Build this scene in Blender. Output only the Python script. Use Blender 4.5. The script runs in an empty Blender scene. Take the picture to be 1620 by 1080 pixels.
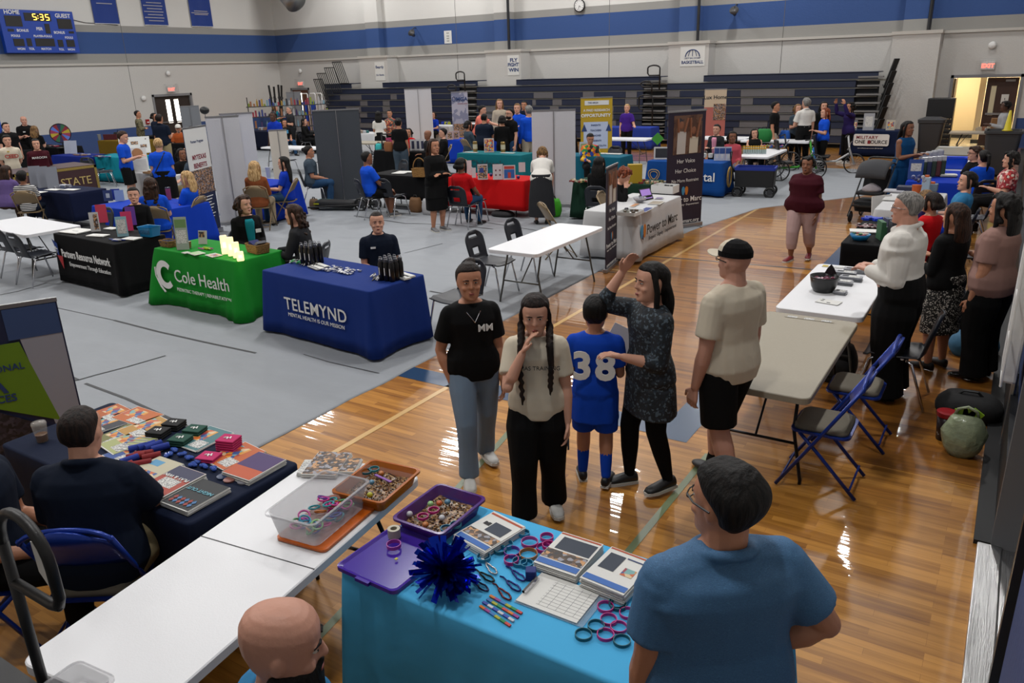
import bpy, math, random
from mathutils import Vector as V, Matrix as MX
from mathutils.noise import noise as nz
S = bpy.context.scene; COL = S.collection
PI = math.pi; rnd = random.Random(7)
# ---------------------------------------------------------------- camera, world, exposure
FPX, YAW, PIT, ROL, CH = 1231.25, .570693, .338162, -.0321362, 2.85
cf = V((-math.sin(YAW)*math.cos(PIT), math.cos(YAW)*math.cos(PIT), -math.sin(PIT)))
c0 = V((math.cos(YAW), math.sin(YAW), 0)); cu0 = c0.cross(cf)
cr = math.cos(ROL)*c0 + math.sin(ROL)*cu0; cu = -math.sin(ROL)*c0 + math.cos(ROL)*cu0
CO = V((0, 0, CH))
cd = bpy.data.cameras.new('camera'); cam = bpy.data.objects.new('camera', cd); COL.objects.link(cam)
cd.sensor_width = 36; cd.lens = FPX/1620*36; cd.clip_start = .05; cd.clip_end = 200
m3 = MX((cr, cu, -cf)).transposed(); cam.matrix_world = MX.Translation(CO) @ m3.to_4x4()
S.camera = cam
S.view_settings.view_transform = 'Standard'; S.view_settings.look = 'None'
S.view_settings.exposure = 0.22; S.view_settings.gamma = 1; S.view_settings.use_curve_mapping = False
w = bpy.data.worlds.new('world'); S.world = w; w.use_nodes = True
w.node_tree.nodes['Background'].inputs[0].default_value = (.75, .82, 1, 1)
w.node_tree.nodes['Background'].inputs[1].default_value = .03
def ray(px, py): return (px-810)/FPX*cr - (py-540)/FPX*cu + cf
def at(px, py, z=0.):          # world point seen at a pixel, on the horizontal plane z
    d = ray(px, py); return CO + d*((z-CH)/d.z)
def aX(px, py, X):
    d = ray(px, py); return CO + d*(X/d.x)
def aY(px, py, Y):
    d = ray(px, py); return CO + d*(Y/d.y)
# ---------------------------------------------------------------- materials
MC = {}
def lin(c):
    if isinstance(c, str):
        c = [int(c[i:i+2], 16)/255 for i in (0, 2, 4)]
        c = [x/12.92 if x <= .04045 else ((x+.055)/1.055)**2.4 for x in c]
    return (*c[:3], 1)
def mat(name, c, r=.6, metal=0, spec=.5, bump=0, bs=30, em=0, alpha=1, trans=0, var=0, sheen=0, stretch=None):
    if name in MC: return MC[name]
    m = bpy.data.materials.new(name); m.use_nodes = True; MC[name] = m
    t = m.node_tree; b = t.nodes['Principled BSDF']; L = t.links.new
    c = lin(c)
    b.inputs['Base Color'].default_value = c; b.inputs['Roughness'].default_value = r
    b.inputs['Metallic'].default_value = metal; b.inputs['Specular IOR Level'].default_value = spec if not name.startswith(('cloth_', 'tablecloth_')) else .15
    if sheen: b.inputs['Sheen Weight'].default_value = sheen
    if em: b.inputs['Emission Color'].default_value = c; b.inputs['Emission Strength'].default_value = em
    if alpha < 1: b.inputs['Alpha'].default_value = alpha
    if trans: b.inputs['Transmission Weight'].default_value = trans
    if bump or var:
        tc = t.nodes.new('ShaderNodeTexCoord'); n = t.nodes.new('ShaderNodeTexNoise')
        n.inputs['Scale'].default_value = bs; n.inputs['Detail'].default_value = 3
        if stretch:
            mp = t.nodes.new('ShaderNodeMapping'); mp.inputs['Scale'].default_value = stretch
            L(tc.outputs['Object'], mp.inputs[0]); L(mp.outputs[0], n.inputs['Vector'])
        else: L(tc.outputs['Object'], n.inputs['Vector'])
        if bump:
            bp = t.nodes.new('ShaderNodeBump'); bp.inputs['Strength'].default_value = bump; bp.inputs['Distance'].default_value = .02
            L(n.outputs[0], bp.inputs['Height']); L(bp.outputs[0], b.inputs['Normal'])
        if var:
            mx = t.nodes.new('ShaderNodeMix'); mx.data_type = 'RGBA'
            mx.inputs[6].default_value = tuple(x*(1-var) for x in c[:3])+(1,); mx.inputs[7].default_value = tuple(min(1, x*(1+var)) for x in c[:3])+(1,)
            L(n.outputs[0], mx.inputs[0]); L(mx.outputs[2], b.inputs['Base Color'])
    return m
def patmat(name, cols, kind='voronoi', scale=20, r=.75, stretch=(1, 1, 1), bump=0):
    """fabric or print: cells / noise / stripes / stretched fibres picked from a colour list"""
    if name in MC: return MC[name]
    m = bpy.data.materials.new(name); m.use_nodes = True; MC[name] = m
    t = m.node_tree; b = t.nodes['Principled BSDF']; L = t.links.new; b.inputs['Roughness'].default_value = r
    tc = t.nodes.new('ShaderNodeTexCoord'); mp = t.nodes.new('ShaderNodeMapping'); mp.inputs['Scale'].default_value = stretch
    L(tc.outputs['Object'], mp.inputs[0])
    if kind == 'voronoi':
        n = t.nodes.new('ShaderNodeTexVoronoi'); n.inputs['Scale'].default_value = scale; L(mp.outputs[0], n.inputs['Vector'])
        sp = t.nodes.new('ShaderNodeSeparateColor'); L(n.outputs['Color'], sp.inputs[0]); out = sp.outputs[0]
    elif kind == 'stripe':
        n = t.nodes.new('ShaderNodeTexWave'); n.bands_direction = 'Z'; n.inputs['Scale'].default_value = scale; L(mp.outputs[0], n.inputs['Vector']); out = n.outputs['Fac']
    else:
        n = t.nodes.new('ShaderNodeTexNoise'); n.inputs['Scale'].default_value = scale; n.inputs['Detail'].default_value = 4; L(mp.outputs[0], n.inputs['Vector'])
        mr = t.nodes.new('ShaderNodeMapRange'); mr.inputs[1].default_value = .3; mr.inputs[2].default_value = .7; L(n.outputs[0], mr.inputs[0]); out = mr.outputs[0]
    cr_ = t.nodes.new('ShaderNodeValToRGB'); cr_.color_ramp.interpolation = 'CONSTANT' if kind != 'fibre' else 'LINEAR'
    e = cr_.color_ramp.elements
    while len(e) < len(cols): e.new(.5)
    for i, c in enumerate(cols): e[i].position = i/len(cols); e[i].color = lin(c)
    L(out, cr_.inputs[0]); L(cr_.outputs[0], b.inputs['Base Color'])
    if bump:
        bp = t.nodes.new('ShaderNodeBump'); bp.inputs['Strength'].default_value = bump; bp.inputs['Distance'].default_value = .02
        L(out, bp.inputs['Height']); L(bp.outputs[0], b.inputs['Normal'])
    return m
def woodfloor(name, dark):
    m = bpy.data.materials.new(name); m.use_nodes = True
    t = m.node_tree; b = t.nodes['Principled BSDF']; L = t.links.new
    tc = t.nodes.new('ShaderNodeTexCoord'); br = t.nodes.new('ShaderNodeTexBrick')
    br.inputs['Scale'].default_value = 1; br.inputs['Brick Width'].default_value = .72; br.inputs['Row Height'].default_value = .057
    br.inputs['Mortar Size'].default_value = .0012; br.offset = .37; br.offset_frequency = 3; br.squash_frequency = 5; br.squash = 1.6
    br.inputs['Color1'].default_value = (0, 0, 0, 1); br.inputs['Color2'].default_value = (1, 1, 1, 1); br.inputs['Mortar'].default_value = (.15, .15, .15, 1)
    L(tc.outputs['Object'], br.inputs['Vector'])
    mp = t.nodes.new('ShaderNodeMapping'); mp.inputs['Scale'].default_value = (1.6, 42, 1); L(tc.outputs['Object'], mp.inputs[0])
    n = t.nodes.new('ShaderNodeTexNoise'); n.inputs['Scale'].default_value = 1.5; n.inputs['Detail'].default_value = 5; L(mp.outputs[0], n.inputs['Vector'])
    mp2 = t.nodes.new('ShaderNodeMapping'); mp2.inputs['Scale'].default_value = (1, 14, 1); L(tc.outputs['Object'], mp2.inputs[0])
    n2 = t.nodes.new('ShaderNodeTexNoise'); n2.inputs['Scale'].default_value = 1.7; n2.inputs['Detail'].default_value = 3; L(mp2.outputs[0], n2.inputs['Vector'])
    ad = t.nodes.new('ShaderNodeMath'); ad.operation = 'MULTIPLY_ADD'; L(br.outputs['Color'], ad.inputs[0]); ad.inputs[1].default_value = .38
    ad2 = t.nodes.new('ShaderNodeMath'); ad2.operation = 'MULTIPLY_ADD'; L(n.outputs[0], ad2.inputs[0]); ad2.inputs[1].default_value = .55; L(n2.outputs[0], ad2.inputs[2])
    sc = t.nodes.new('ShaderNodeMath'); sc.operation = 'MULTIPLY'; L(ad2.outputs[0], sc.inputs[0]); sc.inputs[1].default_value = .62
    L(sc.outputs[0], ad.inputs[2])
    cr_ = t.nodes.new('ShaderNodeValToRGB'); e = cr_.color_ramp.elements
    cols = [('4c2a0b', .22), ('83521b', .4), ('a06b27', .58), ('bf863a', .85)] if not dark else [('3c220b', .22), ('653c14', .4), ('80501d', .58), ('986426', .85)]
    e.new(.5); e.new(.6)
    for i, (c, p) in enumerate(cols): e[i].position = p; e[i].color = lin(c)
    L(ad.outputs[0], cr_.inputs[0]); L(cr_.outputs[0], b.inputs['Base Color'])
    b.inputs['Roughness'].default_value = .34; b.inputs['Specular IOR Level'].default_value = .35
    b.inputs['Coat Weight'].default_value = 1; b.inputs['Coat Roughness'].default_value = .035; b.inputs['Coat IOR'].default_value = 1.42
    mp3 = t.nodes.new('ShaderNodeMapping'); mp3.inputs['Scale'].default_value = (1.5, 17.5, 1); L(tc.outputs['Object'], mp3.inputs[0])
    n3 = t.nodes.new('ShaderNodeTexNoise'); n3.inputs['Scale'].default_value = 1; n3.inputs['Detail'].default_value = 1; L(mp3.outputs[0], n3.inputs['Vector'])
    bp = t.nodes.new('ShaderNodeBump'); bp.inputs['Strength'].default_value = .16; bp.inputs['Distance'].default_value = .01
    L(n3.outputs[0], bp.inputs['Height']); L(bp.outputs[0], b.inputs['Coat Normal'])
    return m
# ---------------------------------------------------------------- mesh builder
class M:
    def __init__(s): s.v = []; s.f = []; s.mi = []; s.k = 0; s.T = None
    def add(s, vs, fs):
        n = len(s.v)
        if s.T is not None: vs = [s.T @ V(p) for p in vs]
        s.v += [tuple(p) for p in vs]; s.f += [tuple(i+n for i in f) for f in fs]; s.mi += [s.k]*len(fs); return s
    def box(s, c, d, R=None):
        x, y, z = [a/2 for a in d]; c = V(c)
        vs = [V((i*x, j*y, k*z)) for k in (-1, 1) for j in (-1, 1) for i in (-1, 1)]
        if R is not None: vs = [R @ p for p in vs]
        return s.add([p+c for p in vs], [(0, 2, 3, 1), (4, 5, 7, 6), (0, 1, 5, 4), (2, 6, 7, 3), (0, 4, 6, 2), (1, 3, 7, 5)])
    def b2(s, x0, x1, y0, y1, z0, z1): return s.box(((x0+x1)/2, (y0+y1)/2, (z0+z1)/2), (x1-x0, y1-y0, z1-z0))
    def rings(s, R, cap=True):
        n = len(R[0]); vs = [p for r in R for p in r]; fs = []
        for i in range(len(R)-1):
            for j in range(n):
                a = i*n+j; b = i*n+(j+1) % n; fs.append((a, b, b+n, a+n))
        if cap: fs.append(tuple(range(n-1, -1, -1))); fs.append(tuple(range((len(R)-1)*n, len(R)*n)))
        return s.add(vs, fs)
    def tube(s, pts, rad, n=10, closed=False, ball=False):
        P = [V(p) for p in pts]; N = len(P); R = rad if isinstance(rad, (list, tuple)) else [rad]*N
        T = []
        for i in range(N):
            a = P[(i-1) % N] if (closed or i > 0) else P[i]; b = P[(i+1) % N] if (closed or i < N-1) else P[i]
            d = b-a; T.append(d.normalized() if d.length > 1e-9 else V((0, 0, 1)))
        u = T[0].orthogonal().normalized(); out = []
        for i in range(N):
            u = u - T[i]*u.dot(T[i]); u = u.normalized() if u.length > 1e-6 else T[i].orthogonal().normalized(); w = T[i].cross(u)
            out.append([P[i]+(u*math.cos(2*PI*k/n)+w*math.sin(2*PI*k/n))*R[i] for k in range(n)])
        if closed:
            n0 = len(out[0]); vs = [p for r in out for p in r]; fs = []
            for i in range(N):
                for j in range(n0): fs.append((i*n0+j, i*n0+(j+1) % n0, ((i+1) % N)*n0+(j+1) % n0, ((i+1) % N)*n0+j))
            return s.add(vs, fs)
        s.rings(out)
        if ball:
            for p, r in zip(P, R): s.ball(p, (r, r, r), 8, 6)
        return s
    def ball(s, c, r, n=10, m=7, R=None):
        if not isinstance(r, (tuple, list)): r = (r, r, r)
        c = V(c); L = []
        vs = [V((0, 0, -r[2]))]
        for i in range(1, m):
            a = -PI/2+PI*i/m
            vs += [V((r[0]*math.cos(a)*math.cos(2*PI*k/n), r[1]*math.cos(a)*math.sin(2*PI*k/n), r[2]*math.sin(a))) for k in range(n)]
        vs.append(V((0, 0, r[2]))); fs = []
        for k in range(n): fs.append((0, 1+(k+1) % n, 1+k))
        for i in range(m-2):
            for k in range(n): a = 1+i*n+k; b = 1+i*n+(k+1) % n; fs.append((a, b, b+n, a+n))
        e = len(vs)-1; o = 1+(m-2)*n
        for k in range(n): fs.append((o+k, o+(k+1) % n, e))
        if R is not None: vs = [R @ p for p in vs]
        return s.add([p+c for p in vs], fs)
    def lathe(s, prof, n=20, c=(0, 0, 0), sx=1, sy=1):
        c = V(c); return s.rings([[c+V((r*math.cos(2*PI*k/n)*sx, r*math.sin(2*PI*k/n)*sy, z)) for k in range(n)] for r, z in prof])
    def prism(s, poly, z0, z1, f=None):   # poly in local xy, extruded along z; f maps a point
        a = [V((x, y, z0)) for x, y in poly]; b = [V((x, y, z1)) for x, y in poly]
        if f: a = [f(p) for p in a]; b = [f(p) for p in b]
        return s.rings([a, b])
    def quad(s, a, b, c, d): return s.add([a, b, c, d], [(0, 1, 2, 3)])
    def obj(s, name, ms, parent=None, loc=None, rot=0, smooth=False, bevel=0):
        me = bpy.data.meshes.new(name); me.from_pydata(s.v, [], s.f)
        for m in (ms if isinstance(ms, (list, tuple)) else [ms]): me.materials.append(m)
        if s.k or any(s.mi): me.polygons.foreach_set('material_index', s.mi)
        if smooth: me.polygons.foreach_set('use_smooth', [True]*len(me.polygons))
        me.update(); o = bpy.data.objects.new(name, me); COL.objects.link(o)
        if parent: o.parent = parent
        if loc is not None: o.location = loc
        if rot: o.rotation_euler = (0, 0, rot) if not isinstance(rot, (tuple, list)) else rot
        if bevel:
            md = o.modifiers.new('bevel', 'BEVEL'); md.width = bevel; md.segments = 2; md.limit_method = 'ANGLE'
            if smooth: me.shade_smooth() if False else None
        return o
def rrect(L, W, r, n=5, cx=0, cy=0):
    p = []
    for qx, qy, a0 in ((1, 1, 0), (-1, 1, 90), (-1, -1, 180), (1, -1, 270)):
        for i in range(n+1):
            a = math.radians(a0+90*i/n); p.append((cx+qx*(L/2-r)+r*math.cos(a), cy+qy*(W/2-r)+r*math.sin(a)))
    return p
def tag(o, label=None, cat=None, group=None, kind=None):
    if label: o['label'] = label
    if cat: o['category'] = cat
    if group: o['group'] = group
    if kind: o['kind'] = kind
    return o
def thing(name, label, cat, loc=(0, 0, 0), rot=0, group=None):
    o = bpy.data.objects.new(name, None); COL.objects.link(o); o.location = loc; o.rotation_euler = (0, 0, rot); o.empty_display_size = .1
    return tag(o, label, cat, group)
def struct(name, m, ms, parent=None, **k):
    o = m.obj(name, ms, parent, **k)
    if not parent: o['kind'] = 'structure'; o['label'] = name.replace('_', ' ')
    return o
def dup(root, loc=None, rot=None, label=None, group=None):
    def cp(o, par):
        c = o.copy(); COL.objects.link(c); c.parent = par
        for ch in list(o.children): cp(ch, c)
        return c
    c = cp(root, None)
    if loc is not None: c.location = loc
    if rot is not None: c.rotation_euler = (0, 0, rot)
    if label: c['label'] = label
    if group: c['group'] = group
    return c
TXT = {}
def text(s, size, m, parent, loc, rot=(PI/2, 0, 0), align='CENTER', bold=0, name='lettering', sx=1, ex=.001, space=1, label=None):
    k = (s, size, bold, align, sx, space, ex)
    if k not in TXT:
        cu_ = bpy.data.curves.new('t', 'FONT'); cu_.body = s; cu_.size = size; cu_.align_x = align; cu_.align_y = 'CENTER'; cu_.offset = bold*size; cu_.extrude = ex; cu_.resolution_u = 3; cu_.space_character = space
        o = bpy.data.objects.new('t', cu_); me = bpy.data.meshes.new_from_object(o); bpy.data.objects.remove(o); me.name = 'lettering'
        if sx != 1:
            for v in me.vertices: v.co.x *= sx
        TXT[k] = me
    me = TXT[k].copy(); me.materials.clear(); me.materials.append(m)
    o = bpy.data.objects.new(name, me); COL.objects.link(o); o.parent = parent; o.location = loc; o.rotation_euler = rot
    if label: o['label'] = label
    return o
# ---------------------------------------------------------------- lights: three rows of high-bay fixtures, plus a near row added to brighten the front tables
LIT = mat('lamp_diffuser', (1, .97, .92), em=9); HOUS = mat('lamp_housing', 'b8b8b6', .4, .6)
for j, ly in enumerate((9.6, 18.6, 27.0, 1.6)):
    for i, lx in enumerate((-26.5, -20.5, -14.3, -8.2, -2.1)):
        t = thing('high_bay_light', 'rectangular high bay ceiling light hanging above the gym floor', 'light', (lx, ly, 9.0), 0, 'high bay lights in rows under the ceiling')
        M().box((0, 0, .06), (.42, 1.26, .1)).obj('housing', HOUS, t); M().box((0, 0, 0), (.36, 1.2, .02)).obj('diffuser', LIT, t)
        M().tube([(0, -.5, .1), (0, -.5, 1.05)], .008, 6).tube([(0, .5, .1), (0, .5, 1.05)], .008, 6).obj('hanger', HOUS, t)
        ld = bpy.data.lights.new('lamp', 'AREA'); ld.shape = 'RECTANGLE'; ld.size = .36; ld.size_y = 1.2; ld.energy = (255, 230, 215, 180)[j]*(.6 if i == 4 and j == 2 else 1); ld.color = (1, .985, .97)
        lo = bpy.data.objects.new('lamp', ld); COL.objects.link(lo); lo.parent = t; lo.location = (0, 0, -.02)
# ---------------------------------------------------------------- room
WX, WY, RX = -32.6, 29.5, .3
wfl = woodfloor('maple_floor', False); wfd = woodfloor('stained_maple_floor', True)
m = M().b2(WX-.3, 3.2, -4, WY+6, -.1, 0); floor = struct('floor', m, wfl)
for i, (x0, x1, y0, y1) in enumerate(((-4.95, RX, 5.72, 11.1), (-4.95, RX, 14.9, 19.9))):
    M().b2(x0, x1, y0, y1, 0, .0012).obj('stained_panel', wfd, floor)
CB = mat('court_blue_paint', '24405f', .3, bump=0); CB.node_tree.nodes['Principled BSDF'].inputs['Coat Weight'].default_value = .8; CB.node_tree.nodes['Principled BSDF'].inputs['Coat Roughness'].default_value = .08
CG = mat('court_green_line', '6f7c5c', .3); CY = mat('court_tan_line', 'c9a263', .3); CDK = mat('court_dark_line', '3b4450', .3)
for mm in (CG, CY): mm.node_tree.nodes['Principled BSDF'].inputs['Coat Weight'].default_value = .7
def line(x0, y0, x1, y1, w_, mt, z=.0024):
    d = V((x1-x0, y1-y0, 0)); n = V((-d.y, d.x, 0)).normalized()*w_/2; a = V((x0, y0, z)); b = V((x1, y1, z))
    M().quad(a-n, a+n, b+n, b-n).obj('court_line', mt, floor) if n.cross(d).z > 0 else M().quad(a-n, b-n, b+n, a+n).obj('court_line', mt, floor)
line(-5.2, 5.56, -1.86, 5.56, .27, CB); line(-1.99, 5.4, -1.99, 25, .27, CB, .002)
line(-5.7, 11.05, -4.93, 11.1, .3, CB); line(-4.93, 11.2, -1.9, 11.42, .045, CDK); line(-4.8, 20.93, -2.1, 20.93, .13, CB); line(-4.8, 19.9, -.2, 19.9, .05, CDK)
line(-4.23, 3.6, -4.23, 19, .055, CY); line(-4.9, 10.2, -4.25, 10.2, .05, CY); line(-4.3, 14.95, -.3, 14.95, .04, CY)
line(-1.66, 2, -1.64, 5.3, .05, CG); line(-2.72, 2.0, -3.16, 4.7, .05, CG); line(-3.16, 4.7, -3.3, 5.4, .05, CG)
# walls
WP = mat('wall_paint_grey_white', 'b9b7b3', .85, bump=.25, bs=25, var=.03); WU = mat('wall_paint_white', 'cccbc7', .85, bump=.2, bs=25)
WG = mat('wall_paint_band_grey', '8e8d89', .85, bump=.2, bs=25); WB = mat('wall_paint_band_blue', '2c4a80', .8, bump=.2, bs=25)
WT = mat('wall_ledge_paint', 'b3afa8', .6); WBASE = mat('wall_base_blue', '2b4373', .7, bump=.2, bs=25)
BANDS = [(0, .9, 1), (.9, 3.45, 0), (3.45, 3.9, 2), (3.9, 4.73, 3), (4.73, 5.0, 2), (5.0, 10.2, 4)]
WM = [WP, WBASE, WG, WB, WU]
def wallx(m_, x, y0, y1, th, zlo=0):    # strip of wall whose face is at x (facing +x if th<0)
    for z0, z1, k in BANDS:
        if z1 <= zlo: continue
        m_.k = k; m_.b2(min(x, x+th), max(x, x+th), y0, y1, max(z0, zlo), z1)
def wally(m_, y, x0, x1, th, zlo=0):
    for z0, z1, k in BANDS:
        if z1 <= zlo: continue
        m_.k = k; m_.b2(x0, x1, y, y+th, max(z0, zlo), z1)
LD0, LD1 = 22.08, 24.0
m = M(); wallx(m, WX, -4, LD0, -.3); wallx(m, WX, LD1, WY+.3, -.3); wallx(m, WX, LD0, LD1, -.3, 2.13); m.T = None; wl = struct('wall_left', m, WM)
FD0, FD1 = -2.0, -.16; SD0, SD1 = -31.85, -30.65
m = M(); wally(m, WY, WX, SD0, .3); wally(m, WY, SD0, SD1, .3, 2.13); wally(m, WY, SD1, FD0, .3); wally(m, WY, FD0, FD1, .3, 2.13); wally(m, WY, FD1, RX+.3, .3); wf_ = struct('wall_back', m, WM)
m = M(); wallx(m, RX, 4.95, WY+.3, .3); wallx(m, RX, -4, 3.45, .3); wallx(m, RX, 3.45, 4.95, .3, 2.9)
struct('wall_right', m, WM)
struct('wall_near', M().b2(WX, 3, -4.3, -4, 0, 10.2), WP)
struct('ceiling', M().b2(WX-.3, 3.2, -4.3, WY+6, 10.05, 10.3), mat('ceiling_deck', '8b8b89', .9))
# ledges
m = M().b2(WX, WX+.07, -4, WY, 3.45, 3.53).b2(WX, RX, WY-.07, WY, 3.45, 3.53)
struct('trim_1', m, WT)
# pilasters with steel columns
CK = mat('column_black_pipe', '15161a', .5)
for i, (x0, x1, dep) in enumerate(((-26.4, -24.7, .75), (-19.3, -17.6, .75), (-11.25, -9.75, .75), (-3.8, -2.45, .75))):
    m = M(); y0 = WY-dep
    m.k = 0; m.b2(x0, x1, y0, WY, 0, 3.45); m.k = 5; m.b2(x0-.04, x1+.04, y0-.04, WY, 3.45, 3.55)
    struct('trim_%d' % (i+2), m, WM+[WT])
    m = M(); xc = x0+.62
    for z0, z1, k in BANDS[2:]: m.k = k; m.b2(xc-.42, xc+.36, WY-.34, WY, max(z0, 3.55), z1)
    struct('trim_%d' % (i+7), m, WM)
    if i: M().tube([(x0+.95, WY-.42, 3.56), (x0+.95, WY-.42, 10)], .055, 8).obj('trim_%d' % (i+12), CK)['kind'] = 'structure'
# panel joints
m = M()
for x in (-21.3, -7.4, -14.0): m.b2(x-.008, x+.008, WY-.006, WY, 0, 10)
for y in (13.0, 21.15): m.b2(WX, WX+.006, y-.008, y+.008, 0, 10)
struct('trim_20', m, mat('joint_grey', '5d5c5a', .9))
# ---------------------------------------------------------------- doors
DF = mat('door_frame_grey', '77777a', .5); DB = mat('door_dark_brown', '2a201b', .5, var=.2, bs=8); DWD = mat('door_wood_brown', '3d2417', .45, var=.35, bs=3, stretch=(8, 8, 1))
DAY = mat('daylight_glass', (1, .93, .82), em=5.5); CHR = mat('chrome', 'c9c9cc', .22, 1); STL = mat('satin_steel', '9a9a9c', .35, .9); GLS = mat('wired_glass', '8f8a7c', .15)
BLK = mat('black_plastic', '0c0c0d', .45); DKG = mat('charcoal_plastic', '2b2c2f', .5)
d = thing('door_1', 'pair of dark exit doors with bright glass strips', None, (WX-.05, 0, 0)); d['kind'] = 'structure'
fr = M().b2(-.1, .08, LD0-.06, LD0+.03, 0, 2.2).b2(-.1, .08, LD1-.03, LD1+.06, 0, 2.2).b2(-.1, .08, LD0-.06, LD1+.06, 2.1, 2.2).obj('door_frame', DF, d)
mid = (LD0+LD1)/2
for k, (a, b) in enumerate(((LD0+.04, mid-.01), (mid+.01, LD1-.04))):
    lf = M().b2(-.08, -.03, a, b, .01, 2.1).obj('door_leaf', DB, d)
    M().b2(-.029, -.02, (b-.31 if k == 0 else a+.1), (b-.1 if k == 0 else a+.31), .95, 1.95).obj('door_glass', DAY, lf)
    M().b2(-.03, .03, a+.08, b-.08, .96, 1.02).obj('push_bar', STL, lf)
d = thing('door_2', 'open double doorway to the lit corridor', None, (0, WY, 0)); d['kind'] = 'structure'
M().b2(FD0-.06, FD0+.02, -.06, .3, 0, 2.2).b2(FD1-.02, FD1+.06, -.06, .3, 0, 2.2).b2(FD0-.06, FD1+.06, -.06, .3, 2.11, 2.2).obj('door_frame', DF, d)
lf = M().box((0, 0, 1.05), (.86, .045, 2.08)).obj('door_leaf', DWD, d, (FD1-.47, .42, 0)); 
M().box((-.22, -.026, 1.4), (.14, .01, .9)).obj('door_glass', mat('lit_glass', 'd8cfae', .3), lf); M().box((0, -.06, 1.0), (.7, .05, .06)).obj('push_bar', STL, lf)
M().box((.2, -.03, 2.0), (.26, .05, .06)).obj('door_closer', STL, lf); M().box((.12, -.026, 1.45), (.2, .004, .28)).obj('notice', mat('paper_white', 'dcdcd8', .7), lf); 
text('!', .16, BLK, lf, (.12, -.031, 1.42))
lf = M().box((0, 0, 1.05), (.045, .86, 2.08)).obj('door_leaf', DWD, d, (FD0+.06, .5, 0)); M().box((.035, -.3, 1.0), (.05, .1, .2)).obj('door_handle', STL, lf)
# corridor beyond
cw = mat('corridor_block_wall', 'd9c9a4', .7); cf_ = mat('corridor_tile', 'a2977e', .2)
m = M(); m.k = 0; m.b2(-2.9, 1.2, WY+3.2, WY+3.4, 0, 2.9); m.b2(-3, -2.8, WY+.3, WY+3.4, 0, 2.9); m.b2(-1.28, -1.1, WY+1.2, WY+3.2, 0, 2.9); m.b2(1.2, 1.3, WY+.3, WY+3.4, 0, 2.9)
m.k = 1; m.b2(-3, 1.2, WY+.3, WY+3.4, 2.8, 2.9)
m.k = 2; m.b2(-2.8, 1.2, WY+3.17, WY+3.2, 0, .12); m.b2(-1.3, -1.08, WY+1.18, WY+3.2, 0, .12)
struct('wall_corridor', m, [cw, mat('corridor_ceiling', 'd0ccc0', .8), DKG])
struct('trim_21', M().b2(-2.8, 1.2, WY+.0, WY+3.2, .001, .004), cf_)
struct('trim_22', M().box((-.95, WY+1.17, 1.4), (.2, .01, .28)), mat('corridor_poster', 'd8b27a', .6))
for x in (-2.0, -.4, .6):
    t = thing('corridor_light', 'recessed corridor ceiling light beyond the open doorway', 'light', (x, WY+1.6, 2.78), 0, 'corridor ceiling lights')
    M().box((0, 0, 0), (.6, .6, .02)).obj('diffuser', LIT, t)
    ld = bpy.data.lights.new('lamp', 'AREA'); ld.size = .6; ld.energy = 55; ld.color = (1, .88, .68)
    lo = bpy.data.objects.new('lamp', ld); COL.objects.link(lo); lo.parent = t; lo.location = (0, 0, -.02)
d = thing('door_3', 'brown single door in the far left corner', None, (0, WY, 0)); d['kind'] = 'structure'
M().b2(SD0-.05, SD0+.02, -.04, .1, 0, 2.2).b2(SD1-.02, SD1+.05, -.04, .1, 0, 2.2).b2(SD0-.05, SD1+.05, -.04, .1, 2.1, 2.2).obj('door_frame', DF, d)
lf = M().b2(SD0+.02, SD1-.02, .03, .08, .01, 2.1).obj('door_leaf', mat('door_red_brown', '5a3018', .5), d)
M().b2(-31.35, -31.2, .02, .03, 1.0, 1.95).obj('door_glass', DAY, lf)
# near right doorway: threshold, jambs, black base, tiled floor beyond
struct('trim_23', M().b2(.17, .3, -4, 4.93, 0, .035).b2(.3, .42, -4, 4.93, 0, .02), mat('threshold_aluminium', 'c8c8c8', .28, 1, bump=.25, bs=6, stretch=(60, .5, 1)), bevel=.008)
struct('baseboard_right', M().b2(.15, .3, 4.95, 29, 0, .03).b2(.25, .3, 4.95, 29, 0, .45), mat('rubber_base_black', '121315', .55))
struct('trim_24', M().b2(.24, .6, 4.93, 5.0, 0, 2.9).b2(.6, .62, 3.4, 5.0, 0, 2.9), mat('jamb_grey', '6c6c6e', .45, .3))
struct('door_4', M().b2(.31, .36, 2.3, 3.55, 0, 2.88), mat('near_door_grey', '8b8580', .35, .3))
struct('trim_25', M().b2(.27, .315, 3.53, 3.6, 0, 2.9), mat('black_gasket', '101218', .4))
struct('trim_26', M().b2(.43, 3, -4, 8, .0, .012), mat('vestibule_tile', '9a9a96', .4, var=.1, bs=12))
# white display stand against the right wall
# ---------------------------------------------------------------- people
SK = {k: mat('skin_'+k, c, .5, spec=.35, bump=.08, bs=60) for k, c in dict(light='c2917a', tan='ab775c', brown='7d523c', dark='4a3024', pink='b98874').items()}
def hairm(n, a, b):
    m = patmat('hair_'+n, [a, b, a], 'fibre', 6, .62, (9, 9, 1.2), bump=.3); m.node_tree.nodes['Principled BSDF'].inputs['Specular IOR Level'].default_value = .22; return m
HR = dict(black=hairm('black', '070606', '15110f'), brown=hairm('brown', '1d110b', '3c261a'), dbrown=hairm('dark_brown', '100a08', '241712'), blonde=hairm('blonde', '8a6a42', 'c9a878'),
          auburn=hairm('auburn', '4a2214', '8a4426'), grey=hairm('grey', '5d5b59', '85827e'), sandy=hairm('sandy', '4f3a26', '86663f'))
EYW = mat('eye_white', 'b9b2aa', .3); IRS = mat('iris_dark', '1b110c', .2); LIP = mat('lips', '8a463e', .5); LIPD = mat('lips_dark', '4a2520', .5)
def wrinkle(n, c, **k): return mat('cloth_'+n, c, .85, bump=.55, bs=5, var=.12, **k)
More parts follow.
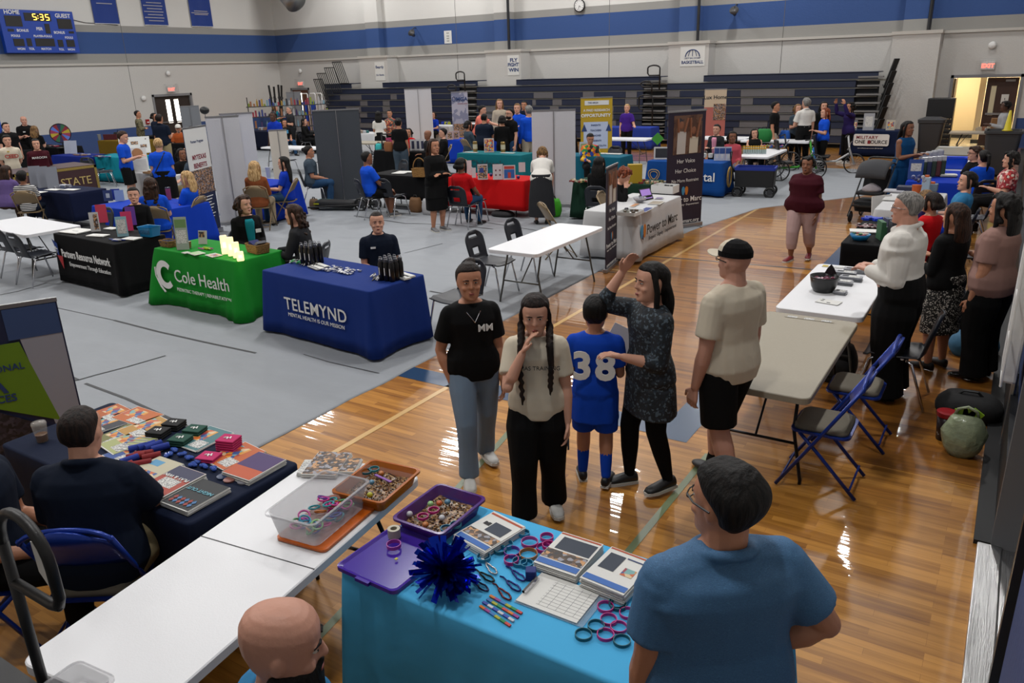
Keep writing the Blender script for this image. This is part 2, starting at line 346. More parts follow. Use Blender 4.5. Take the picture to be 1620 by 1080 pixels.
CL = {n: wrinkle(n, c) for n, c in dict(black='0b0b0c', charcoal='26272a', navy='0d1626', blue='0c45b8', royal='0b2f9a', sky='2f6f9a', teal='10707a', white='c9c6c0', cream='c3b9a6', grey='5b5d60', lgrey='8f9092',
      maroon='3a0d18', red='b00d14', blush='8a6b63', pink='c4859a', coral='b24a55', purple='3d1f7a', plum='241a4a', orange='9a4a22', rust='7a4326', khaki='8f8263', tan='8a7c66', denim='24405f', ldenim='6d7f93', stone='a69a88', brown='3a2a20', green='1c6b3a', salmon='c76a5c', lilac='5a4a7a', jersey='0f3ea8', slate='38444f', wpants='a78d8b', dress='0d3f6a').items()}
CL['floral'] = patmat('cloth_floral', ['8f1f28', 'b8342f', 'cfc3b4', '8f1f28', 'c98a86', '6d1620'], 'voronoi', 28)
CL['orangefloral'] = patmat('cloth_orange_floral', ['a8503a', '4a5a4a', 'c98a5a', '7a2f2a', '2f3a44'], 'voronoi', 22)
CL['camo'] = patmat('cloth_camo', ['4f4a33', '6b6347', '35331f', '7d7556'], 'noise', 14)
CL['speck'] = patmat('cloth_speckled', ['0c0c0d', '111112', 'b8b4ac', '0a0a0b'], 'voronoi', 110)
CL['lace'] = patmat('cloth_dark_lace', ['0f151c', '0b1016', '1a2733', '0d141b', '45525c', '101820'], 'voronoi', 75)
CL['stripes'] = patmat('cloth_stripes', ['14171f', 'c4c3c0'], 'stripe', 9.5)
CL['rainbow'] = patmat('cloth_rainbow', ['b01c1c', 'd0a010', '1c7a3a', '1c3f9a', '0c0c0c', 'c05a18'], 'voronoi', 14)
CL['heather'] = patmat('cloth_heather_blue', ['2e5377', '39638a', '345b80', '416d94'], 'noise', 120, stretch=(1, 1, 5), bump=.15)
SHOE = {n: mat('shoe_'+n, c, .5) for n, c in dict(black='0a0a0b', white='b9b7b2', red='6d0f1a', grey='5a5b5e').items()}; SHOE['patent'] = mat('shoe_patent', '060606', .08); SOLE = mat('shoe_sole_white', 'c4c0b8', .5)
def fin(m, name, mt, par, vox, it=3, fac=.5):
    o = m.obj(name, mt, par, smooth=True)
    r = o.modifiers.new('remesh', 'REMESH'); r.mode = 'VOXEL'; r.voxel_size = vox; r.use_smooth_shade = True
    s = o.modifiers.new('smooth', 'SMOOTH'); s.factor = fac; s.iterations = it
    return o
ARM = dict(down=((.16, .02, -1), (.04, .22, -1)), table=((.14, .42, -1), (-.3, 1, .02)), lap=((.12, .12, -1), (-.35, 1, -.22)), fold=((.2, .25, -1), (-1, .5, .12)),
           hip=((.7, -.2, -1), (-.8, .35, -.5)), hold=((.12, .12, -1), (-.25, 1, .3)), head=((.1, .8, .2), (-.3, -.5, 1)), face=((.2, .5, -1), (-.38, .35, 1)),
           reach=((.12, 1, -.5), (-.1, 1, -.25)), back=((.15, -.3, -1), (-.5, -.45, -.7)), swingf=((.12, .4, -1), (.0, .65, -1)), swingb=((.14, -.35, -1), (.05, .0, -1)), out=((.35, .3, -1), (.3, 1, -.1)),
           drop=((.1, .5, -1), (.0, .15, -1)), pocket=((.3, -.1, -1), (-.25, .3, -1)), kneef=((.2, .6, -1), (-.1, .9, -.6)), chin=((.15, .7, -.9), (-.45, -.05, 1)), up=((.3, .6, .2), (-.2, .3, 1)))
HSEC = [(-.5, .13, .33, .02), (-.465, .2, .38, .06), (-.4, .245, .385, .12), (-.3, .275, .375, .24), (-.18, .305, .365, .36), (-.05, .325, .355, .43), (.05, .335, .35, .46), (.13, .34, .375, .475), (.24, .335, .365, .475), (.34, .305, .32, .44), (.42, .245, .24, .355), (.47, .165, .14, .23), (.5, .05, .03, .06)]
def ering(c, rx, ryf, ryb, n=18, z=0, p=.88):
    o = []
    for k in range(n):
        a = 2*PI*k/n; ca, sa = math.cos(a), math.sin(a)
        o.append(V((c[0]+rx*math.copysign(abs(ca)**p, ca), c[1]+(ryf if sa > 0 else ryb)*math.copysign(abs(sa)**p, sa), z)))
    return o
def person(lab, hx, hy, h=1.7, face=0, skin='light', top=('tee', 'black'), bot=('pants', 'denim'), hair=('short', 'black'), shoe='black', sit=0, lean=0, hyaw=0, hpit=0, aL='down', aR='down', step=0, b=1., fem=0, q=0, seat=.45, roll=0, foot=None, tuck=0, group=None, loc=None, legdir=0, hs=1., belly=0, wrot=None, yy=None):
    if yy:
        def _top(h):
            H_ = .148*h*hs; L_ = math.radians(lean); z0 = seat+.085*h/1.7 if sit else .525*h-abs(step)*.02
            R1 = MX.Rotation(-L_, 3, 'X'); R2 = MX.Rotation(-L_*.45, 3, 'X'); R3 = R2 @ MX.Rotation(math.radians(-hpit), 3, 'X') @ MX.Rotation(math.radians(roll), 3, 'Y')
            return z0+(R1 @ V((0, -.006*h, .31*h))).z+(R2 @ V((0, .013*h, .002*h))).z+(R3 @ V((0, 0, H_))).z
        zt = aY(hx, hy, yy).z; t1, t2 = _top(1.5), _top(1.7); h = 1.5+(zt-t1)*.2/(t2-t1)
    if wrot is not None and loc is None:
        w0 = at(hx, hy, (seat+.09+.475*h) if sit else h*.98); fr = math.degrees(math.atan2(-w0.y, -w0.x)) - 90 + face; dlt = (fr-math.degrees(wrot)+180) % 360-180; hyaw += max(-55, min(55, dlt)); 
    vox = (.014, .0095, .0068)[q]; HH = .148*h*hs
    A = lambda a: ARM[a] if isinstance(a, str) else a
    # torso frame
    pz = seat+.085*h/1.7 if sit else .525*h-abs(step)*.02
    L = math.radians(lean); RL = MX.Rotation(-L, 3, 'X'); P0 = V((0, 0, pz))
    def tp(x, y, z): return P0 + RL @ V((x*h, y*h, z*h))     # torso-relative, fractions of h above the pelvis
    sw = (.087 if fem else .1)*(.8+.2*b)
    neck = tp(0, -.006, .31); hb = MX.Rotation(math.radians(hyaw), 3, 'Z')
    NL = MX.Rotation(-L*.45, 3, 'X'); HR_ = NL @ hb @ MX.Rotation(math.radians(-hpit), 3, 'X') @ MX.Rotation(math.radians(roll), 3, 'Y')
    hc = neck + NL @ V((0, .013*h, .002*h)) + HR_ @ V((0, 0, HH*.5)) + V((0, .0, 0))
    TH = MX.Translation(hc) @ HR_.to_4x4()
    topz = (TH @ V((0, 0, HH*.5))).z
    Z = topz
    # placement: the crown of the head falls where it is seen
    if loc is None:
        wp = at(hx, hy, Z); g = V((wp.x, wp.y, 0))
    else: g = V(loc)
    view = math.atan2(g.y, g.x)                      # direction away from camera
    rot = view + PI/2 + math.radians(face)           # local +Y: toward camera at face 0, image right at +90
    rot = view - PI/2 + PI + math.radians(face) + PI if False else math.atan2(-g.y, -g.x) - PI/2 + math.radians(face)
    if wrot is not None: rot = wrot
    if loc is None:
        off = MX.Rotation(rot, 3, 'Z') @ V((hc.x, hc.y, 0)); g = g - off
    root = thing('person', lab, 'person', g, rot, group)
    # ---- body
    m = M(); x_ = .008
    wst, hip, chs = (.074, .098, .088) if fem else (.082, .09, .1)
    bb = b; bz = .5+.5*b
    TS = [(-.05, hip*.8*bb, .055*bz, .065*bz), (0, hip*bb, .062*bz, .072*bz), (.05, hip*.97*bb, .064*(bz+belly), .066*bz), (.1, wst*bb, .06*(bz+belly), .056*bz), (.16, wst*1.03*bb, .062*(bz+belly*.8), .058*bz), (.22, chs*bb, .068*bz if fem else .064*bz, .062*bz), (.258, chs*.98*bz, .055*bz, .058*bz), (.28, .08*bz, .044, .05), (.296, .056*bz, .036, .041), (.31, .036*bz, .031, .034)]
    def torso(mm, infl, z0=-.05, z1=.31, hemx=1.):
        R = []
        for z, rx, f, bk in TS:
            if z < z0-.001 or z > z1+.001: continue
            k = infl/h if z < .29 else infl/h*.7; fl = 1+(hemx-1)*max(0, (.12-z)/.17)
            R.append([P0 + RL @ (p*h) for p in ering((0, 0), rx*fl+k, f*fl+k, bk*fl+k, z=z)])
        mm.rings(R)
    torso(m, -.004)
    nt = hc + HR_ @ V((0, -.06*HH, -.25*HH))
    m.tube([tp(0, -.004, .285), neck, nt], [.036*h*bz, .031*h*bz, .031*h*bz], 12)
    joints = {}
    for s, aa in ((-1, A(aL)), (1, A(aR))):
        sh = tp(s*sw, -.004, .247); u = V((aa[0][0]*s, aa[0][1], aa[0][2])).normalized(); fo = V((aa[1][0]*s, aa[1][1], aa[1][2])).normalized()
        if isinstance(aa, tuple) and len(aa) > 2: pass
        el = sh+u*.17*h; wr = el+fo*.148*h; joints[s] = (sh, el, wr, u, fo)
        k = .55+.45*b
        m.tube([tp(s*.035, -.004, .266), sh, sh.lerp(el, .35), el, el.lerp(wr, .3), wr], [.034*h*k, .034*h*k, .030*h*k, .0225*h*k, .0245*h*k, .0155*h*(k*.5+.5)], 12, ball=True)
        # hand: palm, four fingers, thumb
        pd = fo; side = pd.cross(V((0, 0, 1))); side = side.normalized() if side.length > .2 else V((0, 1, 0)); 
        if abs(pd.z) > .75: side = V((0, 1, 0)); side = (side-pd*side.dot(pd)).normalized()
        nrm = side.cross(pd).normalized()
        if abs(pd.z) > .75: nrm = V((-s, 0, 0))
        elif nrm.z > 0: nrm = -nrm
        th = side if (side.x*s < 0 or abs(pd.z) > .75) else -side      # thumb side is inward / forward
        hl = .1*h; a0 = wr+pd*.008*h; 
        for o_ in (-1, -.33, .33, 1): m.tube([a0+th*o_*.006*h, a0+pd*hl*.45+th*o_*.0175*h], [.0095*h, .0085*h], 8, ball=True)
        for i_, o_ in enumerate((-1, -.33, .33, 1)):
            fl = hl*(.42, .52, .55, .5)[i_]; r_ = .0048*h if q else .0056*h; p0 = a0+pd*hl*.47+th*o_*.0185*h
            p1 = p0+(pd+nrm*.28+th*o_*.06).normalized()*fl*.45; p2 = p1+(pd+nrm*.9).normalized()*fl*.3; p3 = p2+(pd*.6+nrm*1.1).normalized()*fl*.25
            m.tube([p0, p1, p2, p3], [r_*1.1, r_, r_*.92, r_*.8], 7, ball=True)
        t0 = a0+pd*hl*.12+th*.016*h; t1 = t0+(th*.8+pd*.7+nrm*.25).normalized()*hl*.27; t2 = t1+(th*.25+pd*1+nrm*.35).normalized()*hl*.25
        m.tube([a0, t0, t1, t2], [.009*h, .0085*h, .0068*h, .0055*h], 7, ball=True)
    # legs
    legs = {}
    hj = .052*(.6+.4*b)
    LR = MX.Rotation(math.radians(legdir), 3, 'Z')
    for s in (-1, 1):
        hp = P0+V((s*hj*h, 0, -.01*h))
        if sit:
            kn = hp+LR @ V((s*.03*h, .24*h, -.004*h)); kn.z = max(kn.z, .035+.24*h); an = kn+LR @ V((0, -.03*h if s > 0 else .02*h, 0)); an.z = .05*h; fd = LR @ V((s*.2, 1, 0)).normalized()
        else:
            st = step*s*h; kn = hp+V((s*.006*h, st*.55+.014*h, -.245*h)); an = V((s*(.052+.01)*h, st-.012*h, (.045 if st >= 0 else .06)*h)); fd = V((s*.18, 1, 0)).normalized()
            kn = (hp+an)/2+V((0, .02*h+abs(st)*.15, 0))
        legs[s] = (hp, kn, an, fd); k = .55+.45*b
        m.tube([hp, hp.lerp(kn, .3), kn, kn.lerp(an, .3), an], [.056*h*k, .052*h*k, .034*h*k, .034*h*k, .02*h], 12, ball=True)
        m.tube([an+V((0, 0, -.015*h)), an+fd*.06*h+V((0, 0, -.03*h)), an+fd*.105*h+V((0, 0, -.034*h))], [.02*h, .019*h, .014*h], 8, ball=True)
    # head
    def hp_(x, y, z): return TH @ V((x*HH, y*HH, z*HH))
    m.rings([[TH @ (p*HH) for p in ering((0, 0), w, f, bk, 20, z)] for z, w, f, bk in HSEC])
    m.tube([hp_(0, .33, .1), hp_(0, .385, .0), hp_(0, .42, -.09)], [.035*HH, .042*HH, .055*HH], 8, ball=True)
    for s in (-1, 1):
        m.ball(hp_(s*.05, .37, -.1), .035*HH, 8, 6); m.ball(hp_(s*.335, -.03, -.03), (.035*HH, .075*HH, .125*HH), 8, 7, HR_)
        m.ball(hp_(s*.13, .335, .1), (.1*HH, .045*HH, .03*HH), 8, 6, HR_); m.ball(hp_(s*.17, .26, -.13), (.1*HH, .1*HH, .08*HH), 8, 6, HR_)
    m.ball(hp_(0, .355, -.265), (.1*HH, .05*HH, .05*HH), 8, 6, HR_); m.ball(hp_(0, .34, -.43), (.1*HH, .06*HH, .06*HH), 8, 6, HR_)
    fin(m, 'body', SK[skin], root, vox, 2)
    if abs(((face+hyaw+180) % 360)-180) < 125:
        for s in (-1, 1):
            e = M(); e.ball(hp_(s*.135, .318, .035), (.052*HH, .045*HH, .023*HH), 10, 8, HR_); e.k = 1; e.ball(hp_(s*.135, .344, .034), (.026*HH, .026*HH, .023*HH), 8, 6, HR_); e.obj('eye', [EYW, IRS], root, smooth=True)
            if q or fem or h < 9: M().tube([hp_(s*.06, .378, .112), hp_(s*.14, .375, .125), hp_(s*.22, .325, .105)], [.014*HH, .016*HH, .009*HH], 6).obj('eyebrow', HR['black' if hair[1] in ('black', 'dbrown', 'brown') else 'sandy'], root)
        M().ball(hp_(0, .4, -.262), (.085*HH, .03*HH, .017*HH), 10, 6, HR_).ball(hp_(0, .397, -.292), (.07*HH, .028*HH, .02*HH), 10, 6, HR_).obj('lips', LIPD if skin in ('brown', 'dark') else LIP, root, smooth=True)
    # ---- hair
    kind = hair[0]; hm = HR[hair[1]]; parts = kind.split('+')
    if 'bald' not in parts:
        m = M(); g_ = .022 if 'buzz' in parts else .05; g_ = .085 if 'vol' in parts else g_
        R = []; shrt = not ({'long', 'mid', 'curly'} & set(parts)); G0 = g_
        for z in ((-.4, -.28, -.16,) if not shrt else (-.3, -.22, -.13,)) + ( -.05, .06, .16, .24, .31, .38, .44, .49, .52):
            zz = min(z, .47); g_ = G0*(1 if not shrt else min(1, .3+max(0, z+.3)*1.6))
            for i in range(len(HSEC)-1):
                if HSEC[i][0] <= zz <= HSEC[i+1][0]: t_ = (zz-HSEC[i][0])/(HSEC[i+1][0]-HSEC[i][0]); w, f, bk = [HSEC[i][j]*(1-t_)+HSEC[i+1][j]*t_ for j in (1, 2, 3)]; break
            if z > .47: k = 1-(z-.47)*6; w *= k; f *= k; bk *= k
            hl_ = -.12 if 'high' not in parts else -.05
            ff = f+g_ if z > .37 else (-.10 if z < .0 else -.10+(z/.37)**1.5*(f+.12)); ff = min(ff, f+g_)
            if shrt and z <= .37: ff = -.05 if z < 0 else min(f+g_, -.05+(z/.37)**.8*(f+.07))
            wb = w+g_*.8 if z > -.2 else w*.75
            # shift centre when hair only covers the back
            cy = (ff-(bk+g_))/2; ry = max(.05, (ff+bk+g_)/2)
            R.append([TH @ (p*HH) for p in ering((0, cy), wb, ry, ry, 18, z+(g_*.5 if z > .4 else 0), .85)])
        m.rings(R)
        if 'curly' in parts:
            for _ in range(70):
                a = rnd.uniform(.0, 2*PI); zz = rnd.uniform(-.38 if 'mid' in parts else -.1, .5); rr = .42*math.sqrt(max(.1, 1-(max(0, zz)/.62)**2)); y = math.sin(a)*rr*1.12-.04
                if y > .18 and zz < .3: continue
                m.ball(hp_(math.cos(a)*rr, y, zz), rnd.uniform(.07, .11)*HH, 7, 5)
        if 'long' in parts or 'mid' in parts:
            Ln = 1.75 if 'vlong' in parts else (1.15 if 'long' in parts else .45); dn = TH.to_3x3().inverted() @ V((0, 0, -1))
            R = []
            for i in range(8):
                t_ = i/7; wd = .36+.1*math.sin(t_*PI)+(.06*t_); 
                if i == 7: wd *= .6
                c_ = V((0, -.3-.16*min(1, t_*2)+.03*t_, .15))+dn*(Ln*t_); R.append([TH @ ((p+V((0, 0, 0)))*HH) for p in ering((c_.x, c_.y), wd, .17*(1-.3*t_), .16*(1-.35*t_), 14, c_.z, 1)])
            m.rings(R)
            for s in (-1, 1):
                m.tube([hp_(s*.28, .08, .36), hp_(s*.37, .05, .12), hp_(s*.4, .0, -.2)] + [TH @ ((V((s*.38, .0, -.2))+dn*t_)*HH) for t_ in ((.3, Ln*.75) if 'back' not in parts else (.1,))], .085*HH, 8, ball=True)
        if 'wavy' in parts:
            for _ in range(40):
                t_ = rnd.random(); m.ball(hp_(rnd.uniform(-.42, .42), -.38-rnd.uniform(0, .2), .0-1.3*t_), .09*HH, 6, 5)
        if 'bun' in parts: m.ball(hp_(0, -.5, .22), .17*HH, 9, 7)
        if 'topbun' in parts: m.ball(hp_(-.1, -.32, .5), (.17*HH, .15*HH, .12*HH), 9, 7)
        if 'pony' in parts: m.tube([hp_(0, -.45, .25), hp_(0, -.68, .15), hp_(0, -.75, -.3), hp_(0, -.62, -.9)], [.08*HH, .13*HH, .13*HH, .04*HH], 9, ball=True)
        if 'braids' in parts:
            for s in (-1, 1):
                pts = [hp_(s*.36, .0, -.05)]; base = tp(s*.055, .082, .27); 
                path = [hp_(s*.37, .03, -.3), base, tp(s*.06, .088, .2), tp(s*.055, .09, .1 if s < 0 else .06)]
                n_ = 26
                for i in range(n_):
                    t_ = i/(n_-1)*3; j = min(2, int(t_)); p = path[j].lerp(path[j+1], t_-j); r_ = (.019-.006*i/n_)*h*.75
                    m.ball(p+V((((-1)**i)*.006*h*.6, 0, 0)), (r_, r_, r_*1.2), 8, 6)
                m.tube([path[3], path[3]+V((0, 0, -.03*h))], [.008*h, .004*h], 6)
                m.tube([hp_(s*.28, .1, .36), hp_(s*.37, .08, .05), hp_(s*.37, .03, -.3)], .06*HH, 8, ball=True)
        if 'beard' in parts: pass
        fin(m, 'hair', hm, root, max(vox, .009)*(1 if q else 1.1), 2)
    if 'beard' in parts or 'longbeard' in parts or 'goatee' in parts:
        m = M(); ln = .22 if 'longbeard' in parts else .0
        if 'goatee' in parts: m.ball(hp_(0, .37, -.4), (.13*HH, .07*HH, .1*HH)); m.tube([hp_(-.12, .38, -.3), hp_(0, .41, -.2), hp_(.12, .38, -.3)], .03*HH, 6)
        else:
            for a in range(-6, 7):
                an_ = a/6*1.25; m.ball(hp_(math.sin(an_)*.29, .06+math.cos(an_)*.29, -.36-ln*.3*math.cos(an_)), (.1*HH, .1*HH, (.13+ln*.5*math.cos(an_))*HH), 8, 6)
            m.tube([hp_(-.14, .36, -.26), hp_(0, .41, -.18), hp_(.14, .36, -.26)], .03*HH, 6, ball=True)
            if ln:
                for a in range(-7, 8):
                    an_ = a/7*1.75; m.ball(hp_(math.sin(an_)*.31, math.cos(an_)*.33-.0, -.27), (.075*HH, .09*HH, .12*HH), 8, 6)
                m.ball(hp_(0, .33, -.56), (.17*HH, .14*HH, .2*HH))
        fin(m, 'beard', hm if 'bald' not in parts else HR['black'], root, .009, 1)
    # ---- top
    tk, tc = top; tm = CL[tc]; tps = tk.split('+'); cm = .012 if q < 2 else .010
    if 'none' not in tps:
        m = M(); long_ = 'long' in tps; dress = 'dress' in tps
        torso(m, cm+.004 if not tuck else cm, -.05 if not tuck else .03, .295 if 'low' not in tps else .27, 1.08 if not tuck else 1.)
        if not sit and ('tunic' in tps or dress):
            zz = -.16 if 'tunic' in tps else (-.44 if 'maxi' in tps else -.25); R = []
            for i in range(6):
                t_ = i/5; z = -.03+(zz+.03)*t_; fl = 1+.22*t_ if dress else 1+.08*t_
                R.append([P0+V((p.x*h*(1+.04*math.sin(8*math.atan2(p.y, p.x)+t_)), p.y*h*(1+.04*math.sin(7*math.atan2(p.y, p.x))), p.z*h)) for p in ering((0, 0), (hip*bb+.012)*fl, (.066*bz+.008)*fl, (.074*bz+.008)*fl, 26, z)])
            m.rings(R)
        for s in (-1, 1):
            sh, el, wr, u, fo = joints[s]; k = (.55+.45*b)
            if 'tank' in tps: m.tube([tp(s*.05, -.004, .29), tp(s*.06, 0, .24)], [.014*h, .03*h], 8, ball=True); continue
            ts = tp(s*.03, -.006, .264)
            if long_ or '34' in tps:
                e2 = el.lerp(wr, .97 if long_ else .45)
                m.tube([ts, sh, sh.lerp(el, .5), el, el.lerp(e2, .4), e2], [.040*h*k, .040*h*k, .037*h*k, .032*h*k, .031*h*k, .0235*h*k], 12, ball=True)
            else:
                f_ = .72 if 'cap' not in tps else .35; e2 = sh.lerp(el, f_)
                m.tube([ts, sh, sh.lerp(e2, .6)], [.041*h*k, .039*h*k, .0385*h*k], 12, ball=True); m.tube([sh, e2], [.04*h*k, .041*h*k], 14)
        if 'polo' in tps or 'shirt' in tps:
            R = []
            for i in range(14):
                a = 2*PI*i/14; rx, ry = .04*h*bz, .041*h*bz; R.append(tp(0, 0, 0)); R[-1] = P0+RL @ V((math.cos(a)*rx, math.sin(a)*ry-.004*h, (.299-.014*math.sin(a))*h))
            m.tube(R, .012*h, 8, closed=True)
        if 'hood' in tps: m.tube([tp(-.05, -.02, .3), tp(0, -.055, .29), tp(.05, -.02, .3)], .022*h, 8, ball=True)
        fin(m, 'dress' if dress else ('jacket' if 'jacket' in tps else 'shirt'), tm, root, max(vox, .008)*1.0, 9, .6)
        if 'inner' in tps:   # open front: a panel of the inner shirt down the chest
            m = M(); R = []
            for z, w_ in ((.275, .03), (.25, .04), (.2, .038), (.12, .032), (.04, .028)):
                f = [t for t in TS if t[0] <= z+.001][-1][2]; R.append([tp(x*w_, f+.019-abs(x)*.006, z) for x in (-1, -.5, 0, .5, 1)])
            vs = [p for r in R for p in r]; fs = [(i*5+j, i*5+j+1, i*5+j+6, i*5+j+5) for i in range(4) for j in range(4)]; m.add(vs, [f[::-1] for f in fs]); ip = m.obj('undershirt', CL[[t for t in tps if t in CL][0]], root, smooth=True)
            sd = ip.modifiers.new('thick', 'SOLIDIFY'); sd.thickness = .008; sd.offset = 1
    # ---- bottom
    bk_, bc = bot; bm_ = CL[bc]; kk = .55+.45*b; bp_ = bk_.split('+'); m = M()
    if 'none' not in bp_:
        R = [[P0 + (RL if z > 0 else MX.Identity(3)) @ (p*h) for p in ering((0, 0), rx*bb+.006, f*bz+.006, k*bz+.006, z=z)] for z, rx, f, k in ((-.055, hip*.85, .058, .066), (0, hip, .062, .072), (.05, hip*.97, .064, .066), (.085, wst*1.04, .06, .06))]
        m.rings(R)
        for s in (-1, 1):
            hp, kn, an, fd = legs[s]
            if 'skirt' in bp_ and not sit: continue
            if 'shorts' in bp_ or 'skirt' in bp_:
                e = hp.lerp(kn, .93); m.tube([hp, hp.lerp(kn, .35), e], [.064*h*kk, .062*h*kk, (.058 if 'shorts' in bp_ else .05)*h*kk], 14); m.ball(hp, .062*h*kk)
            else:
                wd = 1.25 if 'wide' in bp_ else (.84 if 'slim' in bp_ else 1); e = an+V((0, 0, -.012*h if 'crop' not in bp_ else .07*h)); wa = .032 if 'slim' not in bp_ else .023
                if 'flare' in bp_ or 'wide' in bp_: wa = .044
                m.tube([hp, hp.lerp(kn, .35), kn, kn.lerp(an, .45), e], [.061*h*kk, .058*h*kk*wd, .045*h*kk*wd, .040*h*kk*wd, wa*h*kk*wd], 14, ball=False); m.ball(hp, .06*h*kk); m.ball(kn, .044*h*kk*wd)
        if 'skirt' in bp_ and not sit:
            zz = -.43 if 'longskirt' in bp_ else -.29; R = []
            for i in range(7):
                t_ = i/6; z = .06+(zz-.06)*t_; fl = (.9+.12*min(1, t_*2.2)) + (.25*t_ if 'longskirt' in bp_ else -.02*t_)
                R.append([P0+V((p.x*h*(1+.03*t_*math.sin(9*math.atan2(p.y, p.x))), p.y*h, p.z*h)) for p in ering((0, step*.2*t_), (hip*bb+.01)*fl, (.066*bz+.01)*fl, (.08*bz+.01)*fl, 26, z)])
            m.rings(R)
        fin(m, 'skirt' if 'skirt' in bp_ else ('shorts' if 'shorts' in bp_ else 'trousers'), bm_, root, max(vox, .009), 8, .6)
    # ---- socks / shoes
    for s in (-1, 1):
        hp, kn, an, fd = legs[s]; m = M(); z0 = an.z-.045*h; sd_ = V((fd.y, -fd.x, 0))
        if 'socks' in bp_: fin(M().tube([an, an.lerp(kn, .35), an.lerp(kn, .78)], [.024*h, .031*h, .034*h], 12), 'sock', bm_, root, .01, 2)
        if 'ankle' in bp_: fin(M().tube([an+V((0, 0, -.02*h)), an.lerp(kn, .3)], [.025*h, .028*h], 12), 'sock', CL['black'], root, .01, 2)
        def sp(x, y, z): return an+sd_*x*h+fd*y*h+V((0, 0, z*h-.045*h))
        R = []
        for y, w_, z_ in ((-.036, .012, .035), (-.028, .021, .05), (0, .024, .052), (.035, .025, .043), (.07, .028, .032), (.1, .025, .026), (.118, .014, .018)):
            R.append([sp(math.cos(a)*w_, y, (.004+z_*(.5+.5*math.sin(a)))) for a in [2*PI*k/12 for k in range(12)]])
        so = m.rings([r[::-1] for r in R]).obj('shoe', SHOE[shoe if shoe != 'vans' else 'black'], root, smooth=True)
        if shoe in ('white', 'vans', 'red', 'grey'):
            M().prism([(V(sp(x, y, 0)).x, V(sp(x, y, 0)).y) for x, y in ((-.02, -.036), (.02, -.036), (.027, .03), (.03, .075), (.02, .115), (0, .125), (-.02, .115), (-.03, .075), (-.027, .03))], z0+.001, z0+.014*h).obj('sole', SOLE, so)
    root['hh'] = HH
    info = dict(root=root, TH=TH, HH=HH, tp=tp, j=joints, h=h, legs=legs, HR=HR_, hp=hp_)
    return info
def cap(P, mt, bm, front=None):
    m = M(); TH, HH = P['TH'], P['HH']
    m.k = 0
    R = [[TH @ (p*HH) for p in ering((0, 0), w, f, b_, 24, z, .95)] for z, w, f, b_ in ((.14, .375, .43, .52), (.28, .375, .43, .52), (.4, .33, .38, .46), (.5, .25, .27, .34), (.56, .12, .14, .17), (.575, .02, .02, .02))]
    n = 24; vs = [p for r in R for p in r]
    for i in range(5):
        for j in range(n):
            y = math.sin(2*PI*(j+.5)/n); m.k = 1 if (front and y > .35 and i > 0) else 0; k0 = len(m.v); 
            m.add([R[i][j], R[i][(j+1) % n], R[i+1][(j+1) % n], R[i+1][j]], [(0, 1, 2, 3)])
    o = m.obj('cap', [mt, front or mt], P['root'], smooth=True)
    m = M(); poly = [(.34*math.cos(a), .3+.52*math.sin(a)) for a in [PI*i/12 for i in range(13)]]
    a_ = [TH @ V((x*HH, y*HH, (.15-.06*(abs(x)/.34)**2)*HH)) for x, y in poly]; b_ = [p+TH.to_3x3() @ V((0, 0, .03*HH)) for p in a_]; m.rings([a_, b_]).obj('brim', bm, o)
    return o
def glasses(P, mt=None):
    m = M(); hp = P['hp']; HH = P['HH']
    for s in (-1, 1):
        m.tube([hp(s*.145+.095*math.cos(a), .41-.02*abs(math.cos(a)), .03+.065*math.sin(a)) for a in [2*PI*i/14 for i in range(14)]], .010*HH, 5, closed=True)
        m.tube([hp(s*.24, .39, .05), hp(s*.36, .2, .05), hp(s*.37, -.05, .02)], .014*HH, 5)
    m.tube([hp(-.05, .415, .04), hp(.05, .415, .04)], .01*HH, 5); return m.obj('glasses', mt or BLK, P['root'])
def patch(P, x, z, w_, h_, mt, name='badge', back=False, col2=None):
    """small flat emblem lying on the chest (or the back)"""
    tp = P['tp']; y = 1 if not back else -1
    o = M().box((0, 0, 0), (w_, .006, h_)).obj(name, mt, P['root']); h = P['h']
    o.location = tp(x, y*.083, z); return o
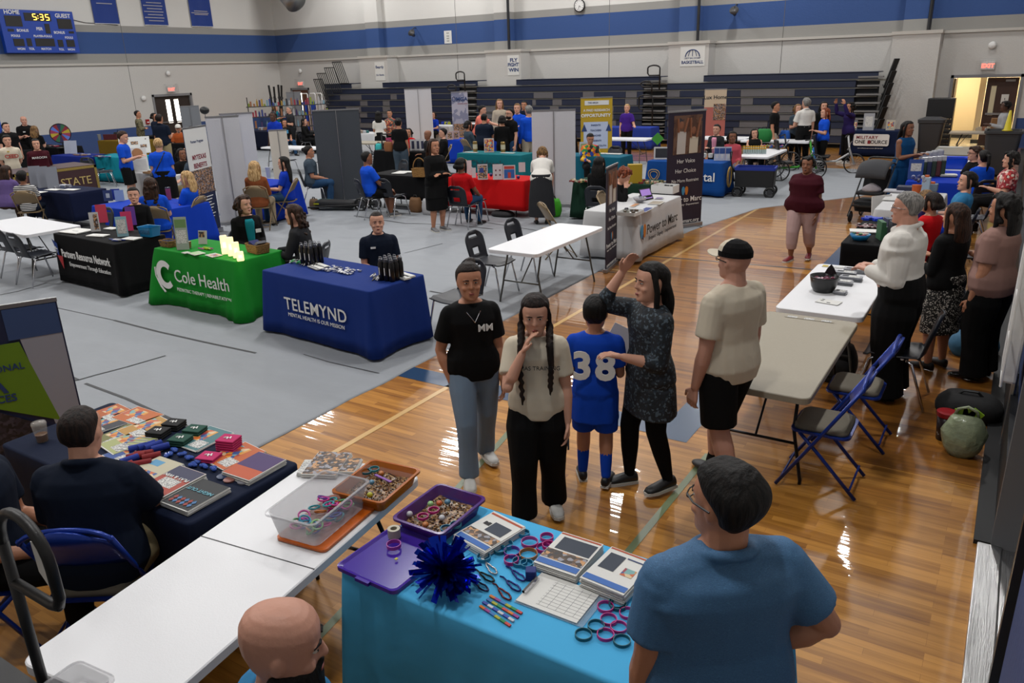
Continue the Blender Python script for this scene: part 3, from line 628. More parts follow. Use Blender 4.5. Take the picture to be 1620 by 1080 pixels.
# ---------------------------------------------------------------- furniture and props
PW = mat('table_plastic_white', 'dadbde', .38, bump=.05, bs=150); PG = mat('table_plastic_beige', '8f8776', .5, var=.06, bs=60); LEG = mat('table_leg_grey', '55544f', .4, .6)
LEGB = mat('table_leg_black', '17171a', .4, .5); NVP = mat('navy_plastic_shell', '11151f', .42); BRM = mat('brown_painted_steel', '7d6a4e', .4, .3); BLM = mat('blue_painted_steel', '0d2f86', .3, .3); CUSH = mat('grey_cushion', '5f5a52', .8)
PAP = mat('paper', 'cfcfcb', .7); INK = mat('ink_black', '0b0b0d', .6); WHT = mat('print_white', 'c9c9c7', .6)
def col(c, r=.6, **k): return mat('colour_'+c, c, r, **k)
def table(lab, cx, cy, L=1.83, W=.76, rot=0, mt=None, lm=None, z=.74, fold=False, group=None, one=None):
    t = thing('folding_table', lab, 'table', (cx, cy, 0), rot, group)
    m = M(); P_ = rrect(L, W, .06); Q = rrect(L-.012, W-.012, .056); m.rings([[V((x, y, z-.045)) for x, y in P_], [V((x, y, z-.005)) for x, y in P_], [V((x, y, z)) for x, y in Q]])
    if fold: m.k = 1; m.box((0, 0, z), (.006, W-.004, .003))
    m.obj('tabletop', [mt or PW, DKG], t)
    lm = lm or LEG
    for s in (-1, 1):
        f = M(); x = s*(L/2-.22)
        for y in (-1, 1): f.tube([(x-s*.1, y*W*.33, z-.05), (x, y*W*.34, z*.55), (x, y*W*.38, .25), (x+s*.015, y*W*.44, .03), (x+s*.015, y*W*.44, .0)], .0125, 7)
        f.tube([(x, -W*.36, .3), (x, W*.36, .3)], .011, 6); f.tube([(x-s*.1, -W*.33, z-.05), (x-s*.1, W*.33, z-.05)], .011, 6); f.obj('leg_frame', lm, t, smooth=True)
        M().tube([(x, 0, .3), (s*.28, 0, z-.06)], .009, 6).obj('brace', lm, t)
    return t
def cloth(lab, cx, cy, L=1.85, W=.78, rot=0, mt=None, zb=.03, z=.75, amp=.03, flare=.05, seed=1, group=None, name='tablecloth', n=14, tight=False):
    r_ = random.Random(seed); P_ = rrect(L, W, .035, 3); pts = []
    for i in range(len(P_)):     # resample the outline
        a = V(P_[i]+(0,)); b = V(P_[(i+1) % len(P_)]+(0,)); k = max(1, int((b-a).length/.03)); pts += [a.lerp(b, j/k) for j in range(k)]
    N = len(pts); ph = [r_.uniform(0, 6) for _ in range(6)]; m = M(); R = []; per = 0
    for i in range(N): pass
    lv = [0, .012, .03, .15, .3, .45, .6, .8, 1]
    acc = []; s = 0
    for i in range(N): acc.append(s); s += (pts[(i+1) % N]-pts[i]).length
    for k, t_ in enumerate(lv):
        ring = []
        for i, p in enumerate(pts):
            nrm = (pts[(i+1) % N]-pts[i-1]); nrm = V((nrm.y, -nrm.x, 0)).normalized(); cx_ = max(0, 1-min(abs(abs(p.x)-L/2)+abs(abs(p.y)-W/2), .3)/.3)
            u = acc[i]; wv = math.sin(u*9+ph[0])+.6*math.sin(u*17+ph[1])+.4*math.sin(u*31+ph[2])
            if tight: off = -.02*t_ + .004*wv*t_
            else: off = amp*.5*(wv+1.2)*t_**.8*(.45+.8*cx_) + flare*t_*(.3+1.3*cx_**2)
            zz = z-(z-zb)*t_ if k > 1 else (z if k == 0 else z-.003)
            q = p+nrm*(off if k > 1 else (-.02 if k == 0 else -.004))
            if k == 2: q = p.copy(); zz = z-.014
            ring.append(V((q.x, q.y, zz)))
        R.append(ring)
    m.rings(R[::-1]); o = m.obj(name, mt, None, (cx, cy, 0), rot, smooth=True); tag(o, lab, 'tablecloth', group)
    md = o.modifiers.new('edge', 'EDGE_SPLIT') if False else None
    return o
def chair(kind, lab, x, y, rot, group=None):
    """rot: heading of the sitter (local +Y)"""
    if kind in CHP: return dup(CHP[kind], (x, y, 0), rot, lab, group)
    t = thing(*{'shell': ('shell_chair', lab, 'chair'), 'brown': ('folding_chair', lab, 'chair'), 'blue': ('folding_chair', lab, 'chair')}[kind], (x, y, 0), rot, group); CHP[kind] = t
    if kind == 'shell':
        f = lambda u, v: None; m = M(); R = []; n = 15
        def sh(s_, u):   # s_: 0 front edge .. 1 top of back ; u -1..1
            if s_ < .48: y = .22-.42*(s_/.48); z = .445-.012*math.sin(s_/.48*PI)-(.02 if s_ < .06 else 0); w_ = .215
            elif s_ < .6: a = (s_-.48)/.12*PI/2; y = -.2-.05*math.sin(a); z = .445+.05*(1-math.cos(a)); w_ = .2
            else: q = (s_-.6)/.4; y = -.25-.09*q; z = .495+.33*q; w_ = .195+.01*math.sin(q*PI)
            if s_ > .86: w_ *= math.sqrt(max(.05, 1-((s_-.86)/.155)**2))
            return V((u*w_, y+.028*u*u*(1 if s_ > .5 else 0), z+.02*u*u*(1 if s_ < .5 else 0)))
        NU, NS = 12, 30; vs = []; fs = []; keep = []
        for i in range(NS+1):
            for j in range(NU+1): vs.append(sh(i/NS, -1+2*j/NU))
        for i in range(NS):
            for j in range(NU):
                s_ = (i+.5)/NS; u = -1+2*(j+.5)/NU
                if (.89 < s_ < .94 and abs(u) < .42) or (.64 < s_ < .72 and abs(u) < .34): continue
                a = i*(NU+1)+j; fs.append((a, a+1, a+NU+2, a+NU+1))
        m.add(vs, fs); o = m.obj('seat_shell', NVP, t, smooth=True); sd = o.modifiers.new('thick', 'SOLIDIFY'); sd.thickness = .012; sd.offset = 0
        for s in (-1, 1):
            M().tube([(s*.17, .1, .43), (s*.2, .17, .4), (s*.23, .25, .015)], .0115, 8).obj('leg', CHR, t, smooth=True)
            M().tube([(s*.17, -.1, .43), (s*.2, -.16, .4), (s*.23, -.3, .015)], .0115, 8).obj('leg', CHR, t, smooth=True)
            M().tube([(s*.17, .12, .428), (s*.17, -.12, .428)], .011, 8).obj('side_rail', CHR, t)
        M().tube([(-.19, .13, .425), (.19, .13, .425)], .01, 8).tube([(-.19, -.12, .42), (.19, -.12, .42)], .01, 8).obj('crossbar', CHR, t)
    else:
        fm = BRM if kind == 'brown' else BLM; r_ = .011 if kind == 'brown' else .013
        s_ = M(); P_ = rrect(.4, .39, .06); s_.rings([[V((x, y, .43)) for x, y in P_], [V((x, y, .445)) for x, y in P_]]); s_.obj('seat', fm, t)
        if kind == 'blue': M().rings([[V((x*.9, y*.9, .445)) for x, y in P_], [V((x*.9, y*.9, .47)) for x, y in P_], [V((x*.8, y*.8, .485)) for x, y in P_]]).obj('seat_cushion', mat('grey_fabric_pad', '6a6458', .85), t, smooth=True)
        for s in (-1, 1):
            M().tube([(s*.215, .25, .012), (s*.215, -.02, .45), (s*.215, -.24, .82)], r_, 8).obj('leg', fm, t, smooth=True)
            M().tube([(s*.19, -.27, .012), (s*.19, .0, .3), (s*.19, .13, .43)], r_, 8).obj('leg', fm, t, smooth=True)
        M().tube([(-.215, .22, .07), (.215, .22, .07)], .008, 6).obj('crossbar', fm, t); M().tube([(-.19, -.23, .08), (.19, -.23, .08)], .008, 6).obj('crossbar', fm, t)
        m = M(); R = []; NU = 12; vs = []; fs = []
        for i in range(7):
            for j in range(NU+1):
                u = -1+2*j/NU; q = i/6; z = .60+.23*q; w_ = .215*(1 if q < .6 else math.sqrt(max(.1, 1-((q-.6)/.5)**2))); z2 = z+(.05*(1-u*u) if i == 6 else 0)
                vs.append(V((u*w_, -.1-(z-.58)*.6-.035*(1-u*u), z2)))
        fs = [(i*(NU+1)+j, i*(NU+1)+j+1, (i+1)*(NU+1)+j+1, (i+1)*(NU+1)+j) for i in range(6) for j in range(NU)]
        o = m.add(vs, fs).obj('backrest', fm, t, smooth=True); sd = o.modifiers.new('thick', 'SOLIDIFY'); sd.thickness = .012
        arc = [(s*.215*math.cos(a), -.24-.0*math.sin(a), .80+.07*math.sin(a)) for s in (1,) for a in [PI*i/10 for i in range(11)]]; M().tube(arc, r_, 8).obj('top_rail', fm, t, smooth=True)
    return t
CHP = {}
def banner(lab, x, y, rot, w_=.85, h_=2.0, mt=None, back=None, name='retractable_banner', basemt=None, stuff=None):
    """rot: the printed side looks along local -Y"""
    t = thing(name, lab, 'banner', (x, y, 0), rot)
    M().box((0, 0, .045), (w_+.03, .09, .08)).obj('base', basemt or STL, t, bevel=.012)
    for s in (-1, 1): M().box((s*w_*.36, 0, .008), (.03, .34, .012)).obj('foot', STL, t)
    M().tube([(0, .04, .08), (0, .04, h_)], .009, 8).obj('pole', STL, t)
    M().box((0, 0, h_), (w_+.01, .03, .03)).obj('top_rail', STL, t)
    m = M(); m.k = 0; m.quad((-w_/2, -.004, .08), (w_/2, -.004, .08), (w_/2, -.004, h_), (-w_/2, -.004, h_)); m.k = 1
    m.quad((-w_/2, .004, .08), (-w_/2, .004, h_), (w_/2, .004, h_), (w_/2, .004, .08)); m.k = 0
    m.quad((-w_/2, -.004, .08), (-w_/2, -.004, h_), (-w_/2, .004, h_), (-w_/2, .004, .08)).quad((w_/2, -.004, .08), (w_/2, .004, .08), (w_/2, .004, h_), (w_/2, -.004, h_))
    t['panel'] = 1; p = m.obj('banner_panel', [mt, back or mt], t); return t, p
def paperstack(lab, x, y, z, rot=0, w_=.216, l_=.28, n=6, prints=(), group=None, name='paper_stack', cat='papers', jit=.004, base=None, th=.0035, sheet=None):
    t = thing(name, lab, cat, (x, y, z), rot, group); r_ = random.Random(int(x*100+y*10)); m = M()
    for i in range(n):
        m.box((r_.uniform(-jit, jit), r_.uniform(-jit, jit), .0005+th*(i+.5)), (w_, l_, th*.8), MX.Rotation(r_.uniform(-.02, .02) if i < n-1 else 0, 3, 'Z'))
    m.obj('pages', base or PAP, t)
    cols = []; m = M(); zt = th*n+.001
    for k, (cx, cy, ww, hh, c) in enumerate(prints):
        if c not in cols: cols.append(c)
        m.k = cols.index(c); m.box((cx*w_, cy*l_, zt+.0003*k), (ww*w_, hh*l_, .0006))
    if prints: m.obj('cover_print', [MC[c] if c in MC else col(c) for c in cols], t)
    return t
def easel_sign(lab, x, y, z, rot, w_=.22, h_=.28, c='cfcfcb', prints=(), tilt=.2, name='tabletop_sign', cat='sign', group=None):
    t = thing(name, lab, cat, (x, y, z), rot, group); R_ = MX.Rotation(-tilt, 3, 'X'); up = R_ @ V((0, 0, 1))
    M().box(up*h_/2, (w_, .006, h_), R_).obj('sheet', col(c), t)
    M().box(V((0, h_*(.6*math.tan(tilt)+.1), h_*.3)), (w_*.4, .004, h_*.6), MX.Rotation(.26, 3, 'X')).obj('easel_back', DKG, t)
    if prints:
        cols = []; m = M()
        for k, (cx, cy, ww, hh, cc) in enumerate(prints):
            if cc not in cols: cols.append(cc)
            m.k = cols.index(cc); m.box(up*(h_/2)+R_ @ V((cx*w_, -.004-.0006*k, cy*h_)), (ww*w_, .001, hh*h_), R_)
        m.obj('print', [MC[c_] if c_ in MC else col(c_) for c_ in cols], t)
    return t
def on(px, py, z=.75): p = at(px, py, z); return p.x, p.y
PHOTO = patmat('print_photo', ['3a2c22', '7a5a42', 'b98a5a', '2a2a30', '8a8a92', '55402f'], 'voronoi', 55, .5)
PHOTO2 = patmat('print_collage', ['b8541e', '2d4a86', 'c98a2a', '8a2a3a', '6a9a9a', 'c9b08a'], 'voronoi', 30, .5)
TEXTM = patmat('print_text_lines', ['c9c9c5', '6a6a6c', 'c9c9c5'], 'voronoi', 120, .6, (1, 4, 4))
QR = patmat('print_pixel_grid', ['0d0d0f', 'c9c9c7'], 'voronoi', 40, .6)
# ---------------------------------------------------------------- things on the walls
SBB = mat('scoreboard_blue', '0a3a9a', .4); AMB = mat('led_amber', (1, .55, .06), em=5); SBK = mat('led_panel_black', '120f0e', .5)
WTX = mat('lettering_white', 'd4d4d2', .5)
t = thing('scoreboard', 'blue electronic scoreboard high on the left wall showing 5:35', 'scoreboard', (WX+.2, 17.6, 3.93), PI/2)   # local x runs along +Y, local -y faces the gym
M().box((0, .0, .76), (2.8, .2, 1.52)).obj('case', SBB, t, bevel=.01)
def sbp(x0, x1, z0, z1, n='display_panel'): return M().b2(x0, x1, -.115, -.1, z0, z1).obj(n, SBK, t)
for a in ((-1.22, -.62, .93, 1.3), (.72, 1.28, .88, 1.24), (-.5, .5, 1.14, 1.42), (-1.2, -.98, .75, .84), (1.1, 1.3, .72, .8), (.2, .38, .7, 1.05), (-1.08, -.7, .24, .5), (-.6, -.42, .24, .52), (-.28, .45, .24, .52), (.58, .78, .22, .48), (.92, 1.24, .22, .48)): sbp(*a)
tr = (PI/2, 0, 0)
for s, x, z, sz in (('HOME', -.92, 1.42, .2), ('GUEST', .98, 1.35, .2), ('BONUS', -.66, .79, .13), ('PER', -.02, .86, .15), ('BONUS', .72, .74, .13), ('FOULS', -.96, .6, .11), ('PLAYER-FOULS', .05, .6, .105), ('FOULS', 1.06, .56, .11), ('WON', -.86, .14, .11), ('TOL', -.47, .14, .11), ('MATCH', .08, .14, .11), ('TOL', .67, .12, .11), ('WON', 1.06, .12, .11)):
    text(s, sz, WTX, t, (x, -.103, z), tr, bold=.025, ex=.001)
SEG = {'5': 'afgcd', '3': 'abgcd'}
for ch, x in (('5', -.12), ('3', .14), ('5', .36)):
    m = M()
    for s_, (cx, cz, w_, h_) in dict(a=(0, .1, .1, .02), g=(0, 0, .1, .02), d=(0, -.1, .1, .02), f=(-.06, .05, .02, .09), b=(.06, .05, .02, .09), c=(.06, -.05, .02, .09), e=(-.06, -.05, .02, .09)).items():
        if s_ in SEG[ch]: m.box((cx, 0, cz), (w_, .01, h_))
    m.obj('digit', AMB, t, (x, -.12, 1.28))
M().box((0, 0, .04), (.02, .01, .02)).box((0, 0, -.04), (.02, .01, .02)).obj('colon', AMB, t, (.01, -.12, 1.28))
BN = mat('banner_royal_blue', '12337e', .7, bump=.1, bs=4)
for i, (y0, y1, rows) in enumerate(((20.0, 21.1, 1), (22.25, 23.42, 7), (24.62, 25.78, 3))):
    t = thing('championship_banner', ('dark blue wall banner right of the scoreboard, single line of print', 'middle dark blue wall banner with seven lines of print', 'dark blue wall banner nearest the gym corner')[i], 'banner', (WX+.06, (y0+y1)/2, 5.06), PI/2, 'blue banners on the left wall')
    w_ = y1-y0; m = M(); N = 12
    for j in range(N):
        a, b = -w_/2+w_*j/N, -w_/2+w_*(j+1)/N; m.quad((a, -.01*math.sin(j), 0), (b, -.01*math.sin(j+1), 0), (b, -.01*math.sin(j+1), 1.9), (a, -.01*math.sin(j), 1.9))
    m.obj('cloth_panel', BN, t); M().box((0, 0, 0), (w_, .03, .02)).obj('hem_rod', WTX, t)
    m = M()
    for k in range(rows):
        zz = .75-.12*k-(.0 if rows > 1 else .0) if rows > 1 else .62
        if rows == 3: zz = (.5, .42, .36)[k]
        m.box(((-.06 if k % 2 else .0), -.02, zz+.15), (w_*(.62 if k % 2 == 0 else .8), .006, .035))
    m.obj('printed_lines', mat('print_greyish', '9a98a4', .6), t)
def sheet(lab, x0, z0, x1, z1, y=WY-.755, c=None, name='wall_poster', cat='poster'):
    t = thing(name, lab, cat, ((x0+x1)/2, y, z0)); M().b2(-(x1-x0)/2, (x1-x0)/2, -.006, 0, 0, z1-z0).obj('sheet', c or PAP, t); return t
NV = mat('print_navy', '1c3566', .6)
t = sheet('white paper poster with two lines of dark blue script on the leftmost pilaster', -25.45, 2.47, -24.87, 3.27)
text('Beardy', .17, NV, t, (0, -.008, .58), tr, bold=.02); text('Go Hawks', .11, NV, t, (0, -.008, .24), tr, bold=.02)
t = sheet('white poster reading fly fight win on the second pilaster', -18.23, 2.55, -17.68, 3.32)
for s, z in (('FLY', .58), ('FIGHT', .4), ('WIN', .2)): text(s, .19, NV, t, (.02 if s != 'FIGHT' else 0, -.008, z), tr, bold=.04, sx=1.0 if s == 'FIGHT' else 1.2)
t = sheet('white basketball poster on the third pilaster', -10.8, 2.7, -9.88, 3.38)
text('BASKETBALL', .145, NV, t, (0, -.008, .13), tr, bold=.03); text('LADY BIG SWAMP', .075, NV, t, (0, -.008, .27), tr, bold=.01)
m = M()
for k, R in enumerate((.27, .255)): m.tube([(R*math.cos(a), 0, R*math.sin(a)*.9) for a in [PI*i/16 for i in range(17)]], .012, 5)
for x in (-.11, .0, .11): m.tube([(x*.8, 0, .22), (x*1.15, 0, .12), (x*1.4, 0, .02)], .011, 5)
m.obj('ball_emblem', NV, t, (0, -.01, .32))
t = sheet('small white notice on the blue band of the back wall', -21.95, 3.93, -21.55, 4.45, WY-.01)
for z in (.42, .3, .2, .1): text('III III', .07, INK, t, (0, -.008, z), tr, bold=.02)
t = thing('wall_clock', 'round white wall clock with black rim on the back wall', 'clock', (-15.25, WY-.05, 5.05))
M().lathe([(.0, 0), (.23, 0), (.24, .05), (.21, .06)], 28).obj('rim', BLK, t).rotation_euler = (PI/2, 0, 0)
M().lathe([(0, .061), (.2, .063)], 28).obj('face', WTX, t).rotation_euler = (PI/2, 0, 0)
for i in range(12): a = i*PI/6; M().box((.165*math.sin(a), -.066, .165*math.cos(a)), (.018, .004, .03)).obj('hour_mark', INK, t)
for a, l_, n in ((2.3, .1, 'hour_hand'), (3.4, .15, 'minute_hand')): M().tube([(0, -.07, 0), (l_*math.sin(a), -.07, l_*math.cos(a))], .006, 5).obj(n, INK, t)
for x, y, z, dx, lab in ((-23.5, WY-.35, 4.45, -.2, 'grey horn loudspeaker on the blue band, left half of the back wall'), (-9.05, WY-.35, 4.5, -.1, 'dark horn loudspeaker on the blue band, right half of the back wall')):
    t = thing('horn_speaker', lab, 'loudspeaker', (x, y, z)); o = M().lathe([(.16, 0), (.15, .02), (.09, .12), (.06, .26), (.0, .27)], 18).obj('horn', mat('horn_grey', '4a4a4c', .4, .4), t, smooth=True); o.rotation_euler = (-2.1, .3, 0)
    M().tube([(0, .05, .1), (0, .2, .2), (0, .34, .2)], .02, 8).obj('bracket', DKG, t)
EXR = mat('exit_sign_red', (1, .12, .08), em=2.6); CAGE = mat('wire_cage', 'a9a9a9', .4, .7)
def exitsign(lab, loc, rot):
    t = thing('exit_sign', lab, 'exit sign', loc, rot); M().box((0, 0, 0), (.36, .07, .24)).obj('case', WTX, t)
    text('EXIT', .17, EXR, t, (0, -.037, -.02), tr, bold=.03)
    m = M()
    for i in range(9): m.tube([(-.3+.075*i, -.12, -.2), (-.3+.075*i, -.12, .2)], .004, 4)
    for i in range(7): m.tube([(-.3, -.12, -.2+.066*i), (.3, -.12, -.2+.066*i)], .004, 4)
    for sx_ in (-.3, .3):
        for sz in (-.2, .2): m.tube([(sx_, -.12, sz), (sx_, .03, sz)], .005, 4)
    m.obj('wire_guard', CAGE, t)
exitsign('lit red exit sign in a wire cage above the open corridor doorway', (-1.1, WY-.05, 2.47), 0)
exitsign('lit red exit sign above the pair of dark exit doors', (WX+.05, 23.0, 2.4), PI/2)
exitsign('lit red exit sign above the brown door in the far corner', (-31.1, WY-.05, 2.42), 0)
for n, (p, lab) in enumerate(((aX(227, 155.5, WX+.05), 'round white alarm strobe left of the dark exit doors'), (aX(266, 116, WX+.05), 'round white sensor above the exit doors'), (aY(1570, 71.5, WY-.04), 'round white sensor above the corridor doorway'), (aY(475, 112.5, WY-.04), 'round white sensor above the far corner door'))):
    t = thing('wall_sensor', lab, 'sensor', p, PI/2 if n < 2 else 0); o = M().lathe([(.11, 0), (.11, .03), (.07, .06), (0, .065)], 18).obj('dome', WTX, t, smooth=True); o.rotation_euler = (PI/2, 0, 0)
t = thing('fire_alarm_box', 'small red fire alarm box on the left wall beside the exit doors', 'alarm box', aX(233.5, 192.5, WX+.04), PI/2); M().box((0, 0, 0), (.16, .07, .2)).obj('box', mat('alarm_red', '8f1016', .4), t); M().box((0, -.04, -.02), (.1, .01, .04)).obj('pull_bar', WTX, t)
# round spiral duct in the far left top corner
t = thing('air_duct', 'round galvanised air duct outlet in the top left corner', 'air duct', aY(468, 4, WY-1.2)); 
o = M().lathe([(.52, 0), (.52, 1.9), (.5, 1.9), (.5, 0)], 26).obj('duct_pipe', mat('galvanised', 'a9adb0', .35, .7, bump=.3, bs=3, stretch=(1, 1, 14)), t, smooth=True); o.rotation_euler = (-.1, -.85, 0)
# scoreboard cable
tag(M().tube([(WX+.03, 19.0, 5.2), (WX+.03, 19.6, 5.08), (WX+.03, 20.3, 5.06), (WX+.03, 21.0, 5.02)], .012, 5).obj('cable', DKG), 'thin dark cable drooping from the scoreboard to a wall outlet', 'cable')
# ---------------------------------------------------------------- bleachers along the back wall
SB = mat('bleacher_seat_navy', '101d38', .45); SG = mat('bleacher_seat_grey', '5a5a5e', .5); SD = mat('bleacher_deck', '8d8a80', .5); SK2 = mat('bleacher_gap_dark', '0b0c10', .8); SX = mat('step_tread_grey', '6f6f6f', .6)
B = thing('bleachers', 'long folded navy and grey bench bleachers along the back wall', 'bleachers', (0, 0, 0))
ROWS = [2.37, 2.12, 1.86, 1.59, 1.33, 1.075, .84, .61, .38]
BX0, BX1 = -28.2, -4.0
gx = lambda px, i: aY(px, 120+12*i, 28.2-.02*i).x
GREY = {2: [(537, 571), (617, 627), (844, 875), (922, 940), (990, 1008), (1056, 1076), (1114, 1134), (1172, 1258)], 3: [(569, 581), (605, 616), (842, 848), (874, 889), (989, 1008), (1094, 1112), (1172, 1192)], 4: [(547, 571), (605, 617), (757, 790), (870, 884), (955, 971), (1056, 1094), (1172, 1255)],
        5: [(569, 581), (605, 616), (757, 800), (955, 971), (1232, 1255)], 6: [(547, 571), (740, 790), (955, 975), (1056, 1094), (1170, 1215)], 7: [(569, 590), (1000, 1012), (1160, 1200), (1232, 1350)], 8: [(760, 800), (1060, 1100)]}
AISL = [(gx(727, 2), gx(754, 2)), (gx(1018, 2), gx(1055, 2)), (gx(1353, 2), gx(1398, 2))]
PIL = [(-26.5, -24.6), (-19.4, -17.5), (-11.3, -9.7)]
for i, z in enumerate(ROWS):
    yf = 28.2-.02*i; cuts = [BX0, BX1]
    segs = []
    for a, b in GREY.get(i, []): segs.append((gx(a, i), gx(b, i)))
    holes = [h for h in AISL] if i > 0 else [AISL[0], AISL[1], (0, 0)]
    if i == 0: holes = PIL
    if i == 1: holes = [(AISL[0][0], AISL[0][1]), AISL[1], AISL[2]]
    pts = sorted(set([BX0, BX1]+[v for s_ in segs+holes for v in s_ if BX0 < v < BX1]))
    m = M()
    for a, b in zip(pts, pts[1:]):
        c = (a+b)/2
        if any(h0 < c < h1 for h0, h1 in holes) or b-a < .02: continue
        m.k = 1 if any(s0 < c < s1 for s0, s1 in segs) else 0
        m.b2(a, b-.012, yf, yf+.04, z-.2, z); m.b2(a, b-.012, yf, yf+(.26 if i else .95), z-.02, z+.012)
    m.obj('bench_row', [SB, SG], B)
    M().b2(BX0, BX1, yf+.05, yf+.34, z-.245, z-.215).obj('deck_board', SD, B)
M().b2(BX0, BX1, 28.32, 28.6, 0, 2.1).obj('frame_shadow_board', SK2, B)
for a0, a1 in AISL:
    m = M()
    for i in range(0, 8): z = ROWS[i+1]+.13; m.b2(a0+.05, a1-.05, 28.1-.02*i, 28.3, z-.05, z)
    m.obj('aisle_step', SX, B)
    m = M(); m.k = 0; m.b2(a0+.05, a1-.05, 28.3, 28.8, 2.1, 2.15); m.obj('aisle_landing', SD, B)
# end rails
def slat(x0, x1, z0, z1, y, tip, t):
    m = M(); n = 6
    for k in range(n): a = k/(n-1); m.tube([(x0+(x1-x0)*a, y, z0), (x0+(x1-x0)*a+tip, y-.12, z1)], .018, 6)
    m.tube([(x0, y, z0), (x1, y, z0)], .02, 6); m.tube([(x0+tip, y-.12, z1), (x1+tip, y-.12, z1)], .02, 6); m.obj('rail_panel', BLK, t)
t = thing('bleacher_end_rail', 'stepped black slatted rails at the left end of the bleachers', 'railing', (0, 0, 0))
for (xa, xb, ya, yb) in ((538, 552, 132, 98), (526, 541, 146, 107), (514, 528, 152, 116), (509, 522, 163, 125)):
    a = aY(xa, ya, 28.0); b = aY(xb, ya, 28.0); c = aY(xa-(4 if xa > 510 else 0), yb, 28.0); slat(a.x, b.x, a.z, c.z, 28.0, -.25, t)
for k, z in enumerate((1.0, .5)): slat(-28.6, -28.2, z-.5, z+.35, 27.7, -.1, t)
t = thing('bleacher_end_rail', 'black slatted rail panels leaning at the right end of the bleachers', 'railing', (0, 0, 0))
for k in range(6):
    z0 = .1+.36*k; m = M(); x = -3.98+.03*k; y = 27.85+.1*k
    for j in range(6): m.tube([(x+.02*j, y+.03*j, z0), (x+.02*j+.22, y+.03*j+.02, z0+.85)], .03, 6)
    m.tube([(x, y, z0), (x+.1, y+.15, z0)], .03, 6); m.obj('rail_panel', BLK, t)
def ploop(lab, x, z0, z1, w_, y=27.95, lh=.28, side=-1, r_=.028, group=None):
    t = thing('handrail', lab, 'handrail', (x, y, z0)); H = z1-z0; a = w_/2
    pts = [(0, 0, 0), (0, 0, H-.1)] + [(side*(a-a*math.cos(b)), 0, H-.1+.1*math.sin(b)) for b in [PI*i/8 for i in range(1, 8)]] + [(side*w_, 0, H-.1), (side*w_, 0, H-lh+.08), (side*(w_-.06), 0, H-lh), (side*.02, 0, H-lh)]
    M().tube(pts, r_, 8).obj('loop_rail', BLK, t, smooth=True); M().lathe([(.05, 0), (.05, .02), (0, .02)], 10).obj('foot_plate', BLK, t); return t
for i, (px, pt, pb, wpx, n) in enumerate(((736, 113, 147, 15, 'upper'), (722, 134, 156, 14, 'lower'), (1043, 103, 143, 18, 'upper'), (1031, 128, 150, 17, 'middle'), (1031, 150, 215, 20, 'lower'))):
    a = aY(px, pb, 27.9); b = aY(px, pt, 27.9); c = aY(px-wpx, pt, 27.9)
    ploop('%s black looped handrail on the %s bleacher aisle' % (n, 'left' if i < 2 else 'middle'), a.x, a.z, b.z, a.x-c.x, 27.9, min(.5, (b.z-a.z)*.4))
# ---------------------------------------------------------------- grey floor cover
TARP = mat('floor_cover_grey', '868a8f', .62, bump=.5, bs=1.1, spec=.3, var=.07, stretch=(2.2, 5, 1)); SEAM = mat('floor_cover_seam', '3a3b3e', .7)
def xe(y):   # right hand edge of the cover
    P_ = [(3.2, -4.83), (10.8, -4.88), (13.5, -4.66), (16, -4.22), (18.35, -2.6), (20.5, -2.75), (22.8, -3.05)]
    for (a, b), (c, d) in zip(P_, P_[1:]):
        if a <= y <= c: return b+(d-b)*(y-a)/(c-a)
    return -3.05
NX, NY = 60, 90; vs = []; Y0, Y1, XL = 3.25, 22.8, -32
for j in range(NY+1):
    y = Y0+(Y1-Y0)*(j/NY)
    for i in range(NX+1):
        t_ = (i/NX); x = XL+(xe(y)-XL)*(1-(1-t_)**1.6); z = .006+.005*max(0, nz(V((x*.9, y*2.2, 0))))+(.003 if i < NX else -.003); 
        if abs(y-6.25) < .22 and i >= NX-1 and False: z += .04
        vs.append((x+.03*nz(V((0, y*2, 3))), y, z))
m = M(); m.add(vs, [(j*(NX+1)+i, j*(NX+1)+i+1, (j+1)*(NX+1)+i+1, (j+1)*(NX+1)+i) for j in range(NY) for i in range(NX)]); fc = m.obj('floor_cover', TARP, None, smooth=True)
sd = fc.modifiers.new('thick', 'SOLIDIFY'); sd.thickness = .006
tag(fc, 'large light grey protective cover laid over the gym floor under most booths', 'floor cover')
def seam(pts, w_=.025):
    P_ = [at(px, py, .014) for px, py in pts]; m = M()
    for a, b in zip(P_, P_[1:]):
        n = (b-a).cross(V((0, 0, 1))).normalized()*w_/2; m.quad(a-n, b-n, b+n, a+n)
    m.obj('seam', SEAM, fc)
for s_, w_ in (([(43, 573), (90, 586), (122, 601)], .05), ([(122, 601), (150, 593), (200, 580), (262, 562)], .02), ([(135, 606), (200, 630), (270, 662), (330, 690)], .03), ([(0, 466), (30, 460), (74, 447)], .02), ([(180, 506), (250, 524), (330, 542), (405, 558)], .03), ([(560, 341), (640, 353), (715, 355), (780, 362)], .03), ([(640, 400), (700, 385)], .015), ([(680, 460), (722, 468)], .035), ([(760, 350), (860, 366)], .02), ([(480, 560), (520, 572), (600, 590)], .012), ([(60, 480), (180, 506)], .012), ([(1040, 300), (1200, 292)], .02), ([(700, 330), (640, 326), (520, 318)], .015)): seam(s_, w_)
tag(M().prism([(0, -.25), (.02, .2), (-.14, .05), (-.2, -.1)], 0, .05).obj('cover_fold', mat('cover_underside_black', '15151a', .7), None, (-4.8, 6.6, .012)), 'black folded corner lifted at the edge of the grey cover', 'fold')
# ---------------------------------------------------------------- tables and cloths
CLM = lambda n, c, **k: mat('tablecloth_'+n, c, .8, bump=.35, bs=4, **k)
TR0 = (PI/2, 0, 0)
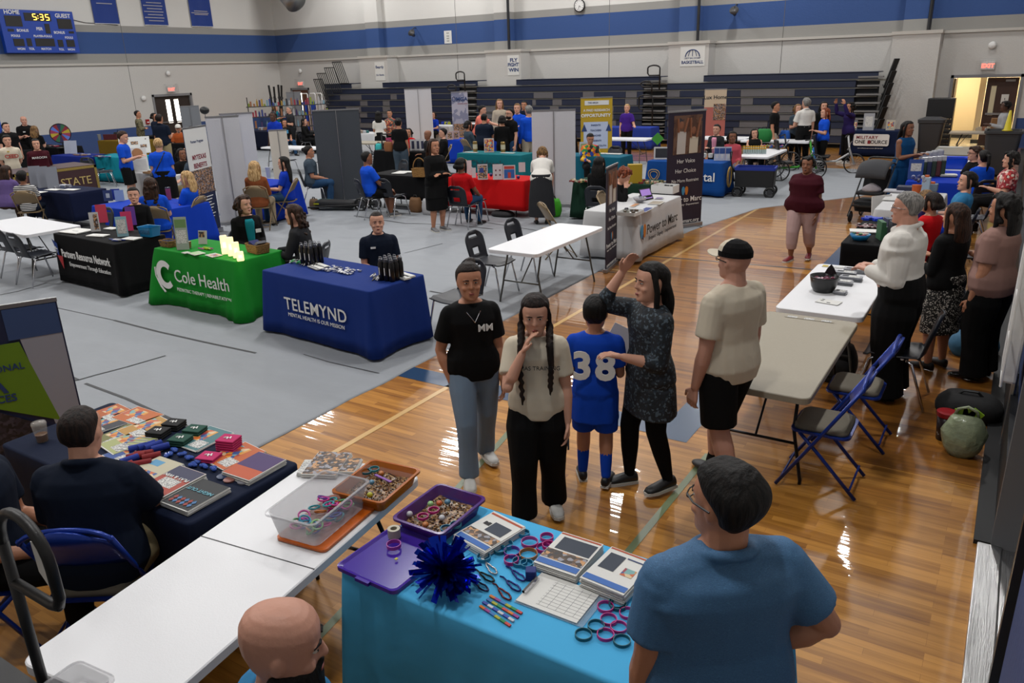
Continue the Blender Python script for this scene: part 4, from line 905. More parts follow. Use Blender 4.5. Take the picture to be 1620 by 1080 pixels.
# nearest: white folding table, two halves
FT = table('long white folding table in the left foreground, split across its middle', -2.75, 1.98, 1.86, .70, PI/2+math.radians(7), z=.73, lm=LEGB, fold=True)
table('bare white folding table in the middle of the floor cover', -5.0, 8.75, 1.84, .72, PI/2)
table('bare white folding table at the far left edge of the photo', -13.05, 6.22, 1.84, .84, math.radians(-3))
table('white folding table with the black candy bowl on the right side', -1.25, 7.84, 1.83, .74, PI/2)
table('empty beige folding table between the candy bowl table and the blue folding chairs', -1.27, 5.88, 1.83, .76, PI/2, PG, LEGB)
cloth('sky blue table cover on the nearest booth table covered in bracelets and flyers', -1.38, 2.435, 1.8, .77, 0, CLM('sky', '4aa6d6'), zb=.02, amp=.03, flare=.04, seed=3)
cloth('dark navy fitted cover on the table of leaflets at the lower left', -4.12, 2.32, 1.84, .74, 0, CLM('dark_navy', '111a30'), zb=.12, tight=True)
table('folding table under the dark navy fitted cover at the lower left', -4.12, 2.32, 1.75, .62, 0, LEGB, LEGB, z=.73)
c = cloth('green table cover with a white C logo reading Cole Health', -8.56, 6.33, 1.72, .72, math.radians(-2), CLM('green', '157a26'), zb=.02, amp=.055, flare=.09, seed=5); GTc = c
text('Cole Health', .23, WTX, c, (.17, -.415, .44), TR0, bold=.003, ex=.0015, name='logo_name'); text('PEDIATRIC THERAPY | REHABILITATION', .062, WTX, c, (.2, -.43, .27), TR0, ex=.0015, name='logo_caption')
m = M()
def cmark(R, r2, a0, a1, cx, cz, y):
    a = []; b = []
    for i in range(21): an = a0+(a1-a0)*i/20; a.append(V((cx+R*math.cos(an), y, cz+R*math.sin(an)))); k = r2+(R-r2)*.25*abs(math.sin(an*.5)); b.append(V((cx+k*math.cos(an)+.02, y, cz+k*math.sin(an))))
    for i in range(20): m.quad(a[i], a[i+1], b[i+1], b[i])
cmark(.19, .09, .8, 5.5, -.57, .44, -.432); m.tube([(-.77, -.432, .52), (-.775, -.432, .4), (-.7, -.432, .27), (-.62, -.432, .2)], .012, 5); m.obj('logo_emblem', WTX, c)
c = cloth('royal blue table cover reading TELEMYND in white', -6.18, 6.13, 1.8, .82, math.radians(-5), CLM('royal', '132c6e'), zb=.04, amp=.022, flare=.05, seed=6, tight=False); TLc = c
text('TELEMYND', .2, WTX, c, (.02, -.437, .42), TR0, space=1.06, bold=.008, ex=.0015, name='logo_name'); text('MENTAL HEALTH IS OUR MISSION', .062, WTX, c, (.02, -.44, .3), TR0, ex=.0015, name='logo_caption')
c = cloth('black table cover reading Partners Resource Network', -10.98, 6.33, 1.72, .76, math.radians(-3), CLM('black', '08080a'), zb=.04, amp=.012, flare=.03, seed=7); PNc = c
text('Partners Resource Network', .16, WTX, c, (.03, -.412, .48), TR0, bold=.02, sx=.72, ex=.0015, name='logo_name'); text('Empowerment Through Education', .085, WTX, c, (.12, -.42, .34), TR0, sx=.95, ex=.0015, name='logo_caption', bold=.005)
M().add([(-.84, -.418, .68), (-.7, -.418, .62), (-.7, -.418, .42), (-.72, -.418, .4)], [(0, 3, 2, 1)]).obj('logo_blue_field', mat('print_blue', '16357a', .6), c); M().add([(-.76, -.421, .44), (-.6, -.421, .44), (-.64, -.421, .24)], [(0, 2, 1)]).obj('logo_red_field', mat('print_red', 'a01c22', .6), c); text('*', .2, WTX, c, (-.76, -.422, .48), TR0, bold=.03, ex=.0015, name='logo_star')
c = cloth('white table cover reading Power to Marc beside the wood floor', -5.03, 11.6, 1.85, .88, PI/2, CLM('white', 'b9b9ba'), zb=.05, amp=.02, flare=.05, seed=8); MCc = c
text('Power to Marc', .21, INK, c, (.0, -.49, .46), TR0, ex=.0015, name='logo_name', bold=.008); text('Respect · Dignity · Empowerment', .085, mat('print_dark_grey', '3a3a3e', .6), c, (.02, -.49, .32), TR0, ex=.0015, name='logo_caption')
OR = mat('print_orange', 'b56a18', .6); TLB = mat('print_light_blue', '3a82a8', .6); PUR = mat('print_dark_purple', '2a1230', .6)
def heart(par, x, y, z, s):
    f = lambda sx_: [(x+sx_*s*(.5-.5*math.cos(a))*1.0, z+s*(.75*math.sin(a)*(1-.35*0)-.0)) for a in [0]]
    for sg, mt in ((-1, TLB), (1, OR)):
        m = M(); L_ = []
        for i in range(17): a = PI*i/8; L_.append((x+sg*s*.34+s*.34*math.cos(a), z+s*(.5*math.sin(a) if math.sin(a) > 0 else .9*math.sin(a)))); 
        m.prism([(p[0], p[1]) for p in L_], 0, .003, lambda p: V((p.x, y-p.z, p.y))); m.obj('logo_heart_half', mt, par)
    M().prism([(x-.12*s, z-.5*s), (x+.12*s, z-.5*s), (x+.05*s, z-1.1*s), (x-.25*s, z-.9*s)], 0, .004, lambda p: V((p.x, y-p.z, p.y))).obj('logo_hand', PUR, par)
heart(c, -.78, -.49, .5, .15)
c = cloth('blue table cover reading Dental with a gold tooth emblem', -6.2, 17.32, 1.75, .68, 0, CLM('dental_blue', '0b3f80'), zb=.05, amp=.03, flare=.05, seed=9)
text('Dental', .27, WTX, c, (.38, -.395, .44), TR0, bold=.01, ex=.0015, name='logo_name')
GLD = mat('print_gold', 'a9873a', .5)
for par, x, s_ in ((c, -.68, 1),):
    m = M()
    for k in (1, .65): m.tube([(x+.13*k*math.sin(a)*(1+.3*math.cos(a)), -.4, .44+.13*k*math.cos(a)) for a in [2*PI*i/20 for i in range(20)]], .009, 5, closed=True)
    m.obj('logo_tooth', GLD, c)
m = M(); m.tube([(.94, .0+.16*math.sin(a), .42+.22*math.cos(a)) for a in [2*PI*i/20 for i in range(20)]], .012, 5, closed=True); m.tube([(.945, .0+.08*math.sin(a), .42+.2*math.cos(a)) for a in [2*PI*i/20 for i in range(20)]], .01, 5, closed=True); m.obj('logo_tooth', GLD, c)
c = cloth("teal table cover reading Children's", -11.55, 17.5, 2.0, .75, 0, CLM('teal', '0d6068'), zb=.06, amp=.015, flare=.05, seed=10)
text("Children's", .26, mat('print_dark_teal', '0a2c34', .6), c, (.0, -.43, .5), TR0, bold=.008, ex=.0015, name='logo_name'); text("Northern", .22, MC['print_dark_teal'], c, (-.02, -.43, .26), TR0, ex=.0015, name='logo_caption')
m = M(); m.tube([(-.72+.11*math.cos(a), -.43, .48+.12*math.sin(a)) for a in [.3+4.4*i/16 for i in range(17)]], .014, 5); m.obj('logo_swirl', GLD, c); M().tube([(-.52+.06*math.cos(a), -.43, .34+.07*math.sin(a)) for a in [2*PI*i/14 for i in range(14)]], .012, 5, closed=True).obj('logo_ring', mat('print_aqua', '5ab8c0', .6), c)
cloth('bright red table cover in front of the teal Children booth', -8.95, 13.5, 1.85, .76, 0, CLM('red', 'b3080c'), zb=.16, amp=.012, flare=.02, seed=11)
table('folding table under the bright red cover', -8.95, 13.5, 1.75, .66, 0, LEGB, LEGB, z=.73)
c = cloth('teal table cover half hidden behind the white banner back', -8.85, 17.75, 1.85, .74, 0, CLM('petrol', '0c5468'), zb=.05, seed=12, amp=.015)
text('t', .3, WTX, c, (.02, -.42, .46), TR0, name='logo_name', ex=.0015, bold=.01); text('texas center', .06, WTX, c, (.25, -.42, .5), TR0, name='logo_caption', ex=.0015)
cloth('dark green table cover behind the Power to Marc booth', -6.35, 13.85, 1.6, .72, 0, CLM('forest', '143024'), zb=.05, seed=13, amp=.015)
c = cloth('dark navy table cover reading Military OneSource near the back wall', -3.62, 26.3, 1.8, .8, 0, CLM('mil_navy', '0d1a38'), zb=.03, seed=14, amp=.01, flare=.02)
m = M().prism(rrect(.98, .34, .05), 0, .006, lambda p: V((p.x-.05, -.435-p.z, p.y+.49))); m.obj('logo_panel', WTX, c)
text('MILITARY', .13, mat('print_crimson', '7a1620', .6), c, (-.17, -.446, .56), TR0, bold=.02, name='logo_name', space=1.1); text('ONE  SOURCE', .14, INK, c, (-.05, -.446, .43), TR0, bold=.02, name='logo_caption'); M().box((-.1, -.447, .43), (.08, .004, .1)).obj('logo_accent', MC['print_crimson'], c); text('www.militaryonesource.mil | 800-342-9647', .04, WTX, c, (-.05, -.44, .25), TR0, name='logo_line')
cloth('periwinkle blue table cover in front of the bleachers', -11.7, 26.3, 2.0, .8, 0, CLM('periwinkle', '25398c'), zb=.05, seed=15, amp=.02)
table('white folding table in front of the periwinkle booth', -10.1, 22.2, 1.83, .76, math.radians(3))
cloth('plain black table cover beside the man in the white shirt', -1.2, 10.75, 1.8, .8, PI/2, CLM('black', '08080a'), zb=.02, seed=16, tight=True)
c = cloth('white table cover with a QR sign on the right side', -1.2, 13.3, 1.9, .8, PI/2, CLM('white', 'b9b9ba'), zb=.05, seed=17, amp=.015)
cloth('royal blue table cover with shirt display on the right side', -1.12, 16.3, 1.75, .85, PI/2, CLM('bright_blue', '0a2f9c'), zb=.05, seed=18, amp=.02)
table('white folding table behind the royal blue booth on the right side', -1.13, 18.15, 1.83, .76, PI/2)
table('grey folding table nearest the corridor doorway lights', -1.2, 21.0, 1.83, .78, PI/2, mat('table_plastic_grey', '77766f', .4))
table('folding table with paper bags in front of the corridor doorway', -0.9, 26.2, 1.5, .7, 0, mat('table_plastic_grey2', '8f8a80', .4), LEGB)
# left-hand booths
cloth('dark navy table cover of the maroon State booth', -16.75, 8.88, 1.9, .8, 0, CLM('deep_navy', '0b1430'), zb=.18, seed=21, tight=True)
table('folding table under the dark navy cover of the State booth', -16.75, 8.88, 1.8, .7, 0, LEGB, LEGB, z=.73)
cloth('bright blue table cover behind the Partners booth', -12.95, 8.35, 1.8, 1.15, math.radians(0), CLM('azure', '0a34a0'), zb=.05, seed=22, amp=.03)
c = cloth('white table cover of the booth with the big tilted poster board', -17.15, 11.6, 1.9, .8, math.radians(0), CLM('white', 'b9b9ba'), zb=.05, seed=23)
text('Invest Local', .22, INK, c, (.3, -.45, .5), TR0, name='logo_name', ex=.0015, bold=.02)
cloth('turquoise table cover left of the man in the blue tee', -22.35, 13.75, 1.9, .8, 0, CLM('turquoise', '0a7686'), zb=.05, seed=24, amp=.03)
cloth('dark royal blue table cover left of the turquoise one', -24.0, 13.5, 1.9, .8, 0, CLM('royal2', '0c1f6a'), zb=.05, seed=25, amp=.03)
cloth('gold table cover near the left wall', -28.0, 17.6, 2.3, .8, math.radians(6), CLM('gold', '6d5618'), zb=.05, seed=26, amp=.02, flare=.0)
cloth('black table cover beside the prize wheel', -28.5, 15.1, 2.3, .8, 0, CLM('black', '08080a'), zb=.05, seed=27)
cloth('black table cover behind the boy in the cream tee', -28.6, 13.9, 1.9, .8, 0, CLM('black', '08080a'), zb=.05, seed=28)
cloth('black table cover of the soldiers booth', -28.2, 19.4, 2.2, .8, 0, CLM('black', '08080a'), zb=.05, seed=29)
cloth('black table cover in front of the man in the orange shirt', -24.2, 17.4, 1.9, .8, 0, CLM('black', '08080a'), zb=.05, seed=30)
cloth('blue table cover behind the tall white banner back', -13.4, 11.2, 1.6, .8, 0, CLM('bright_blue', '0a2f9c'), zb=.05, seed=31)
table('white folding table behind the cream banner back', -18.9, 17.3, 2.2, .74, math.radians(0))
cloth('dark table cover of the booth behind the blue shirted man', -25.6, 22.2, 1.9, .8, 0, CLM('ink_navy', '0b1024'), zb=.05, seed=32)
cloth('black table cover in front of the woman with long black hair', -22.7, 22.3, 2.0, .8, 0, CLM('black', '08080a'), zb=.05, seed=33)
cloth('white table cover with bright cups near the grey banner', -20.6, 22.25, 1.9, .8, 0, CLM('white', 'b9b9ba'), zb=.05, seed=34)
table('beige folding table right of the grey banner back', -18.0, 19.2, 1.83, .76, math.radians(8), PG, LEGB)
cloth('black table cover with the wicker handled basket', -10.95, 13.35, 1.9, .8, 0, CLM('black', '08080a'), zb=.25, seed=35, amp=.01)
table('folding table under the black cover with the wicker basket', -10.95, 13.35, 1.75, .66, 0, LEGB, LEGB, z=.73)
cloth('black table cover behind the woman with the tan handbag', -14.5, 17.5, 1.9, .8, 0, CLM('black', '08080a'), zb=.05, seed=36)
c = cloth('white table cover with red lettering near the MGA banner', -19.9, 25.9, 1.9, .8, 0, CLM('white', 'b9b9ba'), zb=.05, seed=37)
text('CRU', .26, mat('print_orange_red', 'a53a22', .6), c, (.25, -.43, .5), TR0, name='logo_name', bold=.02)
cloth('black table cover beside the MGA banner', -17.85, 26.1, 2.0, .8, 0, CLM('black', '08080a'), zb=.05, seed=38)
cloth('bright blue table cover beneath the two folding chairs near the MGA banner', -14.6, 20.8, 1.8, .8, 0, CLM('azure', '0a34a0'), zb=.05, seed=39)
table('white folding table behind the wall of people in front of the bleachers', -18.6, 27.2, 1.83, .76, 0)
cloth('black table cover left of the tall yellow banner', -13.2, 23.0, 1.9, .8, 0, CLM('black', '08080a'), zb=.05, seed=40)
table('white folding table carrying the tray of yellow bottles', -5.12, 19.4, 1.83, .72, PI/2, lm=LEGB)
table('white folding table behind the woman in the black tank top', -7.0, 23.1, 1.83, .76, 0, lm=LEGB)
table('white folding table with the green bag behind the hand cycles', -5.6, 22.6, 1.83, .76, 0, lm=LEGB)
# ---------------------------------------------------------------- banners standing on the floor
FABW = mat('banner_back_white', 'b4b5ba', .7, bump=.1, bs=30); FABG = mat('banner_back_grey', '33383f', .7, bump=.1, bs=30); FABC = mat('banner_back_cream', 'b7b0a6', .7)
PLUM = mat('banner_plum', '1b1228', .6)
def facing(x, y, a=0): return math.atan2(-y, -x)+PI/2+math.radians(a)     # local -Y looks at the camera
g1, g2 = at(508, 320), at(570, 326); banner('tall grey banner seen from behind, centre left on the floor cover', -12.95, 13.2, facing(-12.95, 13.2)+PI, 1.02, 2.08, FABG, FABG)
t, p = banner('tall white banner seen from behind, behind the curly haired woman', -13.22, 10.36, facing(-13.22, 10.36)+PI, .62, 2.12, FABW, FABW)
banner('second tall white banner back, left of the first and nearer the wall', -14.7, 11.9, facing(-14.7, 11.9, 12)+PI, .7, 2.08, FABW, FABW)
banner('short cream banner back between the white and the grey banner', -15.75, 13.95, facing(-15.75, 13.95)+PI, .44, 1.55, FABC, FABC)
banner('white banner back covered with faint circles, right of the bending woman', -8.15, 14.55, facing(-8.15, 14.55)+PI, .9, 2.0, FABW, FABW)
banner('wide white panel in front of the bleachers', -19.4, 24.2, facing(-19.4, 24.2)+PI, 1.0, 2.2, FABW, FABW)
banner('grey panel leaning by the dark exit doors', *at(310, 236).xy, facing(*at(310, 236).xy)+PI, .75, 1.75, mat('panel_mid_grey', '6d7177', .6), mat('panel_mid_grey', '6d7177', .6))
banner('grey panel near the far corner door', *at(472, 214).xy, facing(*at(472, 214).xy)+PI, .7, 2.05, MC['panel_mid_grey'], MC['panel_mid_grey'])
# navy and white informational banner with people picture
t, p = banner('narrow banner with white head and navy foot, left of the white banner back', -12.75, 9.35, facing(-12.75, 9.35, 62), .85, 2.0, mat('banner_deep_blue', '0f1d3f', .6), FABW)
M().b2(-.42, .42, -.012, -.006, 1.2, 1.99).obj('white_head', WHT, t); M().b2(-.42, .42, -.013, -.006, .8, 1.25).obj('picture', PHOTO, t)
for k, s_ in enumerate(('MYTEXAS', 'BENEFITS')): text(s_, .12, mat('print_red_dark', '7a2434', .6), t, (.0, -.016, 1.47-.15*k), TR0, bold=.02)
text('Partner Program', .07, NV, t, (0, -.016, 1.75), TR0)
for k in range(9): M().b2(-.34, .3-.05*(k % 3), -.012, -.007, .72-.055*k, .735-.055*k).obj('text_line', WTX, t)
# plum banners of the Power to Marc booth
def marc(lab, x, y, rot, sc=1):
    t, p = banner(lab, x, y, rot, .84, 2.05, PLUM, PLUM); t.scale = (sc, sc, sc)
    m = M(); m.b2(-.3, .34, -.010, -.005, 1.32, 1.98).obj('picture', patmat('print_people_backdrop', ['2a1d1a', '4a2f22', '5f4434', '2f2a30'], 'noise', 3, .5), t)
    for fx, cc, dz in ((-.13, 'b0aca8', .1), (.15, 'b8b0a0', 0)):
        m = M().prism([(fx-.09, 1.33), (fx+.1, 1.33), (fx+.11, 1.6+dz), (fx-.08, 1.62+dz)], 0, .003, lambda p: V((p.x, -.0105-p.z, p.y))); m.obj('pictured_shirt', col(cc), t)
        m = M(); m.tube([(fx+.07, -.014, 1.6+dz), (fx+.14, -.014, 1.93)], .022, 6).tube([(fx-.06, -.014, 1.6+dz), (fx-.08, -.014, 1.93)], .022, 6); m.ball((fx, -.014, 1.72+dz), (.05, .006, .065)); m.obj('pictured_person', SK['brown'], t)
    for k, s_ in enumerate(('Her Voice', 'Her Choice', 'No More Restraint')): text(s_, .1 if k < 2 else .08, WTX, t, (0, -.012, 1.2-.17*k), TR0)
    heart(t, 0, -.014, .7, .11); text('Power to Marc', .13, WTX, t, (0, -.012, .52), TR0, bold=.01); text('Respect · Dignity · Empowerment', .05, WTX, t, (0, -.012, .43), TR0)
    text('powertomarc.org', .1, WTX, t, (0, -.012, .13), TR0, bold=.012)
marc('plum Power to Marc banner at the near corner of the white booth', -4.80, 10.25, math.radians(100), .73)
marc('plum Power to Marc banner behind the far end of the white booth', -4.9, 13.5, math.radians(61))
# yellow research banner
q = at(912, 300); t, p = banner('tall yellow banner about a paid research opportunity', -10.0, 20.3, facing(-10.0, 20.3, 6), .88, 2.0, mat('banner_yellow', 'a88a10', .6), FABW)
M().b2(-.33, .34, -.011, -.006, 1.8, 1.92).obj('logo_strip', WHT, t); text('THE ARCH', .06, NV, t, (-.1, -.014, 1.86), TR0, bold=.02)
text('A PAID RESEARCH', .09, WTX, t, (0, -.012, 1.66), TR0, bold=.02); text('OPPORTUNITY', .12, WTX, t, (-.02, -.012, 1.52), TR0, bold=.03)
M().b2(-.36, .32, -.011, -.006, .62, 1.35).obj('list_panel', mat('print_pale_blue', 'a9b4cc', .6), t)
for k, s_ in enumerate(('PARENTS', 'TEACHERS', 'COACHES', 'STUDENTS', 'MENTORS & YOUTH')): text(s_, .065, NV, t, (-.02, -.015, 1.26-.14*k), TR0, bold=.02)
for sx_ in (-1, 1): M().add([(sx_*.42, -.016, 1.1), (sx_*.26, -.016, 1.1), (sx_*.34, -.016, 1.3)], [(0, 1, 2) if sx_ < 0 else (0, 2, 1)]).obj('arrow', NV, t)
# MGA banner
q = aY(727, 158, 24.9); t, p = banner('silver and lilac banner headed MGA', q.x, 24.9, facing(q.x, 24.9, 8), .62, 2.05, patmat('print_sky_fade', ['8d90a4', '6f7590', '9a9cae', '7f86a4'], 'noise', 1.5, .6), FABW)
text('MGA', .2, NV, t, (.08, -.012, 1.78), TR0, bold=.03); text('HOMECARE', .07, MC['print_red_dark'], t, (.1, -.012, 1.62), TR0)
M().tube([(-.22+.06*math.cos(a), -.012, 1.8+.08*math.sin(a)) for a in [2*PI*i/12 for i in range(12)]], .012, 5, closed=True).obj('logo_ring', NV, t); M().b2(-.28, .28, -.011, -.006, .15, .9).obj('picture', PHOTO, t)
# cafe style poster on the bleachers
q = aY(1130, 192, 25.6); t, p = banner('coral and cream poster banner standing before the bleachers', q.x, 25.6, facing(q.x, 25.6), .68, 2.0, mat('print_coral', 'a05a54', .6), FABW)
M().b2(-.34, .34, -.010, -.006, 1.45, 1.99).obj('cream_head', mat('print_cream', 'b8a892', .6), t); M().b2(-.05, .33, -.012, -.006, 1.05, 1.55).obj('picture', PHOTO, t); text('Lux Home', .17, INK, t, (0, -.013, 1.75), TR0, bold=.02)
# left edge banner with green panel
t, p = banner('navy and lime banner cut off by the left edge of the photo', -5.67, 3.13, 0, .9, 1.35, mat('banner_navy_print', '101a3c', .6), FABW); t.location = (-6.0, 2.45, 0); t.rotation_euler = (0, 0, facing(-6.0, 2.45, -5))
m = M().prism([(-.3, .72), (.3, .42), (.16, 1.08), (-.1, 1.08)], 0, .003, lambda p: V((p.x, -.012-p.z, p.y))).obj('lime_field', mat('print_lime', '5c7d12', .6), t)
M().prism([(.3, .1), (.44, .1), (.44, 1.1), (.17, 1.1)], 0, .003, lambda p: V((p.x, -.011-p.z, p.y))).obj('pale_edge', mat('print_pale_grey', '8e909c', .6), t); M().b2(.1, .44, -.018, -.012, 1.1, 1.33).obj('blue_corner', mat('print_steel_blue', '2d4470', .6), t)
M().prism([(-.44, .2), (.28, .35), (-.1, .6), (-.44, .62)], 0, .003, lambda p: V((p.x, -.016-p.z, p.y))).obj('picture', patmat('print_dim_photo', ['0f0f14', '2a2632', '191820', '3a3440'], 'voronoi', 40, .5), t)
text('NATIONAL', .07, NV, t, (-.02, -.02, .9), TR0, bold=.01); text('A', .2, NV, t, (-.05, -.02, .78), TR0, bold=.02); text('SERVICES', .08, NV, t, (-.1, -.02, .67), TR0, bold=.02)
# blue pop up backdrop at far left
t = thing('backdrop_panel', 'tall blue backdrop at the left edge behind the men in black', 'backdrop', (-30.5, 13.7, 0), facing(-30.5, 13.7)); M().box((0, 0, 1.05), (1.5, .06, 2.1)).obj('panel', patmat('print_ocean', ['06164a', '0a3a9a', '0f5ac0', '2a6ab8'], 'noise', 1.3, .6), t)
# maroon fringed sign
p = at(140, 316); t = thing('fringed_sign', 'maroon fabric sign with gold fringe reading State', 'sign', (-19.2, 10.1, 0), PI/2); MAR = mat('maroon_velvet', '2f0b12', .8, sheen=.2); GOLDF = mat('gold_fringe', '8c7736', .8, bump=.9, bs=60)
M().box((0, 0, .46), (2.0, .05, .86)).obj('panel', MAR, t); m = M().b2(-1.0, 1.0, -.032, -.026, .84, .9).b2(-1.0, 1.0, -.032, -.026, .02, .09).b2(.94, 1.0, -.032, -.026, .02, .9).b2(-1.0, -.94, -.032, -.026, .02, .9).obj('fringe', GOLDF, t)
text('TEXAS STATE', .27, mat('print_old_gold', 'b09a5e', .6), t, (.0, -.034, .56), TR0, name='sign_name', ex=.004); text('EDUCATION', .2, MC['print_old_gold'], t, (.25, -.034, .24), TR0, name='sign_caption', bold=.02)
m = M().rings([[V((-1.0, -.0, .89)), V((1.0, 0, .89)), V((.8, .55, .9)), V((-.9, .55, .9))], [V((-1.0, -.0, .91)), V((1.0, 0, .91)), V((.8, .55, .97)), V((-.9, .55, .97))]]).obj('top_drape', MAR, t)
# prize wheel
p = at(95, 250); q = aX(92, 209, -27.2); t = thing('prize_wheel', 'multicoloured prize wheel on a stand near the left wall', 'prize wheel', (-27.2, 14.75, -.22), facing(-27.2, 14.75))
M().tube([(0, .05, .98), (0, .03, 1.1), (0, .02, 1.45)], .015, 8).obj('stand', BLK, t); M().lathe([(.2, .975), (.2, .99), (0, .995)], 16).obj('base', BLK, t)
WC = ['a89428', '7a1226', '1f5a3a', '141c4a', '7a1226', '4a6ab8', '8a2a4a']; m = M(); nW = 14; R = .31
for k in range(nW):
    m.k = k % 7; a, b = 2*PI*k/nW, 2*PI*(k+1)/nW; vs = [V((0, -.0, 1.45))]+[V((R*math.cos(a+(b-a)*i/4), 0, 1.45+R*math.sin(a+(b-a)*i/4))) for i in range(5)]; m.add(vs, [(0, i+1, i+2) for i in range(4)])
m.obj('wheel_disc', [col(c_) for c_ in WC], t); M().tube([(R*math.cos(a), 0, 1.45+R*math.sin(a)) for a in [2*PI*i/28 for i in range(28)]], .014, 6, closed=True).obj('rim', BLK, t); M().ball((0, -.02, 1.45), .05).obj('hub', BLK, t)
# ---------------------------------------------------------------- goods on the nearest booth (sky blue)
ZT = .752
def ring_(lab, px, py, c, R=.034, hgt=.014, z=ZT, squash=(1, 1), tilt=0, group='rubber wristbands scattered on the blue table', rot=0):
    x, y = on(px, py, z+hgt/2); o = M().rings([[V(((R+d)*math.cos(a)*squash[0], (R+d)*math.sin(a)*squash[1], zz)) for a in [2*PI*i/26 for i in range(26)]] for d, zz in ((0, 0), (0, hgt), (-.003, hgt), (-.003, 0), (0, 0))], cap=False).obj('wristband', col(c, .45), None, (x, y, z+.001), (tilt, 0, rot), smooth=False)
    tag(o, lab, 'wristband', group); return o
PK, TLc_ = 'b81f7a', '0f5560'
for i, (px, py, c, w_) in enumerate(((958, 960, PK, 'pink wristband nearest the clipboard on the blue table'), (976, 954, TLc_, 'teal wristband crossing another at the top of the loose group'), (978, 957, TLc_, 'second teal wristband of the crossed pair'), (993, 970, PK, 'pink wristband at the right of the loose group'), (963, 980, PK, 'pink wristband in the middle of the loose group'), (943, 990, TLc_, 'teal wristband left of the pink ones'), (979, 992, PK, 'pink wristband right of the middle one'), (923, 1004, TLc_, 'teal wristband at the far left of the loose group'), (958, 1004, PK, 'lowest whole pink wristband of the loose group'), (984, 1014, TLc_, 'teal wristband partly hidden by the man in the blue polo'))): ring_(w_, px, py, c, rot=i)
for i, (px, py, c, R) in enumerate(((865, 850, PK, .032), (860, 867, PK, .034), (868, 863, PK, .03), (838, 858, 'b03a86', .04), (810, 873, '6a2f96', .038), (809, 886, PK, .034), (836, 877, 'b0641c', .042), (829, 844, '1f7896', .028), (802, 862, '1f7896', .03), (791, 870, '11606e', .03), (765, 882, '1f7896', .032), (822, 889, '1f7896', .034), (833, 892, '1f7896', .03))):
    ring_('%s wristband in the heap behind the flyers' % ('pink', 'pink', 'pink', 'wide pink', 'purple tie dye', 'pink front', 'orange patterned', 'small blue', 'light blue', 'dark teal', 'leftmost blue', 'blue', 'blue')[i], px, py, c, R, .018, ZT+(.008 if i in (2, 3) else 0), rot=i, group='wristbands heaped between the flyers')
PRN1 = [(0, .44, .96, .05, 'a5441f'), (.12, .12, .5, .3, '2a3444'), (-.25, .15, .18, .1, QR.name), (0, -.2, .94, .2, PHOTO.name), (0, -.4, .94, .12, '2a5fa8')]
PRN2 = [(0, .46, .96, .04, 'a5441f'), (.05, .2, .82, .36, '1f2b3c'), (0, -.15, .96, .25, PHOTO.name), (0, -.38, .96, .14, '2a5fa8')]
PRN3 = [(0, .46, .96, .04, 'a5441f'), (-.22, .12, .36, .44, '1f2b3c'), (.24, .0, .26, .2, PHOTO2.name), (.2, .33, .4, .03, '2a3a66'), (0, -.4, .96, .13, '2a5fa8')]
PRN4 = [(0, .46, .96, .04, 'a5441f'), (-.3, -.2, .2, .12, 'b0641c'), (-.3, -.32, .2, .1, '2a5fa8')]
for lab, px, py, pr, ra, n in (('stack of newsletters beside the purple tray on the blue table', -1.83, 2.6, PRN1, -0.2, 10), ('stack of newsletters with a dark text panel, behind the clipboard', -1.417, 2.62, PRN2, 0, 12), ('stack of newsletters with four dark boxes and a wheel diagram', -1.168, 2.6, PRN3, -0.08, 16), ('newsletter stack partly hidden by the man in the blue polo', -0.9, 2.58, PRN4, -0.1, 8)):
    paperstack(lab, px, py, ZT, ra, .21, .272, n, pr, name='newsletter_stack')
t = thing('clipboard', 'clear clipboard with a sign up sheet on the blue table', 'clipboard', (-1.32, 2.37, ZT), 0)
M().box((.0, 0, .002), (.32, .23, .003)).obj('board', mat('clear_acrylic', '9fb4c4', .1, alpha=.35), t); M().box((-.012, .0, .006), (.285, .216, .004)).obj('sign_up_sheet', PAP, t)
m = M()
for k in range(9): m.box((.03, -.085+.02*k, .0085), (.2, .0012, .0004))
for k in range(6): m.box((-.06+.04*k, .0, .0085), (.0012, .17, .0004))
m.obj('table_lines', col('7a7c80'), t); M().box((-.145, 0, .014), (.02, .11, .012)).obj('clip', CHR, t); M().tube([(-.15, -.055, .016), (-.15, .055, .016)], .007, 6).obj('clip_bar', BLK, t)
for i, (px, py, c, ra) in enumerate(((777, 898, '9a9a9c', -.5), (770, 911, '0d1a18', -.25), (761, 925, '141640', -.3), (820, 909, '1a1f6a', -.4), (812, 925, '151a5a', -.35), (798, 938, '5a0f14', -.45))):
    x, y = on(px, py, ZT+.01); t = thing('carabiner', ('silver carabiner keychain at the top of the group', 'black carabiner keychain beside the pom pom', 'dark navy carabiner half under the pom pom', 'blue carabiner next to the blue cube', 'navy carabiner beside the clipboard', 'dark red carabiner lowest of the group')[i], 'carabiner', (x, y, ZT+.006), ra, 'carabiner keychains on the blue table')
    M().tube([(.045*math.cos(a), .013*math.sin(a)*(1.2 if math.cos(a) > 0 else .8), 0) for a in [2*PI*k/18 for k in range(18)]], .0042, 6, closed=True).obj('loop', col(c, .25, metal=.7), t, smooth=True); M().tube([(-.045, 0, 0), (-.075, .004, .0), (-.09, -.004, 0)], .004, 5).obj('strap', col(c, .6), t)
x, y = on(840, 905, ZT+.03); tag(M().box((0, 0, .024), (.046, .046, .046)).obj('foam_cube', mat('cube_navy', '13246a', .7), None, (x, y, ZT), .5, bevel=.004), 'small dark blue foam cube behind the clipboard', 'cube')
PCOL = ['c26a1c', '8a2a7a', '2a6aa8', '9a9a20', '1f7a3a', 'b8342f']
